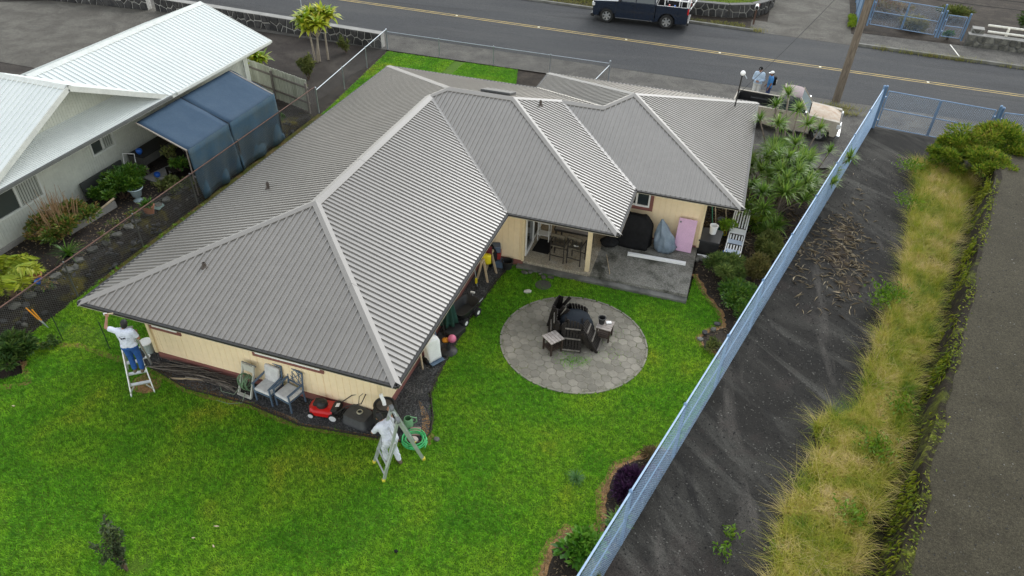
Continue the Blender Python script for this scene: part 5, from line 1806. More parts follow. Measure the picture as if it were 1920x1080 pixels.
# load on the dark truck: white rack with coloured containers
rk = thing('ladder_rack', 'white tube rack standing in the bed of the dark navy pickup', 'rack', (10.66, 37.31, .93))
mb = MB()
for x in (-.8, .1, .6):
    for y in (-.8, .8):
        mb.tube([(x, y, 0), (x, y, .8)], .03, 8)
    mb.tube([(x, -.8, .8), (x, .8, .8)], .03, 8)
for y in (-.8, .8):
    mb.tube([(-.9, y, .8), (.85, y, .8)], .03, 8)
    mb.tube([(-.8, y, .42), (.6, y, .42)], .022, 8)
mb.build('frame', WHITE, rk, smooth=60)
for i, (x, y, m_, lb) in enumerate(((-.55, -.45, REDP, 'red jug between the white tubes of the rack on the dark navy pickup'), (-.2, -.5, BLUEP, 'blue jug between the white tubes of the rack on the dark navy pickup'))):
    o = MB().lathe([(.02, 0), (.13, 0), (.14, .03), (.14, .28), (.05, .36), (.05, .42), (.02, .43)], (0, 0, 0), 14).build('jug', m_, None, smooth=50)
    o.location = (10.66 + x, 37.31 + y, .95)
    tag(o, lb, 'jug')
o = thing('step_ladder', 'folded white step ladder leaning in the bed of the dark navy pickup', 'ladder', (11.3, 36.78, .95))
mb = MB().bar((0, -.2, 0), (.5, -.15, 1.0), .05, .03).bar((0, .2, 0), (.5, .15, 1.0), .05, .03)
for i in range(4):
    k = (i + .6) / 4.4
    mb.bar((.5 * k, -.18, k), (.5 * k, .18, k), .07, .03)
mb.build('rails', WHITE, o)
# ------------------------------------------------------------------ fire pit group
FP = thing('fire_pit', 'round fire pit under a sagging dark cover in the middle of the folded black chairs', 'fire pit', (11.95, 5.95, .035))
MB().lathe([(.30, 0), (.34, .02), (.36, .30), (.30, .33)], (0, 0, 0), 24).build('bowl', BLACKP, FP, smooth=50)
COVER = M('dark_cover', (.010, .014, .020), (.017, .022, .028), 3, .8, bump=.3, bsc=6, spec=.2)
mb = MB()
n, m = 40, 10
for i in range(m + 1):
    for j in range(n):
        a = 2 * math.pi * j / n
        t = i / m
        r_ = .56 * (math.sin(t * math.pi / 2) ** .8) * (1 + .05 * t * math.sin(a * 9) + .03 * math.sin(a * 4 + 1))
        z = .74 - .12 * t ** 2 if t < .55 else .70 - .62 * ((t - .55) / .45) ** .9 - 0.0
        z = .75 - .13 * (t / .55) ** 2 if t <= .55 else .62 - .56 * (t - .55) / .45
        mb.v.append((r_ * math.cos(a), r_ * math.sin(a), z + .015 * math.sin(a * 5 + t * 6) * t))
for i in range(m):
    for j in range(n):
        mb.f.append((i * n + j, i * n + (j + 1) % n, (i + 1) * n + (j + 1) % n, (i + 1) * n + j))
mb.build('cover', COVER, FP, smooth=180)
# folded adirondack chairs leaning on the pit: slatted backs seen from behind
WOODE = M('worn_slat_edge', (.20, .18, .155), (.10, .088, .075), 9, .85)
def slat_chair(label, loc, rz, tilt):
    T = thing('slatted_chair', label, 'chair', loc, 0, 'folded black slatted chairs around the fire pit', rot=(tilt, 0, rz))
    # local: back lies in xz plane, y is towards the pit
    for i in range(6):
        x = -.225 + .09 * i
        hgt = .94 - .05 * abs(i - 2.5) ** 1.6 * .35
        MB().box((x, 0, hgt / 2 + .03), (.070, .022, hgt)).build('slat', WOODD, T)
    for z, w_ in ((.07, .54), (.42, .50), (.72, .46)):
        MB().box((0, -.028, z), (w_, .03, .038)).build('back_rail', WOODE, T)
    for s in (-1, 1):
        mb = MB().bar((s * .275, .03, .0), (s * .275, .05, .86), .03, .08)
        mb.build('side_rail', WOODD, T)
        MB().box((s * .31, .10, .55), (.03, .12, .55), 0, .12).build('arm', WOODD, T)
        MB().bar((s * .25, .02, .02), (s * .25, .34, .98), .03, .10).build('leg', WOODD, T)
    for i in range(5):
        z = .12 + .12 * i
        MB().box((0, .15 + .035 * i, z), (.52, .02, .09), 0, -.3).build('seat_slat', WOODD, T)
    return T
ctr_ = Vector((11.95, 5.95))
def around(label, ang, dist, tilt, tw=0):
    a = R(ang)
    p = ctr_ + Vector((math.cos(a), math.sin(a))) * dist
    slat_chair(label, (p.x, p.y, .04), a + math.pi / 2 + R(tw), tilt)
around('folded black slatted chair nearest the lawn side, its back rails facing the camera', 276, .86, R(-24), 4)
around('folded black slatted chair leaning askew between the pit and the table with the bucket', 338, .92, R(-34), 22)
around('folded black slatted chair left of the pit, behind the small empty slatted table', 205, .84, R(-15), -10)
around('folded black slatted chair on the far left of the pit towards the house', 158, .95, R(-10), 16)
around('folded black slatted chair on the far side of the pit towards the patio', 95, .88, R(-30), -6)
# small slatted side tables
TOPW = M('bleached_table_slat', (.36, .32, .29), (.25, .215, .19), 12, .85, bump=.2)
LEGW = M('dark_table_leg', (.045, .028, .02), (.03, .02, .015), 12, .8)
def side_table(label, loc, rz):
    T = thing('side_table', label, 'side table', loc, rz, 'small slatted tables by the fire pit')
    for i in range(5):
        MB().box((0, -.196 + .098 * i, .49), (.46, .086, .022)).build('slat', TOPW, T)
    for i in range(5):
        MB().box((0, -.17 + .085 * i, .17), (.38, .07, .02)).build('shelf_slat', LEGW, T)
    for sx in (-1, 1):
        for sy in (-1, 1):
            MB().box((sx * .19, sy * .19, .24), (.045, .045, .48)).build('leg', LEGW, T)
    for sy in (-1, 1):
        MB().box((0, sy * .2, .455), (.36, .025, .05)).box((0, sy * .19, .15), (.34, .022, .03)).build('apron', LEGW, T)
    return T
side_table('small empty slatted wooden table left of the black chairs on the pavers', (11.50, 5.02, .035), R(-38))
side_table('small slatted wooden table carrying a black bucket on the pavers', (12.82, 6.1, .035), R(-4))
o = MB().lathe([(.08, 0), (.11, .2), (.125, .2), (.125, .22), (.10, .22), (.09, .05)], (0, 0, 0), 18).build('bucket', BLACKP, None, smooth=40)
o.location = (12.70, 6.12, .536)
tag(o, 'black bucket standing on the small slatted table by the fire pit', 'bucket')
o = MB().box((0, 0, .02), (.16, .10, .04)).build('paper_pack', WHITE, None, bevel=.01)
o.location, o.rotation_euler = (12.9, 6.2, .536), (0, 0, .4)
tag(o, 'small white pack lying beside the black bucket on the slatted table', 'pack')

# ------------------------------------------------------------------ lanai furniture
BRZ = M('bronze_metal', (.032, .028, .026), (.045, .04, .036), 8, .5, metal=.3)
TANC = M('tan_fabric', (.15, .125, .09), (.11, .095, .07), 9, .85)
T = thing('dining_table', 'bar-height metal dining table with a light top under the patio roof', 'table', (10.75, 10.3, .2))
MB().b2(-.55, .65, -.5, .45, .90, .93).build('tabletop', M('table_glass', (.30, .28, .27), rough=.25), T)
mb = MB().bar((-.57, -.52, .89), (.67, -.52, .89), .05, .06).bar((-.57, .47, .89), (.67, .47, .89), .05, .06).bar((-.57, -.50, .89), (-.57, .45, .89), .05, .06).bar((.67, -.50, .89), (.67, .45, .89), .05, .06)
mb.build('frame', BRZ, T)
for x in (-.52, .62):
    for y in (-.47, .42):
        MB().box((x, y, .44), (.05, .05, .88)).build('leg', BRZ, T)
def bar_chair(label, loc, rz):
    T = thing('patio_chair', label, 'chair', loc, rz, 'tall bronze chairs at the patio table')
    MB().box((0, .02, .60), (.48, .46, .06)).build('seat', TANC, T, bevel=.02)
    for sx in (-1, 1):
        MB().bar((sx * .24, -.25, 0), (sx * .24, -.27, 1.12), .03, .03).build('rear_leg', BRZ, T)
        MB().bar((sx * .24, .24, 0), (sx * .24, .22, .62), .03, .03).build('front_leg', BRZ, T)
        MB().bar((sx * .25, -.26, .80), (sx * .25, .24, .80), .035, .025).bar((sx * .25, .23, .60), (sx * .25, .23, .80), .03, .03).build('armrest', BRZ, T)
    MB().box((0, -.27, 1.09), (.50, .05, .11)).build('top_rail', TANC, T, bevel=.015)
    mb = MB().bar((-.23, -.262, .70), (.23, -.262, .70), .025, .025)
    for i in range(6):
        x = -.2 + .08 * i
        mb.bar((x, -.264, .71), (x + .08 * (1 if i % 2 else -1), -.266, 1.04), .014, .014)
        mb.lathe([(.05, -.007), (.05, .007), (.036, .007), (.036, -.007), (.05, -.007)], (x, -.265, .87), 10, False)
    mb.build('back_lattice', BRZ, T)
    mb = MB().bar((-.24, .24, .25), (.24, .24, .25), .025, .025).bar((-.24, -.25, .25), (.24, -.25, .25), .025, .025)
    mb.build('stretcher', BRZ, T)
    return T
bar_chair('tall bronze patio chair nearer the sliding door, back to the lawn', (10.48, 9.42, .2), R(-3))
bar_chair('tall bronze patio chair nearer the beige post, back to the lawn', (11.08, 9.45, .2), R(-8))
o = MB().ell((0, 0, .02), (.09, .06, .025), 8, 5).build('folded_cloth', WHITE, None, smooth=180)
o.location = (11.05, 9.42, .832)
tag(o, 'small white cloth lying on the tall patio chair nearer the post', 'cloth')
o = MB().b2(-.3, .3, -.42, .42, 0, .015).build('door_mat', BLACKC, None)
o.location, o.rotation_euler = (9.80, 9.95, .2), (0, 0, R(-3))
tag(o, 'black rectangular door mat in front of the sliding glass door', 'mat')
T = thing('shelf_stand', 'small white metal shelf stand beside the sliding door holding pots', 'shelf', (9.68, 10.38, .2))
for x in (-.2, .2):
    for y in (-.14, .14):
        MB().box((x, y, .38), (.025, .025, .76)).build('leg', WHITE, T)
for z in (.25, .74):
    MB().b2(-.22, .22, -.16, .16, z, z + .02).build('shelf', WHITE, T)
for dx, m_, lb in ((-.1, M('magenta_pot', (.55, .02, .10), rough=.4), 'magenta pot on the white shelf stand by the sliding door'), (.11, GREENP, 'bright green pot on the white shelf stand by the sliding door')):
    o = MB().lathe([(.06, 0), (.09, .17), (.10, .17), (.10, .19), (.08, .19), (.06, .04)], (0, 0, 0), 16).build('pot', m_, None, smooth=40)
    o.location = (9.68 + dx, 10.38, .961)
    tag(o, lb, 'pot')
o = MB().tube([(0, 0, .012), (.35, -1.1, .012)], .012, 6).build('stick', WOODL, None)
o.location = (12.0, 10.2, .2)
tag(o, 'thin pale stick lying on the slab behind the beige post', 'stick')
# flat stones along the slab front
for i, (x, y, s) in enumerate(((9.55, 8.45, .16), (9.75, 8.52, .12), (10.25, 8.4, .17), (10.48, 8.47, .15), (10.1, 8.55, .1))):
    o = place('stone', random.choice(ST_G), None, (x, y, .05), (0, 0, i), (s * 1.6, s, .1))
    tag(o, ('leftmost small pale stone at the patio step', 'second small pale stone from the left at the patio step', 'long pale stone between the round lid and the patio step', 'rightmost small pale stone at the patio step', 'tiny pale stone tucked against the patio step above the round lid')[i], 'stone', 'small stones at the patio slab')
o = MB().lathe([(.26, 0), (.27, .01), (.25, .018), (.0, .018)], (0, 0, 0), 24, False).build('drain_cover', M('drain_lid', (.07, .065, .06)), None)
o.location = (10.35, 8.0, .02)
tag(o, 'round dark lid set in the lawn near the patio', 'lid')
o = place('stone', ST_G[2], None, (9.98, 7.45, .05), (0, 0, .4), (.28, .16, .12))
o.data = o.data.copy(); o.data.materials[0] = M('white_stone', (.6, .58, .52), (.45, .43, .38), 6, .9)
tag(o, 'pale stone lying alone in the lawn between the gravel and the paved circle', 'stone')

# ------------------------------------------------------------------ things on the open slab
def lump(name, prof_fn, n, m, mat, parent=None, smooth=180):
    mb = MB()
    for i in range(m + 1):
        for j in range(n):
            mb.v.append(prof_fn(i / m, 2 * math.pi * j / n))
    for i in range(m):
        for j in range(n):
            mb.f.append((i * n + j, i * n + (j + 1) % n, (i + 1) * n + (j + 1) % n, (i + 1) * n + j))
    mb.f.append(tuple(range(n)))
    mb.f.append(tuple(m * n + j for j in reversed(range(n))))
    return mb.build(name, mat, parent, smooth=smooth)
def sq(a, e=.5):
    c, s = math.cos(a), math.sin(a)
    return (math.copysign(abs(c) ** e, c), math.copysign(abs(s) ** e, s))
def grill_fn(t, a):
    c, s = sq(a, .45)
    k = 1 - max(0, (t - .62) / .38) ** 1.6 * .42
    flare = 1 + .05 * (1 - t) * math.sin(a * 7) + .02 * math.sin(a * 11 + 4 * t)
    return (c * .70 * k * flare + (.05 * t), s * .33 * (1 - max(0, (t - .6) / .4) ** 2 * .6) * flare, t * 1.22 + (.03 * math.sin(a * 3) if t > .9 else 0))
g_ = thing('barbecue_grill', 'barbecue grill under a black fabric cover against the beige garage wall', 'grill', (12.62, 11.22, .2), R(-4))
lump('cover', grill_fn, 40, 14, BLACKC, g_)
for i, (x, y, rx_, ry_) in enumerate(((11.95, 10.75, .33, .27),)):
    o = lump('black_bag', lambda t, a: (rx_ * math.sin(math.pi * (t * .93 + .05)) ** .8 * math.cos(a) * (1 + .06 * math.sin(5 * a)), ry_ * math.sin(math.pi * (t * .93 + .05)) ** .8 * math.sin(a), .38 * t + .02 * math.sin(a * 4)), 20, 8, BLACKC)
    o.location = (x, y, .2)
    tag(o, 'low black bag on the slab between the patio table and the covered grill', 'bag')
GBAG = M('grey_blue_plastic_wrap', (.20, .255, .31), (.14, .18, .23), 3, .42, bump=.5, bsc=9, spec=.5)
def bag_fn(t, a):
    w_ = (.03 + .34 * math.sin(min(1, (1 - t) * 1.25) * math.pi / 2) ** 1.1) if t > .12 else .30 + .08 * t / .12
    fold_ = 1 + .13 * math.sin(a * 5 + t * 5) * (.3 + t) + .07 * math.sin(a * 11 - t * 6) + .05 * math.sin(t * 17 + a * 2)
    lean = -.24 * t ** 1.3
    return (w_ * math.cos(a) * fold_ + lean, w_ * .8 * math.sin(a) * fold_, 1.22 * t)
o = lump('wrapped_bundle', bag_fn, 40, 16, GBAG)
o.location = (13.86, 11.2, .2)
tag(o, 'tall grey-blue plastic wrapped bundle leaning towards the covered grill', 'bundle')
T = thing('pink_panel', 'pale pink plastic panel leaning on the beige garage wall', 'panel', (14.46, 11.33, .2), 0, None, rot=(R(-11), 0, R(-2)))
MB().b2(-.31, .31, -.02, .02, 0, 1.22).build('board', PINKP, T, bevel=.012)
MB().b2(-.09, -.06, -.026, -.021, .06, 1.16).b2(.06, .09, -.026, -.021, .06, 1.16).build('rib', PINKP, T)
for x, z in ((-.22, .12), (-.24, 1.08)):
    MB().lathe([(.035, 0), (.035, .006)], (0, 0, 0), 12).build('knob', GREYP, T).matrix_local = Matrix.Translation((x, -.022, z)) @ Matrix.Rotation(R(90), 4, 'X')
o = MB().box((0, 0, .05), (2.0, .13, .09)).build('white_plank', WHITE, None, bevel=.006)
o.location, o.rotation_euler = (13.69, 10.5, .2), (0, 0, R(2.5))
tag(o, 'long white plank lying on the open concrete slab', 'plank')

# ------------------------------------------------------------------ right of the garage
T = thing('deck_box', 'black plastic deck box beside the garage corner with a white bucket on top', 'storage box', (15.33, 12.1, .0), R(-4))
MB().b2(-.33, .33, -.42, .42, 0, .52).build('body', BLACKP, T, bevel=.02)
MB().b2(-.36, .36, -.45, .45, .525, .60).build('lid', M('dark_grey_plastic', (.03, .03, .032), rough=.5), T, bevel=.02)
T = thing('bucket', 'white plastic bucket standing on the black deck box', 'bucket', (15.36, 12.25, .6))
MB().lathe([(.11, 0), (.14, .30), (.152, .30), (.152, .33), (.135, .33), (.11, .03)], (0, 0, 0), 18).build('body', WHITE, T, smooth=40)
o = MB().tube([(-.6, 0, .06), (.55, .02, .06)], .055, 10).build('pipe_length', WHITE, None, smooth=60)
o.location, o.rotation_euler = (15.6, 11.5, 0), (0, 0, R(1))
tag(o, 'white plastic pipe lying on the ground in front of the deck box', 'pipe')
o = MB().lathe([(.07, -.1), (.14, -.1), (.14, -.07), (.09, -.07), (.09, .07), (.14, .07), (.14, .1), (.07, .1)], (0, 0, 0), 16).build('cord_reel', BLUEP, None, smooth=40)
o.location, o.rotation_euler = (15.95, 11.75, .14), (R(80), 0, .5)
tag(o, 'small blue and white reel lying by the white lounge chair', 'reel')
MB().lathe([(.05, -.105), (.088, -.105), (.088, .105), (.05, .105)], (0, 0, 0), 14).build('line', WHITE, o, smooth=40)
for i, (x, y, s) in enumerate(((15.12, 11.35, .2), (15.02, 11.2, .14), (15.3, 11.25, .13))):
    o = place('stone', ST_G[i], None, (x, y, .06), (0, 0, i), (s * 1.5, s * 1.2, .16))
    tag(o, ('largest rounded grey stone by the slab corner, next to the white pipe', 'rounded grey stone touching the slab corner', 'small rounded grey stone in front of the white pipe')[i], 'stone', 'stones at the slab corner')
# lounge chair: white plastic slats
T = thing('lounge_chair', 'white slatted plastic lounge chair beside the side yard shrubs', 'lounge chair', (16.22, 12.9, 0), R(-3))
for s in (-1, 1):
    mb = MB().bar((s * .27, -1.35, .22), (s * .27, .40, .34), .04, .06).bar((s * .27, .40, .34), (s * .27, 1.25, .72), .04, .06)
    mb.build('side_rail', WHITE, T)
    for y in (-1.2, .2, 1.1):
        MB().bar((s * .28, y, 0), (s * .27, y, .28 + (.36 if y > 1 else 0)), .045, .045).build('leg', WHITE, T)
for i in range(5):
    x = -.2 + .1 * i
    MB().bar((x, .46, .36), (x, 1.24, .72), .05, .015).build('back_slat', WHITE, T)
MB().b2(-.26, .26, .06, .42, .315, .345).build('seat_panel', WHITE, T)
for k in range(2):
    for i in range(5):
        x = -.2 + .1 * i
        y0 = -.25 - .62 * k
        MB().bar((x, y0, .265 - .045 * k), (x, y0 + .28, .29 - .045 * k), .05, .015).build('seat_slat', WHITE, T)
    MB().b2(-.26, .26, -.55 - .6 * k, -.29 - .6 * k, .255 - .04 * k, .28 - .04 * k).build('seat_panel', M('pale_blue_plastic_%d' % k, (.50, .58, .70), rough=.5), T)
MB().bar((-.27, 1.25, .72), (.27, 1.25, .72), .05, .05).build('top_rail', WHITE, T)
# garden tools and pots by the garage side wall
for i, (x, y, h, m_, lb) in enumerate(((15.12, 12.95, 1.3, M('green_handle', (.04, .20, .12)), 'green-handled rake leaning on the garage side wall'), (15.2, 13.35, 1.25, WOODL, 'wooden-handled broom leaning on the garage side wall'), (15.55, 13.7, 1.2, WOODL, 'pale wooden stake leaning among the tools by the garage'))):
    T = thing('garden_tool', lb, 'garden tool', (x + .28, y, 0))
    MB().tube([(0, 0, .05), (-.26, .06, h)], .018, 6).build('handle', m_, T)
    mb = MB().bar((-.02, -.18, .05), (-.02, .18, .05), .03, .04)
    for k in range(7):
        mb.bar((0, -.17 + .055 * k, .05), (.06, -.17 + .055 * k, .0), .012, .012)
    mb.build('head', m_, T)
for i, (x, y, lb) in enumerate(((15.35, 12.85, 'green pot nearest the deck box'), (15.62, 12.95, 'second green pot from the deck box'), (15.55, 13.25, 'green pot farthest from the deck box'))):
    o = MB().lathe([(.09, 0), (.13, .2), (.14, .2), (.14, .23), (.11, .23), (.09, .05)], (0, 0, 0), 16).build('pot', M('teal_pot_%d' % i, (.02, .16, .12), rough=.5), None, smooth=40)
    o.location = (x, y, 0)
    tag(o, lb + ' beside the garage', 'pot')
o = MB().lathe([(.12, 0), (.16, .28), (.14, .28), (.1, .03)], (0, 0, 0), 16).build('pot', GREYP, None, smooth=40)
o.location = (15.6, 13.9, 0)
tag(o, 'grey planter farthest back along the garage side wall', 'pot')
o = MB().lathe([(.10, 0), (.15, .24), (.16, .24), (.16, .27), (.12, .27), (.1, .03)], (0, 0, 0), 16).build('pot', YELLOWP, None, smooth=40)
o.location = (15.78, 13.3, 0)
tag(o, 'yellow pot holding the small leafy plant beside the garage', 'pot')
def coil(name, label, cat, c, r, turns, rr, mat, z=.02, jit=.03, sx=1, tail=None, n=26):
    pts = []
    for i in range(int(turns * n)):
        a = 2 * math.pi * i / n
        q = r * (1 + jit * math.sin(a * .37) * 2 + jit * math.sin(a * 1.13))
        pts.append((q * math.cos(a) * sx, q * math.sin(a), z + .014 * (i / n) * .9 + .006 * math.sin(a * 2.3)))
    if tail:
        pts += tail
    o = MB().tube(pts, rr, 6).build(name, mat, None, smooth=90)
    o.location = c
    return tag(o, label, cat)
HOSEP = M('pale_green_hose', (.20, .26, .18), rough=.5)
pts = [(15.9, 14.3, .02), (16.35, 14.1, .02), (16.6, 14.4, .02), (16.75, 15.1, .02), (16.6, 15.9, .02), (16.35, 16.3, .02), (16.2, 16.9, .02)]
o = MB().tube([Vector(p) for p in pts], .013, 6).build('garden_hose', HOSEP, None, smooth=90)
tag(o, 'thin pale green hose snaking over the side yard soil', 'hose')

# ------------------------------------------------------------------ along the front wall
STK = thing('stick_pile', 'heap of thin dead branches lying along the foot of the front wall', 'stick pile', (2.5, .62, 0))
for k in range(70):
    a = random.gauss(0, .16)
    L_ = random.uniform(.8, 2.1)
    x, y = random.uniform(-.9, .8), random.uniform(-.2, .2)
    z0_, z1_ = random.uniform(.02, .16), random.uniform(.02, .2)
    d = Vector((math.cos(a), math.sin(a), 0)) * L_ / 2
    p = Vector((x, y, 0))
    mid = p + Vector((0, random.uniform(-.08, .08), (z0_ + z1_) / 2 + random.uniform(0, .05)))
    r_ = random.uniform(.006, .016)
    q0, q1 = p - d + Vector((0, 0, z0_)), p + d + Vector((0, 0, z1_))
    for v in (q0, q1, mid):
        v.y = max(-.42, min(.27, v.y))
    mb = MB().tube([q0, mid, q1], [r_, r_ * .8, r_ * .4], 5)
    mb.build('stick', STICK if random.random() < .75 else WOODG, STK)
o = MB().bar((1.75, .28, .04), (2.75, .52, .1), .04, .03).build('pale_stick', WOODL, None)
tag(o, 'single pale straight stick lying in front of the branch heap', 'stick')
# hose reel
T = thing('hose_reel', 'pale plastic hose reel cart wound with green hose by the front wall', 'hose reel', (4.12, .62, 0), R(-6))
PALEP = M('pale_grey_plastic', (.55, .55, .50), (.45, .45, .40), 5, .6)
for s in (-1, 1):
    MB().bar((s * .21, -.22, .03), (s * .19, .08, .62), .035, .07).bar((s * .19, .08, .62), (s * .19, .16, .92), .035, .05).build('side_frame', PALEP, T)
MB().box((0, -.22, .05), (.46, .07, .06)).build('base_bar', PALEP, T)
MB().box((0, .13, .78), (.38, .03, .24)).build('tool_tray', PALEP, T)
MB().tube([(-.2, .16, .92), (.2, .16, .92)], .018, 6).tube([(.2, .16, .92), (.28, .14, .92)], .02, 6).build('handle', GREYP, T)
DH = M('green_hose', (.10, .19, .10), (.16, .24, .15), 7, .5)
hz = MB()
for k in range(7):
    x = -.15 + .05 * k
    hz.tube([(x + .025 * math.sin(a * 2 + k), -.05 + (.14 + .012 * k % .05) * math.cos(a), .42 + (.22 + .02 * (k % 3)) * math.sin(a)) for a in np.linspace(0, 2 * math.pi, 18)], .014, 6)
hz.build('hose', DH, T, smooth=90)
MB().tube([(-.12, -.24, .3), (-.3, -.3, .03), (-.7, -.34, .02), (-.95, -.15, .02)], .011, 6).tube([(.1, -.25, .25), (.1, -.45, .03), (-.2, -.62, .02), (-.6, -.66, .02)], .011, 6).build('hose_end', HOSEP, T, smooth=90)
# two blue-grey chairs
def arm_chair(label, loc, rz, cushion):
    T = thing('patio_chair', label, 'chair', loc, rz, 'blue-grey metal patio chairs at the front wall')
    # local: faces -y
    MB().box((0, -.02, .44), (.52, .50, .10)).build('seat_cushion', CUSH, T, bevel=.035)
    MB().box((0, -.02, .375), (.54, .52, .03)).build('seat_frame', BLUEGREY, T)
    for s in (-1, 1):
        MB().bar((s * .27, -.25, 0), (s * .27, -.25, .63), .035, .035).build('front_leg', BLUEGREY, T)
        MB().bar((s * .27, .26, 0), (s * .27, .24, .42), .035, .035).bar((s * .27, .24, .42), (s * .26, .33, 1.0), .035, .035).build('rear_leg', BLUEGREY, T)
        MB().bar((s * .275, -.28, .635), (s * .275, .26, .66), .055, .03).build('armrest', BLUEGREY, T)
    MB().bar((-.26, .33, 1.0), (.26, .33, 1.0), .04, .03).build('top_rail', BLUEGREY, T)
    MB().bar((-.26, .27, .55), (.26, .27, .55), .03, .03).build('back_rail', BLUEGREY, T)
    lat = MB()
    P0 = lambda u, v: (-.24 + .48 * u, .27 + .06 * v, .55 + .44 * v)
    for (a, b_, c, d) in ((0, 0, 1, 1), (0, 1, 1, 0), (0, .5, .5, 1), (.5, 0, 1, .5), (0, .5, .5, 0), (.5, 1, 1, .5), (.25, 0, .25, 1), (.75, 0, .75, 1)):
        lat.bar(P0(a, b_), P0(c, d), .016, .014)
    lat.build('back_lattice', BLUEGREY, T)
    if cushion:
        MB().box((0, .22, .72), (.48, .11, .50), 0, R(-10)).build('back_cushion', CUSH, T, bevel=.045)
    return T
arm_chair('blue-grey patio chair with both seat and back cushions, next to the hose reel', (4.78, .62, 0), R(-8), True)
arm_chair('blue-grey patio chair with a bare lattice back, next to the red mower', (5.42, .60, 0), R(-14), False)
# red mower
T = thing('lawn_mower', 'red and black push mower parked on the gravel by the front wall', 'lawn mower', (6.42, .62, 0), R(188))
deck = [[(x, y * w_, z) for (y, z) in ((-1, .10), (-1, .22), (-.75, .27), (.75, .27), (1, .22), (1, .10))] for x, w_ in ((-.30, .22), (-.24, .25), (.2, .25), (.32, .20), (.36, .12))]
loft(deck, REDP, 'deck', T, 40)
MB().lathe([(.15, .26), (.16, .30), (.15, .38), (.10, .43), (.02, .44)], (.04, 0, 0), 18).build('engine', BLACKP, T, smooth=40)
MB().box((.16, 0, .36), (.16, .24, .10)).build('air_filter', BLACKP, T, bevel=.02)
MB().lathe([(.03, .43), (.035, .47), (.02, .475)], (-.04, .08, 0), 10).build('fuel_cap', M('fuel_cap_plastic', (.03, .03, .03)), T)
MB().box((-.36, 0, .24), (.20, .36, .17), 0, 0, R(18)).build('rear_flap', BLACKP, T, bevel=.02)
MB().box((-.40, -.02, .345), (.10, .12, .02), 0, 0, R(18)).build('label_plate', WHITE, T)
WPL = M('white_wheel_disc', (.62, .63, .65), rough=.5)
for x, r_, yy_ in ((.28, .09, .26), (-.34, .125, .27)):
    for s in (-1, 1):
        wh = MB()
        n = 20
        for p_, q in ((r_ * .5, -.02), (r_, -.022), (r_, .022), (r_ * .5, .02)):
            for j in range(n):
                a = 2 * math.pi * j / n
                wh.v.append((p_ * math.cos(a), q, p_ * math.sin(a)))
        for i in range(3):
            for j in range(n):
                wh.f.append((i * n + j, i * n + (j + 1) % n, (i + 1) * n + (j + 1) % n, (i + 1) * n + j))
        o = place('wheel', wh.mesh('wheel', RUBBER, 40), T, (x, s * yy_, r_))
        MB().prism([(r_ * .78 * math.cos(2 * math.pi * j / 16), r_ * .78 * math.sin(2 * math.pi * j / 16)) for j in range(16)], -.026, .026, lambda a, b_, c: (a, c, b_)).build('disc', WPL, o)
mb = MB()
for s in (-1, 1):
    mb.tube([(-.36, s * .2, .2), (-.75, s * .2, .60), (-.62 - .55, s * .2, .78)], .013, 6)
mb.tube([(-1.17, -.2, .78), (-1.17, .2, .78)], .014, 6).tube([(-1.1, -.2, .76), (-1.05, 0, .82), (-1.1, .2, .76)], .009, 6)
mb.build('handle', BLACKP, T, smooth=60)
# black tub turned over
T = thing('plastic_tub', 'upturned black plastic tub between the mower and the rain barrel', 'tub', (7.42, .66, 0), R(-8))
sec = []
for z, k in ((0, 1), (.03, 1.0), (.05, .95), (.26, .86), (.29, .82)):
    sec.append([(.40 * k * sq(a, .35)[0], .29 * k * sq(a, .35)[1], z) for a in np.linspace(0, 2 * math.pi, 33)[:-1]])
loft(sec, M('dull_black_tub', (.045, .047, .050), (.065, .067, .070), 4, .6), 'body', T, 50)
o = coil('cable_coil', 'small pale coil lying on top of the upturned black tub', 'cable', (7.45, .7, .295), .07, 3, .012, M('pale_cord', (.42, .40, .30)), 0, .05)
# rain barrel
T = thing('rain_barrel', 'black plastic rain barrel under the white downspout at the front corner', 'rain barrel', (8.24, .90, 0))
T.location = (8.26, .62, 0)
prof = [(.25, 0), (.27, .03), (.285, .2), (.30, .22), (.295, .25), (.30, .48), (.315, .5), (.305, .53), (.30, .72), (.315, .74), (.30, .77), (.275, .90), (.285, .92), (.285, .95), (.255, .955), (.24, .925), (.02, .93)]
MB().lathe(prof, (0, 0, 0), 28, False).build('barrel', BLACKP, T, smooth=35)
MB().lathe([(.20, .93), (.20, .945), (.02, .95)], (0, 0, 0), 20).build('lid', M('dusty_lid', (.05, .042, .035), (.08, .065, .05), 6, .8), T, smooth=35)
MB().tube([(-.14, .12, 1.16), (-.12, .1, 1.10), (-.02, .02, 1.05), (0, 0, .94)], .05, 10).build('elbow', WHITE, T, smooth=60)
# watering can
T = thing('watering_can', 'green watering can with a pale spout beside the rain barrel', 'watering can', (8.72, .93, 0), R(30))
LG = M('sage_plastic', (.16, .33, .17), (.13, .28, .14), 5, .5)
MB().lathe([(.11, 0), (.13, .02), (.12, .26), (.10, .29), (.085, .29), (.1, .24), (.1, .04)], (0, 0, 0), 18).build('body', LG, T, smooth=40)
MB().tube([(-.10, 0, .08), (-.22, 0, .28), (-.27, 0, .42)], [.03, .022, .018], 8).lathe([(.02, .42), (.05, .45), (.05, .46)], (-.28, 0, 0), 10).build('spout', M('pale_spout', (.5, .55, .5)), T, smooth=60)
MB().tube([(.10, 0, .06), (.22, 0, .12), (.22, 0, .26), (.06, 0, .33)], .016, 8).build('handle', LG, T, smooth=60)
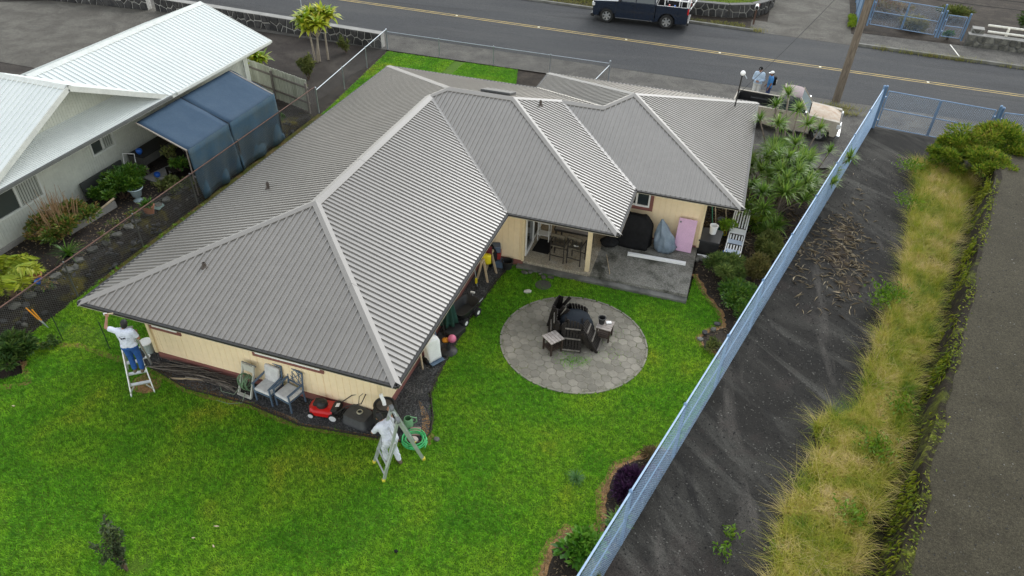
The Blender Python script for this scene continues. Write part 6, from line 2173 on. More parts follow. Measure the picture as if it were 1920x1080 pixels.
# paver stone and hose coil
o = MB().b2(-.14, .14, -.14, .14, 0, .05).build('stepping_slab', M('pinkish_slab', (.30, .21, .17)), None, bevel=.008)
o.location, o.rotation_euler = (8.98, .78, .01), (0, 0, .3)
tag(o, 'pinkish square slab lying by the coiled green hose', 'slab')
HOSEG = M('bright_green_hose', (.05, .40, .12), (.07, .48, .16), 7, .4)
coil('garden_hose', 'bright green garden hose coiled on the gravel corner under the right-hand ladder', 'hose', (9.08, .50, .012), .27, 8, .013, HOSEG, .01, .09, 1.0,
     tail=[(.2, .2, .1), (.34, .05, .04), (.36, -.15, .03)])
o = MB().ell((0, 0, .03), (.13, .11, .05), 14, 6).build('rag', M('pinkish_rag', (.42, .36, .32)), None, smooth=180)
o.location = (9.06, .5, .03)
tag(o, 'crumpled pale rag lying inside the coiled green hose', 'rag')
o = place('stone', ST_G[1], None, (9.62, .72, .04), (0, 0, 0), (.16, .14, .12))
tag(o, 'small round grey stone in the soil beside the coiled hose', 'stone')
# paint bucket and lid by the left corner
T = thing('paint_bucket', 'clear paint bucket with a white lid at the left front corner of the house', 'bucket', (.46, 1.0, 0))
MB().lathe([(.13, 0), (.15, .36), (.16, .36), (.16, .39)], (0, 0, 0), 20).build('body', M('milky_plastic', (.38, .44, .42), rough=.4), T, smooth=40)
MB().lathe([(.175, .39), (.18, .40), (.18, .425), (.16, .43), (.15, .42), (.01, .42)], (0, 0, 0), 24).build('lid', WHITE, T, smooth=40)
MB().tube([(-.15, 0, .34), (-.12, -.12, .18), (0, -.16, .12), (.12, -.12, .18), (.15, 0, .34)], .005, 5).build('bail', GALV, T)
o = MB().lathe([(.04, 0), (.075, 0), (.075, .03), (.04, .03), (.04, 0)], (0, 0, 0), 18, False).build('tape_roll', WHITE, None, smooth=40)
o.location = (.56, .82, .012)
tag(o, 'white roll of tape lying on the gravel by the paint bucket', 'tape')

# ------------------------------------------------------------------ along the long right wall
T = thing('hand_truck', 'hand truck with a white sack on it by the long side wall', 'hand truck', (8.38, 3.42, 0), R(60))
for s in (-1, 1):
    MB().tube([(s * .2, 0, .12), (s * .2, .14, .9), (s * .12, .2, 1.1)], .016, 8).build('upright', BLUEGREY, T, smooth=60)
MB().tube([(-.12, .2, 1.1), (.12, .2, 1.1)], .016, 8).b2(-.22, .22, -.24, 0, .1, .115).build('toe_plate', BLUEGREY, T)
for s in (-1, 1):
    MB().tube([(s * .24 - .03, .06, .12), (s * .24 + .03, .06, .12)], .12, 16).build('wheel', RUBBER, T, smooth=40)
o = lump('sack', lambda t, a: (.24 * sq(a, .6)[0] * (1 - .25 * max(0, t - .8) / .2) * (1 + .05 * math.sin(5 * a + 4 * t)), .16 * sq(a, .6)[1] * (1 + .06 * math.sin(4 * a)), .72 * t + .02 * math.sin(3 * a)), 28, 10, WHITE)
o.location, o.rotation_euler = (8.36, 3.44, .12), (R(-6), 0, R(62))
tag(o, 'plump white sack standing on the hand truck', 'sack')
o = MB().bar((8.22, 3.0, 0), (8.10, 3.08, 1.05), .03, .05).build('lumber', WOODL, None)
tag(o, 'pale length of lumber leaning at the wall beside the white sack', 'plank')
T = thing('umbrella_stand', 'round black umbrella stand on the gravel by the white sack', 'umbrella stand', (8.62, 3.95, 0))
MB().lathe([(.26, 0), (.27, .03), (.22, .07), (.06, .10), (.05, .3), (.035, .3), (.03, .1)], (0, 0, 0), 22).build('base', BLACKP, T, smooth=40)
T = thing('toy_ball', 'pink ball resting on the gravel behind the umbrella stand', 'ball', (8.56, 4.38, .13))
MB().ell((0, 0, 0), (.13, .13, .13), 16, 10).build('ball', M('hot_pink', (.75, .20, .32), rough=.4), T, smooth=180)
T = thing('garden_tool', 'string trimmer leaning at the wall beside the pink ball', 'trimmer', (8.36, 4.35, 0))
MB().tube([(0, 0, .1), (-.18, .1, 1.2)], .014, 6).build('shaft', BLACKP, T)
MB().lathe([(.1, 0), (.11, .06), (.03, .12)], (0, 0, 0), 14).build('head', ORANGEP, T)
MB().box((-.17, .1, 1.15), (.12, .2, .14)).build('motor', ORANGEP, T, bevel=.02)
T = thing('patio_umbrella', 'closed dark green patio umbrella standing against the long side wall', 'umbrella', (8.22, 4.95, 0), 0, None)
um = lump('canopy', lambda t, a: ((.05 + .20 * (1 - t) ** .8) * math.cos(a) * (1 + .28 * math.sin(a * 8)), (.05 + .22 * (1 - t) ** .8) * math.sin(a) * (1 + .28 * math.sin(a * 8)), .25 + 1.05 * t), 48, 8, DGREEN, T)
MB().tube([(0, 0, 0), (0, 0, 1.5)], .022, 8).build('pole', WOODG, T)
T = thing('garden_cart', 'black plastic garden dump cart tipped on its wheels by the side wall', 'garden cart', (8.50, 5.55, 0), R(75))
cs = []
for z, k, dx in ((.22, .62, 0), (.26, .66, 0), (.52, 1.0, 0), (.535, 1.03, 0), (.535, .97, 0), (.30, .62, 0)):
    cs.append([(.50 * k * sq(a, .4)[0] + dx, .31 * k * sq(a, .4)[1], z) for a in np.linspace(0, 2 * math.pi, 29)[:-1]])
mb = MB()
n = 28
mb.v = [tuple(p) for s in cs for p in s]
for i in range(len(cs) - 1):
    for j in range(n):
        mb.f.append((i * n + j, i * n + (j + 1) % n, (i + 1) * n + (j + 1) % n, (i + 1) * n + j))
mb.f.append(tuple(5 * n + j for j in range(n)))
mb.build('tray', BLACKP, T, smooth=40)
for x in (-.32, .32):
    for s in (-1, 1):
        o = MB().tube([(x, s * .28 - .035, .15), (x, s * .28 + .035, .15)], .15, 18).build('wheel', RUBBER, T, smooth=40)
        MB().tube([(x, s * .28 - .04, .15), (x, s * .28 + .04, .15)], .07, 12).build('hub', WHITE, o, smooth=40)
MB().tube([(.45, 0, .2), (.8, 0, .12), (1.0, 0, .14)], .016, 6).build('handle', GALV, T)
o = MB().b2(-.28, .28, -.2, .2, 0, .18).build('crate', M('black_crate', (.02, .02, .02)), None, bevel=.02)
o.location, o.rotation_euler = (8.5, 4.75, 0), (0, 0, R(70))
tag(o, 'low black crate on the gravel between the umbrella and the pink ball', 'crate')
T = thing('garden_tool', 'yellow-tipped edging tool leaning on the wall beyond the cart', 'edger', (8.36, 7.1, 0))
MB().tube([(0, 0, .03), (-.2, .1, 1.25)], .014, 6).build('shaft', GALV, T)
MB().box((-.05, .02, .3), (.06, .06, .2)).build('grip', YELLOWP, T)
MB().lathe([(.07, 0), (.08, .05), (.02, .09)], (0, 0, 0), 12).build('head', BLACKP, T)
T = thing('hose_sprinkler', 'small sprinkler head on a spike standing in the gravel beside the wall', 'sprinkler', (8.42, 6.5, 0))
MB().tube([(0, 0, 0), (0, 0, .28)], .015, 6).build('spike', GALV, T)
MB().box((0, 0, .3), (.14, .05, .05)).build('head', WHITE, T)
T = thing('sawhorse', 'wooden sawhorse draped with yellow and dark gear near the house corner', 'sawhorse', (8.42, 7.85, 0), R(80))
for sx in (-1, 1):
    for sy in (-1, 1):
        MB().bar((sx * .3, sy * .2, 0), (sx * .26, sy * .03, .78), .04, .07).build('leg', WOODL, T)
MB().bar((-.42, 0, .8), (.42, 0, .8), .05, .09).build('beam', WOODL, T)
o = lump('work_vest', lambda t, a: (.16 * math.cos(a) * (1 + .1 * math.sin(3 * a)), .09 * math.sin(a), .34 * t), 18, 5, YELLOWP)
o.location = (8.43, 7.75, .62)
tag(o, 'fluorescent yellow vest hanging on the sawhorse', 'vest')
o = lump('jacket', lambda t, a: (.2 * math.cos(a) * (1 + .12 * math.sin(4 * a)), .12 * math.sin(a), .5 * t), 18, 6, M('dark_red_cloth', (.12, .015, .02), rough=.9))
o.location = (8.3, 8.05, .55)
tag(o, 'dark red jacket hanging at the far end of the sawhorse', 'jacket')
o = lump('black_sack', lambda t, a: ((.24 * math.sin(math.pi * (.12 + .85 * t)) + .02) * math.cos(a) * (1 + .08 * math.sin(5 * a)), (.22 * math.sin(math.pi * (.12 + .85 * t)) + .02) * math.sin(a), .95 * t), 22, 9, BLACKC)
o.location = (8.30, 8.45, .0)
tag(o, 'tall black sack standing in the corner beside the sawhorse', 'sack')
for i, (x, y, z, m_, lb) in enumerate(((8.55, 8.58, 0, BLUEGREY, 'grey-blue storage bin at the foot of the corner wall'), (8.42, 8.62, .29, M('red_bin', (.30, .03, .03)), 'red bin stacked on the grey-blue bin in the corner'), (8.40, 8.62, .54, M('slate_bin', (.10, .13, .19)), 'slate bin on top of the red bin in the corner'))):
    o = MB().b2(-.22, .22, -.16, .16, 0, .24).build('storage_bin', m_, None, bevel=.02)
    o.location, o.rotation_euler = (x, y, z + .005), (0, 0, .2 * i)
    tag(o, lb, 'bin')
o = MB().lathe([(.15, 0), (.19, .28), (.205, .28), (.205, .31), (.17, .31), (.15, .04)], (0, 0, 0), 18).build('bucket', BLACKP, None, smooth=40)
o.location = (8.92, 8.52, .01)
tag(o, 'black bucket on the gravel at the foot of the beige corner wall', 'bucket')

# ------------------------------------------------------------------ ladders
def rail_pair(mb, a0, b0, a1, b1, w_=.03, t_=.07):
    mb.bar(a0, a1, w_, t_).bar(b0, b1, w_, t_)
T = thing('step_ladder', 'aluminium stepladder at the left front corner with a man standing on it', 'ladder', (1.28, -.2, 0))
f0, f1 = Vector((1.22, -.60, .0)), Vector((1.68, -.26, .0))
t0, t1 = Vector((.86, .05, 1.75)), Vector((1.10, .23, 1.75))
for s_, a, b_ in ((0, f0, t0), (1, f1, t1)):
    MB().bar(a - T.location, b_ - T.location, .03, .075).build('front_rail', ALU, T)
for k in range(5):
    q = (.17 + k * .165)
    a, b_ = f0.lerp(t0, q) - T.location, f1.lerp(t1, q) - T.location
    d = (b_ - a).normalized()
    mid = (a + b_) / 2
    MB().bar(a + d * .0, b_ - d * .0, .10, .03).build('step', ALU, T)
r0, r1 = Vector((.40, .22, 0)), Vector((.88, .60, 0))
for a, b_ in ((r0, t0), (r1, t1)):
    MB().bar(a - T.location, b_ - T.location, .025, .05).build('rear_rail', ALU, T)
for k in (.2, .5, .8):
    MB().bar(r0.lerp(t0, k) - T.location, r1.lerp(t1, k) - T.location, .02, .035).build('brace', ALU, T)
MB().box((t0 + t1) / 2 - T.location, (.40, .12, .04), math.atan2(t1.y - t0.y, t1.x - t0.x)).build('top_cap', ALU, T, bevel=.01)
MB().bar(f0 - T.location + Vector((.0, 0, .12)), f0.lerp(f1, .22) - T.location + Vector((-.02, .03, .3)), .02, .03).bar(f1 - T.location + Vector((0, 0, .12)), f1.lerp(f0, .22) - T.location + Vector((-.03, .02, .3)), .02, .03).build('corner_brace', ALU, T)
T = thing('folding_ladder', 'aluminium multi-position ladder standing in an A on the lawn at the right front corner', 'ladder', (8.99, -.22, 0))
O_ = T.location
L0, L1 = Vector((8.43, -.47, 0)), Vector((8.90, -.90, 0))
R1_, R0_ = Vector((9.55, .03, 0)), Vector((9.12, .44, 0))
a0, a1 = Vector((8.85, -.06, 1.72)), Vector((9.16, -.36, 1.72))
for a, b_ in ((L0, a0), (L1, a1)):
    MB().bar(a - O_, b_ - O_, .035, .085).build('rail', ALU, T)
    MB().bar(a - O_ + Vector((0, 0, .45)) + Vector((.09, .1, 0)), (a.lerp(b_, .62)) - O_ + Vector((.05, .05, 0)), .03, .07).build('outer_rail', ALU, T)
for a, b_ in ((R0_, a0), (R1_, a1)):
    MB().bar(a - O_, b_ - O_, .035, .085).build('rail', ALU, T)
for k in range(6):
    q = .10 + .155 * k
    MB().bar(L0.lerp(a0, q) - O_, L1.lerp(a1, q) - O_, .035, .035).build('rung', ALU, T)
    if k in (1, 2, 3, 4, 5):
        MB().bar(R0_.lerp(a0, q) - O_, R1_.lerp(a1, q) - O_, .035, .035).build('rung', ALU, T)
for p in (a0, a1):
    MB().tube([p - O_ - Vector((0.03, .03, 0)), p - O_ + Vector((.03, .03, 0))], .085, 14).build('hinge', GREYP, T, smooth=40)
FOOT = M('yellow_foot', (.72, .62, .06), rough=.5)
for p in (L0, L1, R0_, R1_):
    MB().box(p - O_ + Vector((0, 0, .04)), (.075, .075, .09), .7).build('foot', FOOT, T, bevel=.01)

# stakes, wire guard and loppers at the left fence
for i, (x, y, lb) in enumerate(((-2.25, .58, 'thin dark garden stake in the lawn nearest the loppers'), (-.68, .72, 'thin dark garden stake in the lawn nearest the stepladder'))):
    o = MB().tube([(0, 0, 0), (-.03, .02, 1.02)], .014, 6).build('garden_stake', M('stake_green_%d' % i, (.015, .03, .02)), None)
    o.location = (x, y, 0)
    tag(o, lb, 'stake')
gf = thing('wire_edging', 'low thin wire garden fence between the dark stakes on the side lawn', 'wire fence', (-2.25, .58, 0))
chain_link((-2.25, .60), (-.68, .74), .02, .75, .11, .0012, WIRE, gf, (-2.25, .58, 0), 'wire_mesh')
T = thing('loppers', 'pair of loppers with yellow handles leaning on the rusty fence', 'loppers', (-3.05, .85, 0))
for s in (-1, 1):
    MB().tube([(0, 0, .05), (s * .05 - .12, -.05, .35)], .014, 6).build('blade_arm', GALV, T)
    MB().tube([(s * .05 - .12, -.05, .35), (s * .11 - .28, -.1, .78)], .02, 8).build('handle', ORANGEP, T)
# bits of pale litter on the lawn
for i, (x, y, rz_, l_) in enumerate(((5.9, -3.3, .3, .13), (6.15, -3.75, -.6, .10), (-1.4, -1.95, .2, .10), (5.6, -3.72, .4, .08))):
    o = MB().prism([(-l_ / 2, 0), (0, .02), (l_ / 2, .005), (0, -.018)], 0, .012).build('wood_chip', WOODL, None)
    o.location, o.rotation_euler = (x, y, .05), (0, 0.1, rz_)
    tag(o, ('larger pale wood chip lying in mid lawn', 'pale wood chip nearest the bottom edge of the lawn', 'pale wood chip far left on the lawn', 'small curved wood chip beside the sapling side of the others')[i], 'wood chip', 'pale chips scattered on the lawn')
o = MB().ell((0, 0, .04), (.05, .04, .04), 8, 5).build('dark_clod', BLACKC, None, smooth=180)
o.location = (10.02, -2.55, .02)
tag(o, 'small dark clod alone on the lawn below the right-hand ladder', 'clod')

# ------------------------------------------------------------------ neighbour garden things
T = thing('urn_planter', 'pale blue-grey urn planter on a foot by the rusty fence', 'planter', (-4.95, 7.15, .56))
MB().lathe([(.17, 0), (.18, .04), (.10, .1), (.07, .14), (.08, .17), (.16, .22), (.20, .42), (.26, .5), (.28, .53), (.26, .55), (.22, .53), (.18, .45)], (0, 0, 0), 22).build('urn', M('urn_glaze', (.33, .41, .43), (.26, .34, .36), 5, .5), T, smooth=50)
T = thing('bucket', 'off-white bucket behind the green shrub at the neighbour wall', 'bucket', (-6.25, 7.7, .6))
MB().lathe([(.17, 0), (.22, .5), (.235, .5), (.235, .53), (.2, .53), (.17, .05)], (0, 0, 0), 18).build('body', M('aged_white', (.50, .50, .42)), T, smooth=40)
T = thing('garden_chair', 'white tubular chair frame beside the off-white bucket at the neighbour wall', 'chair', (-6.2, 8.25, .6), .3)
MB().tube([(-.22, -.2, 0), (-.22, -.2, .6), (-.22, .25, .62), (-.22, .28, .0)], .018, 8).build('side_frame', WHITE, T)
MB().tube([(.22, -.2, 0), (.22, -.2, .6), (.22, .25, .62), (.22, .28, .0)], .018, 8).build('side_frame', WHITE, T)
MB().tube([(-.22, .25, .62), (-.22, .34, .95), (.22, .34, .95), (.22, .25, .62)], .018, 8).build('back_frame', WHITE, T)
MB().b2(-.2, .2, -.2, .22, .38, .40).build('seat', DARK, T)
o = MB().b2(-.04, .04, -1.0, 1.0, 0, .62).build('lattice_screen', M('dark_screen', (.05, .055, .05)), None)
o.location, o.rotation_euler = (-6.55, 7.4, .7), (0, R(-6), 0)
tag(o, 'dark screen panel leaning under the small window of the neighbour house', 'panel')
T = thing('potting_bench', 'dark potting bench against the neighbour wall under the canopy edge', 'bench', (-6.25, 9.9, .6))
MB().b2(-.38, .38, -1.1, 1.1, .72, .76).build('bench_top', M('dark_bench', (.022, .022, .02)), T)
MB().b2(-.38, .36, -1.08, -1.02, .4, .715).b2(.33, .36, -1.0, 1.08, .4, .715).build('apron', M('bench_apron', (.10, .10, .09)), T)
for x in (-.34, .32):
    for y in (-1.04, 1.04):
        MB().b2(x - .03, x + .03, y - .03, y + .03, 0, .40).build('leg', WOODG, T)
for i, (x, y, z, lb) in enumerate(((-6.2, 9.0, 1.36, 'blue pot on the near end of the dark potting bench'), (-5.4, 8.75, .62, 'blue pot on the ground in front of the potting bench'))):
    o = MB().lathe([(.06, 0), (.11, .08), (.12, .17), (.10, .2), (.08, .2), (.1, .1)], (0, 0, 0), 16).build('pot', BLUEP, None, smooth=50)
    o.location = (x, y, z)
    tag(o, lb, 'pot')
o = MB().b2(-.25, .25, -.3, .3, 0, .4).build('storage_box', M('ochre_box', (.42, .28, .05)), None, bevel=.02)
o.location = (-6.1, 10.7, 1.36)
tag(o, 'ochre box on the far end of the dark potting bench', 'box')
o = MB().b2(-.35, .35, -1.2, 1.2, 0, .06).build('stepping_slab', CONC, None, bevel=.01)
o.location, o.rotation_euler = (-5.3, 9.6, .6), (0, 0, R(-12))
tag(o, 'pale concrete slab path on the ground under the canopy', 'slab')
o = MB().b2(-.07, .07, -1.0, 1.0, 0, .28).build('garden_border', CONC, None, bevel=.02)
o.location, o.rotation_euler = (-5.45, 5.5, .58), (0, 0, R(-4))
tag(o, 'low concrete border between the two neighbour shrubs', 'border')
T = thing('plant_shelf', 'dark wooden plant shelf under the navy canopy', 'shelf', (-4.6, 9.5, .45), R(-20))
for z in (.2, .5):
    MB().b2(-.3, .3, -.7, .7, z, z + .04).build('shelf', WOODD, T)
for x in (-.27, .27):
    for y in (-.66, .66):
        MB().b2(x - .03, x + .03, y - .03, y + .03, 0, .56).build('leg', WOODD, T)
TERRA = M('terracotta', (.42, .17, .09), (.35, .14, .08), 6, .8)
for i, (x, y, z, r_, m_, lb) in enumerate(((-4.45, 2.1, .56, .17, TERRA, 'terracotta pot at the foot of the yellow-green fern'), (-4.20, 1.95, .56, .13, BLUEP, 'blue pot beside the terracotta pot by the fence'), (-4.28, 3.25, .58, .18, BLACKP, 'black pot behind the rusty fence with grassy leaves'), (-3.95, 6.55, .58, .22, TERRA, 'wide terracotta bowl on the bank behind the rusty fence'), (-5.0, 9.3, .6, .16, TERRA, 'terracotta pot with a shrub under the canopy edge'))):
    o = MB().lathe([(r_ * .65, 0), (r_ * .95, r_ * 1.3), (r_ * 1.05, r_ * 1.3), (r_ * 1.05, r_ * 1.5), (r_ * .85, r_ * 1.5), (r_ * .7, r_ * .3)], (0, 0, 0), 18).build('pot', m_, None, smooth=40)
    o.location = (x, y, z)
    tag(o, lb, 'pot')
o = place('paving_stone', ST_G[3], None, (-4.0, 7.0, .62), (0, 0, 0), (.5, .5, .06))
o.data = o.data.copy(); o.data.materials[0] = M('teal_slate', (.16, .23, .21), (.12, .18, .16), 5, .8)
tag(o, 'flat teal-grey slate on the bank below the urn planter', 'stone')
o = place('stone', ST_G[0], None, (-4.05, 9.2, .62), (0, 0, 0), (.22, .18, .18))
o.data = o.data.copy(); o.data.materials[0] = M('white_stone_round', (.7, .68, .62), rough=.8)
tag(o, 'rounded white stone by the fence at the canopy corner', 'stone')
o = MB().tube([(-5.6, 5.2, .62), (-5.1, 6.3, 1.1)], .04, 8).build('bamboo_pole', WOODL, None, smooth=60)
tag(o, 'bare pale pole leaning between the two neighbour shrubs', 'pole')
# ------------------------------------------------------------------ people
SKIN = M('tan_skin', (.34, .18, .115), (.29, .15, .095), 6, .55)
SKIN2 = M('brown_skin', (.23, .115, .07), (.19, .095, .06), 6, .55)
HAIR = M('black_hair', (.010, .009, .009), rough=.6)
EYE = M('eye_white', (.7, .7, .68), rough=.3)
TSHIRT = M('white_tshirt', (.62, .65, .74), (.54, .58, .68), 5, .85)
JEAN = M('blue_jeans', (.018, .085, .30), (.014, .065, .24), 5, .85)
WPANT = M('white_painter_cloth', (.62, .64, .70), (.52, .54, .60), 5, .85)
SHORTS = M('pale_shorts', (.62, .62, .60), (.55, .55, .53), 5, .85)
LBLUE = M('pale_blue_shirt', (.44, .55, .68), (.38, .49, .62), 5, .85)
BLUESH = M('blue_shirt', (.05, .20, .46), (.04, .16, .38), 5, .85)
SHOE = M('brown_shoe', (.12, .09, .06), rough=.7)

def remesh(o, vox=.012, sm=4):
    r_ = o.modifiers.new('remesh', 'REMESH')
    r_.mode = 'VOXEL'
    r_.voxel_size = vox
    r_.use_smooth_shade = True
    s_ = o.modifiers.new('smooth', 'SMOOTH')
    s_.factor = .5
    s_.iterations = sm
    return o

FOLD = bpy.data.textures.new('cloth_folds', 'CLOUDS')
FOLD.noise_scale = .07
FOLD.noise_depth = 2
def folds(o, k=.028):
    d = o.modifiers.new('folds', 'DISPLACE')
    d.texture = FOLD
    d.strength = k
    d.mid_level = .5
    d.texture_coords = 'LOCAL'
    return o

def limb(mb, pts, rs):
    for (a, b_, ra, rb) in zip(pts[:-1], pts[1:], rs[:-1], rs[1:]):
        mb.cap_seg(a, b_, ra, rb, 10)

def person(name, label, loc, rz, J, cloth, skin, hair='hair', group=None, scale=1.0):
    """J: joint dict in local metres. +y is the way the person faces. cloth: dict of mats."""
    T = thing(name, label, 'person', loc, rz, group)
    T.scale = (scale,) * 3
    V_ = {k: Vector(v) for k, v in J.items()}
    hd, nk, ch, pv = V_['head'], V_['neck'], V_['chest'], V_['pelvis']
    face = V_.get('face', Vector((0, 1, 0))).normalized()
    up = (hd - nk).normalized()
    rt = face.cross(up).normalized()
    face = up.cross(rt).normalized()
    H = Matrix((rt, face, up)).transposed()
    b = MB()
    b.ell(hd, (.075, .094, .118), 16, 12, H)
    b.ell(hd + face * .022 - up * .055, (.055, .068, .062), 12, 8, H)          # jaw
    b.ell(hd + face * .098 - up * .012, (.013, .022, .026), 8, 6, H)            # nose
    b.ell(hd + face * .088 - up * .062, (.026, .012, .010), 8, 6, H)            # lips
    b.ell(hd + face * .086 + up * .030, (.048, .014, .012), 8, 6, H)            # brow
    for s in (-1, 1):
        b.ell(hd + rt * s * .078 - up * .005 - face * .01, (.012, .024, .034), 8, 6, H)
    b.cap_seg(nk - up * .06, hd - up * .06, .058, .052)
    shl = (V_['shR'] - V_['shL'])
    torso_ax = (ch - pv)
    # torso: hips, waist, ribs, shoulders
    b.cap_seg(V_['hipL'], V_['hipR'], .098, .098)
    b.cap_seg(pv + torso_ax * .1, pv + torso_ax * .5, .115, .108)
    b.cap_seg(V_['hipL'].lerp(V_['hipR'], .3) + torso_ax * .5, V_['shL'].lerp(V_['shR'], .26) - torso_ax * .12, .10, .112)
    b.cap_seg(V_['hipL'].lerp(V_['hipR'], .7) + torso_ax * .5, V_['shL'].lerp(V_['shR'], .74) - torso_ax * .12, .10, .112)
    b.cap_seg(V_['shL'].lerp(V_['shR'], .12), V_['shL'].lerp(V_['shR'], .88), .075, .075)
    b.cap_seg(nk - up * .05, (V_['shL'] + V_['shR']) / 2, .07, .08)
    for s in 'LR':
        limb(b, [V_['sh' + s], V_['el' + s], V_['wr' + s]], [.056, .042, .029])
        limb(b, [V_['hip' + s], V_['kn' + s], V_['an' + s]], [.088, .058, .040])
        calf = V_['kn' + s].lerp(V_['an' + s], .3)
        b.ell(calf, (.052, .056, .075), 8, 6)
        # hand: palm, four fingers bent twice, thumb from the side
        w_ = V_['wr' + s]
        d = (w_ - V_['el' + s]).normalized()
        d = V_.get('hand' + s, d).normalized()
        side = d.cross(V_.get('palm' + s, Vector((0, 0, 1))))
        side = side.normalized() if side.length > .1 else d.orthogonal().normalized()
        nrm = side.cross(d)
        b.cap_seg(w_, w_ + d * .05, .028, .030)
        b.cap_seg(w_ + d * .055 - side * .022, w_ + d * .055 + side * .022, .021, .021)
        for k, (q, ln) in enumerate(((-.031, .060), (-.010, .072), (.011, .076), (.031, .066))):
            p0 = w_ + d * .072 + side * q
            p1 = p0 + (d * .85 - nrm * .3).normalized() * ln * .5
            p2 = p1 + (d * .45 - nrm * .8).normalized() * ln * .5
            limb(b, [p0, p1, p2], [.0105, .0100, .0088])
        p0 = w_ + d * .03 - side * .03
        p1 = p0 + (d * .6 - side * .7 - nrm * .2).normalized() * .036
        limb(b, [p0, p1, p1 + (d * .9 - nrm * .35).normalized() * .03], [.0135, .012, .010])
        # bare foot core
        an = V_['an' + s]
        ft = V_.get('toe' + s, Vector((0, 1, 0)))
        ft = Vector((ft.x, ft.y, 0)).normalized()
        b.cap_seg(an + Vector((0, 0, -.04)) - ft * .03, an + ft * .13 + Vector((0, 0, -.055)), .036, .030)
    body = b.build('body', skin, T)
    remesh(body, .010, 3)
    e = MB()
    for s in (-1, 1):
        e.ell(hd + face * .083 + rt * s * .031 + up * .010, (.012, .010, .008), 8, 6, H)
    e.build('eyes', EYE, T, smooth=180)
    # hair
    h = MB()
    h.ell(hd + up * .022 - face * .018, (.085, .098, .108), 18, 12, H)
    if hair == 'hair':
        h.ell(hd - up * .03 - face * .045, (.078, .062, .085), 14, 9, H)
        hb = h.build('hair', HAIR, T)
        # cut the face free: keep the hair behind a slanted plane
        bm = bmesh.new(); bm.from_mesh(hb.data)
        geom = bm.verts[:] + bm.edges[:] + bm.faces[:]
        bmesh.ops.bisect_plane(bm, geom=geom, plane_co=hd + face * .045 + up * .02, plane_no=(face - up * .75).normalized(), clear_outer=True)
        bm.to_mesh(hb.data); bm.free()
        hb.data.shade_smooth()
    else:
        h2_ = h.build('hair', HAIR, T)
        bm = bmesh.new(); bm.from_mesh(h2_.data)
        geom = bm.verts[:] + bm.edges[:] + bm.faces[:]
        bmesh.ops.bisect_plane(bm, geom=geom, plane_co=hd + face * .0 - up * .02, plane_no=(face - up * .35).normalized(), clear_outer=True)
        bm.to_mesh(h2_.data); bm.free()
        h2_.data.shade_smooth()
        c = MB()
        c.ell(hd + up * .055 - face * .008, (.092, .106, .082), 18, 10, H)
        c.add([H @ Vector((x, y, z)) + hd for z in (.052, .060) for x, y in ((-.078, .06), (-.070, .13), (-.03, .168), (.03, .168), (.070, .13), (.078, .06))],
              [(5, 4, 3, 2, 1, 0), (6, 7, 8, 9, 10, 11)] + [(i, (i + 1) % 6, 6 + (i + 1) % 6, 6 + i) for i in range(6)])
        c.build('cap', cloth['cap'], T, smooth=50)
        if 'logo' in cloth:
            l_ = MB()
            q0 = hd + face * .103 + up * .075
            for dx in (-1, 1):
                l_.bar(q0 + rt * dx * .012 - up * .015, q0 + rt * dx * .012 + up * .018, .006, .006, up)
            l_.bar(q0 - rt * .012, q0 + rt * .012, .006, .006, up)
            l_.build('cap_emblem', WHITE, T)
    # shirt: shell over torso and sleeves
    s_ = MB()
    s_.cap_seg(V_['hipL'] + torso_ax * .12, V_['hipR'] + torso_ax * .12, .122, .122)
    s_.cap_seg(pv + torso_ax * .15, pv + torso_ax * .5, .145, .138)
    for q in (.28, .72):
        s_.cap_seg(V_['hipL'].lerp(V_['hipR'], q) + torso_ax * .35, V_['shL'].lerp(V_['shR'], q) - torso_ax * .10, .128, .132)
    s_.cap_seg(V_['shL'].lerp(V_['shR'], .08), V_['shL'].lerp(V_['shR'], .92), .092, .092)
    s_.cap_seg((V_['shL'] + V_['shR']) / 2, nk - up * .075, .09, .078)
    sl_ = cloth.get('sleeve', .75)
    for s in 'LR':
        a, b_ = V_['sh' + s], V_['el' + s]
        if sl_ <= 1:
            s_.cap_seg(a, a.lerp(b_, sl_ - .1), .078, .068)
            e_ = a.lerp(b_, sl_)
            s_.tube([a.lerp(b_, sl_ - .12), e_], [.066, .070], 12)
        else:
            limb(s_, [a, b_, b_.lerp(V_['wr' + s], .92)], [.078, .060, .045])
    sh_ = s_.build('shirt', cloth['shirt'], T)
    remesh(sh_, .012, 3)
    folds(sh_)
    # trousers
    t_ = MB()
    t_.cap_seg(V_['hipL'], V_['hipR'], .124, .124)
    t_.cap_seg(pv, pv + torso_ax * .16, .128, .122)
    for s in 'LR':
        hp, kn, an = V_['hip' + s], V_['kn' + s], V_['an' + s]
        if cloth.get('short'):
            limb(t_, [hp, hp.lerp(kn, .92)], [.108, .098])
        else:
            limb(t_, [hp, kn, an + (kn - an) * .10], [.108, .080, .066])
    tr_ = t_.build('trousers', cloth['trousers'], T)
    remesh(tr_, .012, 3)
    folds(tr_)
    for s in 'LR':
        an = V_['an' + s]
        ft = V_.get('toe' + s, Vector((0, 1, 0)))
        ft = Vector((ft.x, ft.y, 0)).normalized()
        q = MB()
        q.cap_seg(an + Vector((0, 0, -.045)) - ft * .045, an + ft * .14 + Vector((0, 0, -.058)), .048, .040, 12)
        q.cap_seg(an + Vector((0, 0, .0)), an + Vector((0, 0, -.045)) - ft * .02, .050, .05, 12)
        so = q.build('shoe', cloth['shoe'], T)
        remesh(so, .010, 2)
    return T

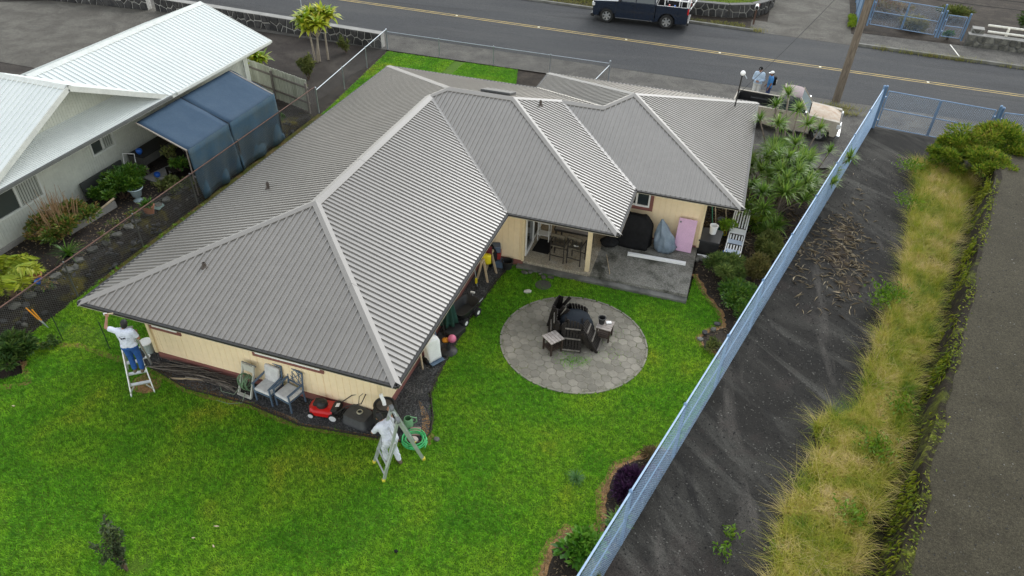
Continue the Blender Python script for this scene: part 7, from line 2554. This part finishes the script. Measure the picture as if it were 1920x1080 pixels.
stand = dict(head=(0, .02, 1.60), neck=(0, 0, 1.46), chest=(0, 0, 1.32), pelvis=(0, 0, .94), hipL=(-.09, 0, .90), hipR=(.09, 0, .90),
             shL=(-.18, 0, 1.40), shR=(.18, 0, 1.40), knL=(-.10, .03, .49), knR=(.10, .03, .49), anL=(-.11, 0, .10), anR=(.11, 0, .10),
             elL=(-.25, -.02, 1.12), elR=(.25, -.02, 1.12), wrL=(-.24, .08, .88), wrR=(.24, .08, .88))
# man on the stepladder, reaching up to the eave with his left hand
J = dict(stand)
J.update(head=(.03, .10, 1.57), neck=(.0, .05, 1.43), face=(-.3, 1, .15), chest=(0, .04, 1.30), shL=(-.19, .05, 1.40), shR=(.18, .02, 1.36), elL=(-.42, .10, 1.50), wrL=(-.36, .22, 1.72), handL=(.15, .3, 1),
         palmL=(0, 1, 0), elR=(.27, .06, 1.10), wrR=(.17, .27, 1.12), handR=(-.3, .8, .2), knL=(-.10, .06, .49), knR=(.11, .05, .49), anL=(-.09, .01, .10), anR=(.10, -.01, .10))
MANL = person('person', 'dark-haired man in a white T-shirt and blue jeans on the stepladder, reaching to the eave', (1.56, -.36, .83), R(28), J,
              dict(shirt=TSHIRT, trousers=JEAN, shoe=SHOE, sleeve=.72), SKIN)
# print on the back of the T-shirt: a disc emblem with lines of print
PRINT = M('shirt_print', (.012, .016, .03), rough=.8)
PRGREY = M('shirt_print_grey', (.30, .33, .42), rough=.8)
mb = MB()
def back_pt(x, z):
    return (x, -.148 + .42 * x * x + .045 * (1.25 - z) * 0 + .035 * max(0, (z - 1.15)), z)
def disc(mb, cx, cz, r_, n=14, a0=0, a1=2 * math.pi):
    pts = [back_pt(cx, cz)] + [back_pt(cx + r_ * math.cos(a), cz + r_ * math.sin(a)) for a in np.linspace(a0, a1, n)]
    mb.add(pts, [(0, i, i + 1) for i in range(1, n)])
disc(mb, -.075, 1.255, .030)
disc(mb, -.005, 1.250, .027)
for k in range(14):
    a0, a1 = R(10 + 165 * k / 14), R(10 + 165 * (k + 1) / 14)
    c0 = (-.04, 1.265)
    mb.add([back_pt(c0[0] + r_ * math.cos(a), c0[1] + r_ * .8 * math.sin(a)) for r_, a in ((.072, a0), (.078, a0), (.078, a1), (.072, a1))], [(0, 1, 2, 3)])
for f_ in range(len(mb.f)):
    pass
o = mb.build('shirt_emblem', PRINT, MANL)
o.modifiers.new('wrap', 'SHRINKWRAP').target = [c for c in MANL.children if c.name.startswith('shirt') and 'emblem' not in c.name][0]
o.modifiers['wrap'].offset = .004
mb = MB()
for z, x0, x1 in ((1.262, .05, .13), (1.225, .05, .15), (1.185, -.06, .12)):
    n = 8
    for i in range(n):
        a, b_ = x0 + (x1 - x0) * i / n, x0 + (x1 - x0) * (i + .8) / n
        mb.add([back_pt(a, z - .006), back_pt(b_, z - .006), back_pt(b_, z + .006), back_pt(a, z + .006)], [(0, 1, 2, 3)])
o = mb.build('shirt_print', PRGREY, MANL)
o.modifiers.new('wrap', 'SHRINKWRAP').target = [c for c in MANL.children if c.name.startswith('shirt') and 'emblem' not in c.name and 'print' not in c.name][0]
o.modifiers['wrap'].offset = .004
# brush in his hand
T = thing('paint_brush', 'pale brush held up to the eave by the man on the stepladder', 'brush', (1.26, -.26, 2.66), R(28))
MB().box((-.05, .03, -.02), (.16, .03, .025)).build('handle', WOODL, T, bevel=.005)
MB().box((-.16, .03, -.02), (.08, .035, .05)).build('bristles', CUSH, T)
# man behind the right-hand ladder, bent towards it in white
J = dict(stand)
J.update(head=(-.02, .36, 1.40), neck=(-.01, .25, 1.30), face=(.1, .9, -.35), chest=(0, .16, 1.22), shL=(-.18, .20, 1.27), shR=(.18, .20, 1.26), elL=(-.25, .34, 1.02), wrL=(-.16, .48, .86), elR=(.30, .30, 1.06), wrR=(.36, .46, 1.22),
         pelvis=(0, -.02, .90), hipL=(-.09, -.02, .87), hipR=(.09, -.02, .87), knL=(-.10, .16, .47), knR=(.11, .06, .47), anL=(-.10, .12, .10), anR=(.12, -.12, .10))
person('person', 'dark-haired man in white painter clothes bending behind the folding ladder', (8.86, -.30, 0), R(62), J,
       dict(shirt=WPANT, trousers=WPANT, shoe=SHOE, sleeve=.8), SKIN)
# two men at the kerb
J = dict(stand)
J.update(elL=(-.25, .02, 1.12), wrL=(-.06, .22, 1.08), elR=(.25, .02, 1.12), wrR=(.07, .24, 1.10), handL=(1, .4, 0), handR=(-1, .4, 0), face=(.1, 1, -.25))
person('person', 'man in a black cap, pale blue long-sleeved shirt and white shorts behind the cream pickup', (16.10, 26.55, .012), R(172), J,
       dict(shirt=LBLUE, trousers=SHORTS, shoe=SHOE, sleeve=1.9, short=True, cap=BLACKC, logo=1), SKIN, 'cap', None, 1.03)
J = dict(stand)
J.update(face=(-.2, 1, 0), elR=(.25, .0, 1.12), wrR=(.20, .16, .92))
person('person', 'man in a white cap and blue T-shirt with a bag behind the cream pickup', (16.68, 26.45, .012), R(95), J,
       dict(shirt=BLUESH, trousers=M('dark_blue_trousers', (.03, .05, .14)), shoe=SHOE, sleeve=.7, cap=WHITE), SKIN2, 'cap', None, .97)
T = thing('backpack', 'black and white pack on the back of the man in the blue T-shirt', 'bag', (16.87, 26.46, 1.0), R(95))
MB().box((0, -.0, .22), (.22, .14, .42)).build('pack', BLACKC, T, bevel=.04)
MB().box((0, -.075, .2), (.14, .03, .16)).build('pocket', WHITE, T, bevel=.01)
# ------------------------------------------------------------------ plants
CROTON = leafmat('croton_leaf', [(.030, .075, .012), (.07, .14, .018), (.13, .20, .025), (.30, .19, .06), (.40, .25, .12)], .9, .45, .25)
GREEN = leafmat('glossy_green_leaf', [(.018, .062, .010), (.045, .125, .014), (.09, .19, .02), (.16, .25, .03)], .9, .4, .25)
OLIVE = leafmat('olive_leaf', [(.055, .085, .018), (.10, .135, .03), (.17, .19, .05), (.24, .24, .07)], .9, .6, .3)
DKGREEN = leafmat('dark_shrub_leaf', [(.016, .045, .010), (.035, .085, .016), (.07, .13, .025), (.12, .18, .035)], .9, .55, .25)
FERNM = leafmat('fern_frond', [(.14, .22, .012), (.24, .31, .016), (.33, .36, .025), (.40, .38, .05)], .9, .55, .35)
TIM = leafmat('ti_leaf', [(.12, .23, .014), (.24, .36, .02), (.40, .44, .03), (.56, .48, .06)], 1.4, .4, .35)
DRAC = leafmat('dracaena_leaf', [(.045, .105, .016), (.095, .195, .026), (.17, .28, .04), (.28, .36, .07)], .8, .35, .35)
PURP = leafmat('purple_leaf', [(.014, .006, .018), (.03, .010, .035), (.055, .018, .06), (.09, .03, .085)], 2, .55, .2)
BIGB = leafmat('big_bush_leaf', [(.05, .115, .010), (.115, .21, .014), (.20, .28, .022), (.31, .33, .035), (.38, .28, .07)], .7, .55, .3)
TWIG = M('brown_twig', (.13, .085, .055), (.08, .055, .04), 8, .9)
# neighbour shrubs
b_ = bush('croton_shrub', 'wide brown-tipped green shrub under the large window of the neighbour house', 'shrub', (-5.6, 4.3, .5), (1.0, 1.45, .62), 4600, (.13, .055), CROTON, TWIG, 30, 11, 12, None, .24)
mb = MB()
for k in range(60):
    a, q = random.uniform(0, 6.28), random.uniform(.1, .9)
    x, y = math.cos(a) * .85 * q, math.sin(a) * 1.0 * q
    mb.tube([(x * .8, y * .8, .7), (x, y, 1.1 + random.uniform(0, .35)), (x * 1.1 + random.uniform(-.1, .1), y * 1.1, 1.35 + random.uniform(0, .35))], [.012, .009, .005], 5)
mb.build('bare_stems', M('dry_stem', (.34, .22, .12), (.25, .16, .09), 6, .9), b_)
bush('green_shrub', 'dense bright green shrub in front of the off-white bucket', 'shrub', (-5.55, 7.1, .5), (.85, 1.2, .66), 4600, (.14, .06), GREEN, TWIG, 28, 12, 8, None, .25)
twiggy('potted_shrub', 'thin olive shrub in the terracotta pot under the canopy edge', 'shrub', (-5.0, 9.3, .75), 1.1, .28, 8, 600, (.09, .045), OLIVE, TWIG, 13)
bush('urn_plant', 'low green plant growing out of the pale urn', 'plant', (-4.95, 7.3, 1.02), (.28, .32, .14), 350, (.10, .035), GREEN, TWIG, 7, 14, 2)
for i, (x, y, z, rx_, rz_, n, lb) in enumerate(((-4.5, 9.0, .95, .4, .25, 380, 'broad-leaved plant on the dark shelf at the canopy opening'), (-4.3, 8.2, .55, .3, .28, 260, 'upright green plant beside the dark plant shelf'), (-4.0, 8.6, .55, .3, .2, 260, 'low yellow-green plant at the fence below the canopy corner'), (-3.95, 6.6, .85, .25, .12, 160, 'small green plant in the wide terracotta bowl'), (-4.0, 10.6, .5, .25, .3, 200, 'small green plant against the navy side cloth of the canopy'), (-4.1, 14.9, .45, .35, .3, 260, 'bright green plant at the far end of the canopy by the board fence'))):
    bush('garden_plant', lb, 'plant', (x, y, z), (rx_, rx_, rz_), n, (.15, .06), OLIVE if i in (1, 2) else GREEN, TWIG, 7, 30 + i, 3)
for k, (x, y, h, sp, n) in enumerate(((-4.05, 4.6, .35, .3, 160), (-4.1, 6.0, .4, .3, 180), (-3.95, 7.9, .5, .35, 260), (-3.85, 9.9, .45, .35, 220), (-4.35, 5.4, .25, .3, 120), (-3.8, 1.9, .3, .3, 140), (-4.6, 8.0, .45, .35, 200))):
    twiggy('garden_weed', ('weedy plant on the stony bank, third from the tree fern end', 'weedy plant on the stony bank below the slate', 'weedy plant on the stony bank below the green shrub', 'weedy plant on the stony bank at the canopy corner', 'low weed among the border stones in front of the brown-tipped shrub', 'weedy plant on the stony bank nearest the tree fern', 'weedy plant behind the urn planter')[k], 'weed', (x, y, .56), h, sp, 6, n, (.10, .045), CROTON if k % 2 else OLIVE, TWIG, 130 + k, 'weeds on the bank behind the rusty fence', .1, .006)
# strap-leaved plant
def rosette(n, L, wd, droop, seg=4, seed=0, up0=.3):
    g = np.random.default_rng(seed)
    V, F = [], []
    for i in range(n):
        a = g.random() * 6.283
        el = up0 + (1.35 - up0) * g.random() ** .8
        l_ = L * (.7 + .5 * g.random())
        w_ = wd * (.7 + .5 * g.random())
        p = np.zeros(3)
        d = np.array([math.cos(a) * math.cos(el), math.sin(a) * math.cos(el), math.sin(el)])
        s = np.array([-math.sin(a), math.cos(a), 0])
        k = len(V)
        for j in range(seg + 1):
            t_ = j / seg
            ww = w_ * (.55 + .9 * t_ * (1 - t_) * 2) * (1 - t_ ** 3) * .5 + .001
            V += [p - s * ww, p + s * ww]
            p = p + d * l_ / seg
            d = d + np.array([0, 0, -droop * (.3 + g.random())]) / seg
            d /= np.linalg.norm(d)
        for j in range(seg):
            F.append((k + 2 * j, k + 2 * j + 1, k + 2 * j + 3, k + 2 * j + 2))
    return np.array(V), np.array(F)
def ros_mesh(name, mat, *a, **k):
    V, F = rosette(*a, **k)
    o = npmesh(name, V, F, mat)
    me = o.data
    bpy.data.objects.remove(o)
    return me
T = thing('strap_plant', 'clump of bright strap leaves in the black pot behind the rusty fence', 'plant', (-4.28, 3.25, .8))
place('leaf_rosette', ros_mesh('leaf_rosette', GREEN, 60, .6, .035, 1.4, seed=4, up0=.5), T)
# tree fern: big arching fronds built of leaflets
T = thing('tree_fern', 'yellow-green tree fern with feathery arching fronds at the left behind the rusty fence', 'fern', (-4.55, 1.25, .4))
MB().tube([(0, 0, 0), (.03, .02, .9)], [.12, .09], 10).build('trunk', TWIG, T, smooth=60)
for k in range(17):
    az = k * 2.399 + random.uniform(-.2, .2)
    L_ = random.uniform(.95, 1.25)
    pts = []
    d = np.array([math.cos(az), math.sin(az)])
    for j in range(15):
        t_ = j / 14
        pts.append(np.array([d[0] * L_ * t_, d[1] * L_ * t_, .9 + .45 * math.sin(t_ * 2.4) * (.6 + .4 * (k % 3) / 2) - .35 * t_ * t_]))
    C, D, Ls = [], [], []
    for j in range(1, 15):
        for q in range(3):
            t_ = (j - q / 3) / 14
            p = pts[j - 1] + (pts[j] - pts[j - 1]) * (1 - q / 3)
            for s in (-1, 1):
                C.append(p)
                D.append(np.array([-d[1] * s + d[0] * .45, d[0] * s + d[1] * .45, -.12]))
                Ls.append(.36 * math.sin(max(.12, min(1, t_ * 1.05)) * math.pi) ** .7 + .04)
    C, D, Ls = np.array(C), np.array(D), np.array(Ls)
    V, F = leaf_arrays(C, D, 1.0, 1.0, .02)
    # scale each leaflet individually
    Vr = V.reshape(-1, 4, 3)
    Vr = C[:, None] + (Vr - C[:, None]) * np.stack([Ls, Ls, Ls], 1)[:, None, :] 
    # narrow: pull side vertices towards the axis
    ax = Vr[:, [0]] + (Vr[:, [2]] - Vr[:, [0]]) * .5
    Vr[:, [1, 3]] = ax + (Vr[:, [1, 3]] - ax) * .22
    npmesh('frond', Vr.reshape(-1, 3), F, FERNM, T)
bush('fence_shrub', 'dark glossy shrub at the left edge in front of the rock bank', 'shrub', (-2.75, -.55, 0), (.55, .6, .40), 1700, (.17, .07), DKGREEN, TWIG, 12, 16, 5)
bush('fence_weeds', 'low green weeds at the foot of the rusty fence', 'weeds', (-2.4, .3, 0), (.3, .35, .10), 300, (.08, .03), DKGREEN, TWIG, 8, 17, 0)
# ti trees: bare trunks with crowns of broad leaves
tim = [ros_mesh('leaf_rosette', TIM, 40, .58, .20, 2.0, seed=60 + i, up0=.1) for i in range(3)]
PALEB = M('pale_bark', (.36, .31, .25), (.26, .22, .17), 8, .9, bump=.3)
T = thing('ti_tree', 'yellow-green ti plant on several bare stems in front of the lava rock wall', 'ti plant', (-7.0, 23.3, 0))
forks = (((-.1, -.1), (-.35, .1, 1.5)), ((.05, .1), (.0, .25, 1.7)), ((.35, .5), (.35, .5, 1.6)), ((.0, -.05), (.25, -.1, 1.4)))
for k, ((bx, by), (x, y, h)) in enumerate(forks):
    MB().tube([(bx, by, 0), (bx + (x - bx) * .4, by + (y - by) * .4, h * .5), (x, y, h)], [.06, .05, .045], 8).build('stem', PALEB, T, smooth=60)
    for q in range(4):
        a = q * 1.57 + k * .8
        e = (x + .42 * math.cos(a), y + .42 * math.sin(a), h + .45 + .28 * ((q * 7 + k * 3) % 4) / 3)
        MB().tube([(x, y, h), e], [.035, .025], 6).build('stem', PALEB, T)
        place('leaf_rosette', tim[(k + q) % 3], T, e, (0, 0, k + q), (1.1 + .2 * ((k + q) % 2),) * 3)
T = thing('ti_plant', 'bright green ti plant rising behind the board fence by the white roof', 'ti plant', (-8.0, 19.35, .2))
for k, (x, y, h) in enumerate(((0, 0, 1.25), (.25, .15, 1.05), (-.25, .1, 1.0), (.05, -.2, .95))):
    MB().tube([(x * .3, y * .3, 0), (x, y, h)], [.04, .03], 7).build('stem', BARK, T, smooth=60)
    place('leaf_rosette', tim[(k + 1) % 3], T, (x, y, h), (0, 0, 2 * k), (1.1,) * 3)
twiggy('yard_shrub', 'feathery green shrub in the dark yard between the board fence and the ti plant', 'shrub', (-6.2, 20.9, 0), 1.1, .45, 10, 1300, (.17, .035), OLIVE, TWIG, 21)
twiggy('yard_shrub', 'small low green shrub at the foot of the lava rock wall', 'shrub', (-6.3, 25.2, 0), .8, .4, 8, 600, (.15, .035), OLIVE, TWIG, 22)
twiggy('yard_shrub', 'little yellow-green plant at the end of the board fence', 'shrub', (-5.3, 18.9, 0), .6, .45, 7, 400, (.13, .045), OLIVE, TWIG, 23)
# dracaena clump right of the garage
dm = [ros_mesh('leaf_rosette', DRAC, 84, .52, .044, 1.2, seed=80 + i, up0=-.15) for i in range(4)]
def dracaena(label, loc, stems, sc=1.0, group=None):
    T = thing('dracaena', label, 'dracaena', loc, 0, group)
    x0, y0 = loc[0], loc[1]
    for k, (bx, by, x, y, h) in enumerate(stems):
        pts = [(bx, by, 0), (bx + (x - bx) * .25 + random.uniform(-.1, .1), by + (y - by) * .25 + random.uniform(-.1, .1), h * .4), (bx + (x - bx) * .7, by + (y - by) * .7, h * .75), (x, y, h)]
        MB().tube(pts, [.05, .04, .03, .022], 7).build('stem', BARK, T, smooth=60)
        place('leaf_rosette', random.choice(dm), T, (x, y, h), (random.uniform(-.3, .3), random.uniform(-.3, .3), random.uniform(0, 6)), (sc * random.uniform(.85, 1.15),) * 3)
    return T
st = []
g = random.Random(5)
for k in range(60):
    a = g.uniform(0, 6.28)
    q = math.sqrt(g.random())
    x, y = 1.25 * q * math.cos(a), 2.7 * q * math.sin(a)
    x += .12 * y
    h = 2.15 - .95 * q * q + g.uniform(-.4, .25)
    st.append((x * .2, y * .3 - .3, x, y, max(.6, h)))
dracaena('large dracaena clump with many spiky heads between the garage and the blue fence', (17.35, 16.0, 0), st, 1.05)
st = []
for k, (x, y, h) in enumerate(((17.66, 19.2, 2.8), (17.24, 20.6, 2.8), (16.75, 19.1, 2.8), (16.25, 17.8, 2.7), (16.95, 17.9, 2.6), (18.5, 18.0, 2.6), (18.0, 17.9, 2.75), (17.2, 18.3, 2.3), (17.7, 17.2, 2.2))):
    st.append(((x - 17.7) * .25, (y - 17.4) * .3, x - 17.7, y - 17.4, h))
dracaena('open dracaena with bare pale stems rising in front of the cream pickup', (17.7, 17.4, 0), st, .95)
st = [(0, 0, 1.25, .4, 1.5), (0, 0, .75, -.5, 1.2), (0, .1, .5, .9, 1.4), (0, 0, .6, -1.6, 1.3)]
dracaena('small dracaena leaning through the blue fence over the cinder lot', (18.7, 17.8, 0), st, .9)
T = thing('strap_plant', 'low clump of spiky green leaves at the foot of the dracaena', 'plant', (17.15, 14.6, 0))
for k, (x, y, s) in enumerate(((0, 0, 1.2), (.4, -.3, 1.1), (-.35, -.4, 1.0), (.15, -.75, 1.0))):
    place('leaf_rosette', dm[k], T, (x, y, .12), (0, 0, k), (s * 1.1,) * 3)
bush('yard_shrub', 'small bright yellow-green shrub beside the spiky plants in the side yard', 'shrub', (16.85, 14.2, 0), (.35, .3, .35), 500, (.11, .035), leafmat('lime_leaf', [(.12, .19, .012), (.22, .30, .02), (.32, .36, .04)], 1, .5, .3), TWIG, 7, 26, 3)
bush('leafy_plant', 'small leafy plant in the yellow pot beside the garage', 'plant', (15.85, 13.05, .2), (.26, .3, .3), 300, (.14, .06), leafmat('lime_pot_leaf', [(.10, .22, .012), (.18, .32, .02), (.28, .40, .04)], 1, .5, .3), TWIG, 6, 27, 3)
# fence bed shrubs
bush('rosemary_shrub', 'soft olive shrub in the fence bed nearest the lounge chair', 'shrub', (17.3, 12.1, 0), (.48, .9, .50), 5600, (.13, .026), OLIVE, TWIG, 24, 41, 7)
bush('rosemary_shrub', 'blue-green shrub in the fence bed nearest the slab corner', 'shrub', (16.0, 10.45, 0), (.70, .80, .44), 5600, (.13, .026), leafmat('bluegreen_leaf', [(.05, .10, .025), (.10, .175, .04), (.18, .25, .06), (.26, .32, .09)], .9, .6, .3), TWIG, 16, 42, 7)
bush('rosemary_shrub', 'brownish olive shrub in the middle of the fence bed', 'shrub', (17.0, 10.7, 0), (.5, .8, .50), 3800, (.12, .026), leafmat('brown_olive_leaf', [(.06, .07, .018), (.11, .11, .03), (.18, .16, .05), (.24, .19, .07)], .9, .6, .3), TWIG, 14, 43, 7)
bush('bed_shrub', 'dark leafy shrub at the lawn end of the fence bed', 'shrub', (16.55, 9.1, 0), (.62, 1.1, .36), 5200, (.10, .042), GREEN, TWIG, 26, 44, 5)
bush('bed_shrub', 'low yellow-green plant at the tip of the fence bed by the lawn', 'shrub', (16.05, 6.75, 0), (.3, .35, .14), 420, (.09, .035), OLIVE, TWIG, 8, 45, 2)
for i, (x, y) in enumerate(((16.05, 7.9), (15.95, 7.6), (15.72, 7.35), (15.62, 7.0), (15.85, 6.72), (16.2, 6.4))):
    o = place('stone', random.choice(ST_G if i % 2 else ST_L), None, (x, y, .04), (0, 0, i), (.22, .17, .13))
    tag(o, ORD[i] + ' stone edging the fence bed at the lawn notch, counted from the dark leafy bush', 'stone', 'stones edging the fence bed')
bush('purple_plant', 'mound of dark purple foliage against the blue fence', 'shrub', (14.65, .78, 0), (.42, .52, .26), 2600, (.13, .045), PURP, TWIG, 14, 46, 4)
bush('purple_plant', 'small magenta plant between the purple mound and the blue fence', 'plant', (15.05, 1.35, 0), (.22, .25, .16), 300, (.13, .04), leafmat('magenta_leaf', [(.05, .008, .03), (.13, .02, .07), (.24, .05, .13)], 2, .5, .25), TWIG, 6, 47, 2)
bush('bed_shrub', 'brown feathery plant at the top of the purple bed', 'shrub', (14.95, 1.95, 0), (.36, .3, .16), 700, (.10, .02), leafmat('rust_leaf', [(.08, .05, .02), (.16, .10, .045), (.22, .17, .08), (.08, .13, .03)], 2, .7, .25), TWIG, 9, 48, 3)
T = thing('strap_plant', 'pale green striped strap-leaf plant below the purple mound', 'plant', (14.48, -.22, 0))
for k, (x, y, s) in enumerate(((0, 0, .75), (.12, .25, .65), (-.05, -.25, .6), (.18, -.08, .6))):
    place('leaf_rosette', ros_mesh('leaf_rosette', GREEN, 36, .5, .06, 1.6, seed=90 + k, up0=.1), T, (x, y, .05), (0, 0, k), (s,) * 3)
HYD = leafmat('broad_leaf', [(.035, .12, .010), (.065, .20, .016), (.12, .28, .025), (.18, .33, .04)], 1.2, .4, .3)
bush('broadleaf_shrub', 'broad-leaved bright green plant in the bed at the bottom by the blue fence', 'shrub', (13.95, -1.35, 0), (.42, .52, .28), 420, (.21, .13), HYD, TWIG, 16, 49, 6, None, .34, .08)
bush('garden_plant', 'yellow-green creeper hanging through the blue fence at the bottom of the frame', 'plant', (14.3, -2.0, 0), (.2, .45, .45), 500, (.10, .05), OLIVE, TWIG, 9, 50, 3)
LEAFP = M('dry_flower', (.42, .30, .16), (.3, .2, .1), 5, .9)
# sparse grey-green sapling in the foreground lawn
twiggy('sapling', 'sparse grey-green sapling standing in the foreground lawn', 'sapling', (4.70, -4.82, 0), 1.45, .30, 11, 1500, (.085, .034), leafmat('greygreen_leaf', [(.022, .036, .018), (.05, .072, .034), (.09, .125, .055), (.17, .24, .06)], .9, .6, .3), TWIG, 51, None, .12, .014, (-.22, .12))
# bluish tuft in the lawn
T = thing('grass_clump', 'bluish coarse grass clump in the lawn left of the purple bed', 'grass clump', (13.3, .7, 0))
place('leaf_rosette', ros_mesh('leaf_rosette', leafmat('blue_grass', [(.05, .14, .03), (.08, .19, .05), (.12, .22, .06)], 1, .6, .3), 110, .30, .012, 2.0, seed=98, up0=.1), T)
# big bush at the street end of the grass strip
T = bush('big_bush', 'large sprawling yellow-green bush at the top right beside the blue gate panel', 'bush', (26.0, 22.4, 0), (2.3, 1.9, 1.1), 23000, (.16, .04), BIGB, TWIG, 46, 52, 14, None, .22)
bush('big_bush', 'low branch of yellow-green growth spreading left from the large bush', 'bush', (24.2, 21.8, 0), (1.3, 1.35, .7), 6200, (.14, .035), BIGB, TWIG, 24, 53, 10, None, .22)
bush('big_bush', 'part of the yellow-green growth drooping over the wall end below the large bush', 'bush', (25.6, 20.6, .6), (1.0, 1.1, .55), 4600, (.14, .035), BIGB, TWIG, 22, 61, 8, None, .24)
# greenery across the street at the frame top
bush('far_bush', 'dry reddish bush behind the far blue gate', 'bush', (23.9, 45.4, 0), (1.8, .8, .45), 1700, (.2, .05), leafmat('dry_red_leaf', [(.13, .07, .025), (.24, .13, .05), (.30, .22, .09), (.14, .17, .04)], .6, .7, .3), TWIG, 16, 54, 5)
bush('far_bush', 'pale yellow grass clump behind the right leaf of the far gate', 'bush', (25.2, 42.6, 0), (.7, .9, .35), 1500, (.3, .025), leafmat('straw_leaf', [(.22, .21, .07), (.34, .30, .12), (.42, .37, .18)], .6, .7, .3), TWIG, 12, 55, 3)
bush('far_bush', 'green bush at the top edge above the white pipe rails', 'bush', (28.0, 46.0, 0), (1.5, .8, .4), 1500, (.2, .05), OLIVE, TWIG, 14, 56, 5)
bush('far_bush', 'dark green bush at the top right corner of the frame', 'bush', (32.6, 43.6, 0), (1.4, 1.6, .9), 3200, (.2, .06), DKGREEN, TWIG, 18, 57, 6)
bush('far_bush', 'bright green shrub beside the narrow panel of the far gate', 'bush', (27.1, 41.3, 0), (.35, .3, .3), 350, (.15, .06), GREEN, TWIG, 7, 58, 3)
bush('far_bush', 'strip of lime green plants along the concrete driveway across the street', 'bush', (21.45, 42.4, 0), (.3, 1.6, .18), 1300, (.14, .04), leafmat('lime_strip_leaf', [(.14, .24, .012), (.22, .32, .02), (.30, .36, .04)], .7, .5, .3), TWIG, 16, 59, 3)
bush('far_bush', 'dark leafy bush beyond the street at the far left corner', 'bush', (-27, 28.8, 0), (1.8, 1.0, .8), 1800, (.2, .07), DKGREEN, TWIG, 14, 60, 5)
bpy.context.view_layer.update()
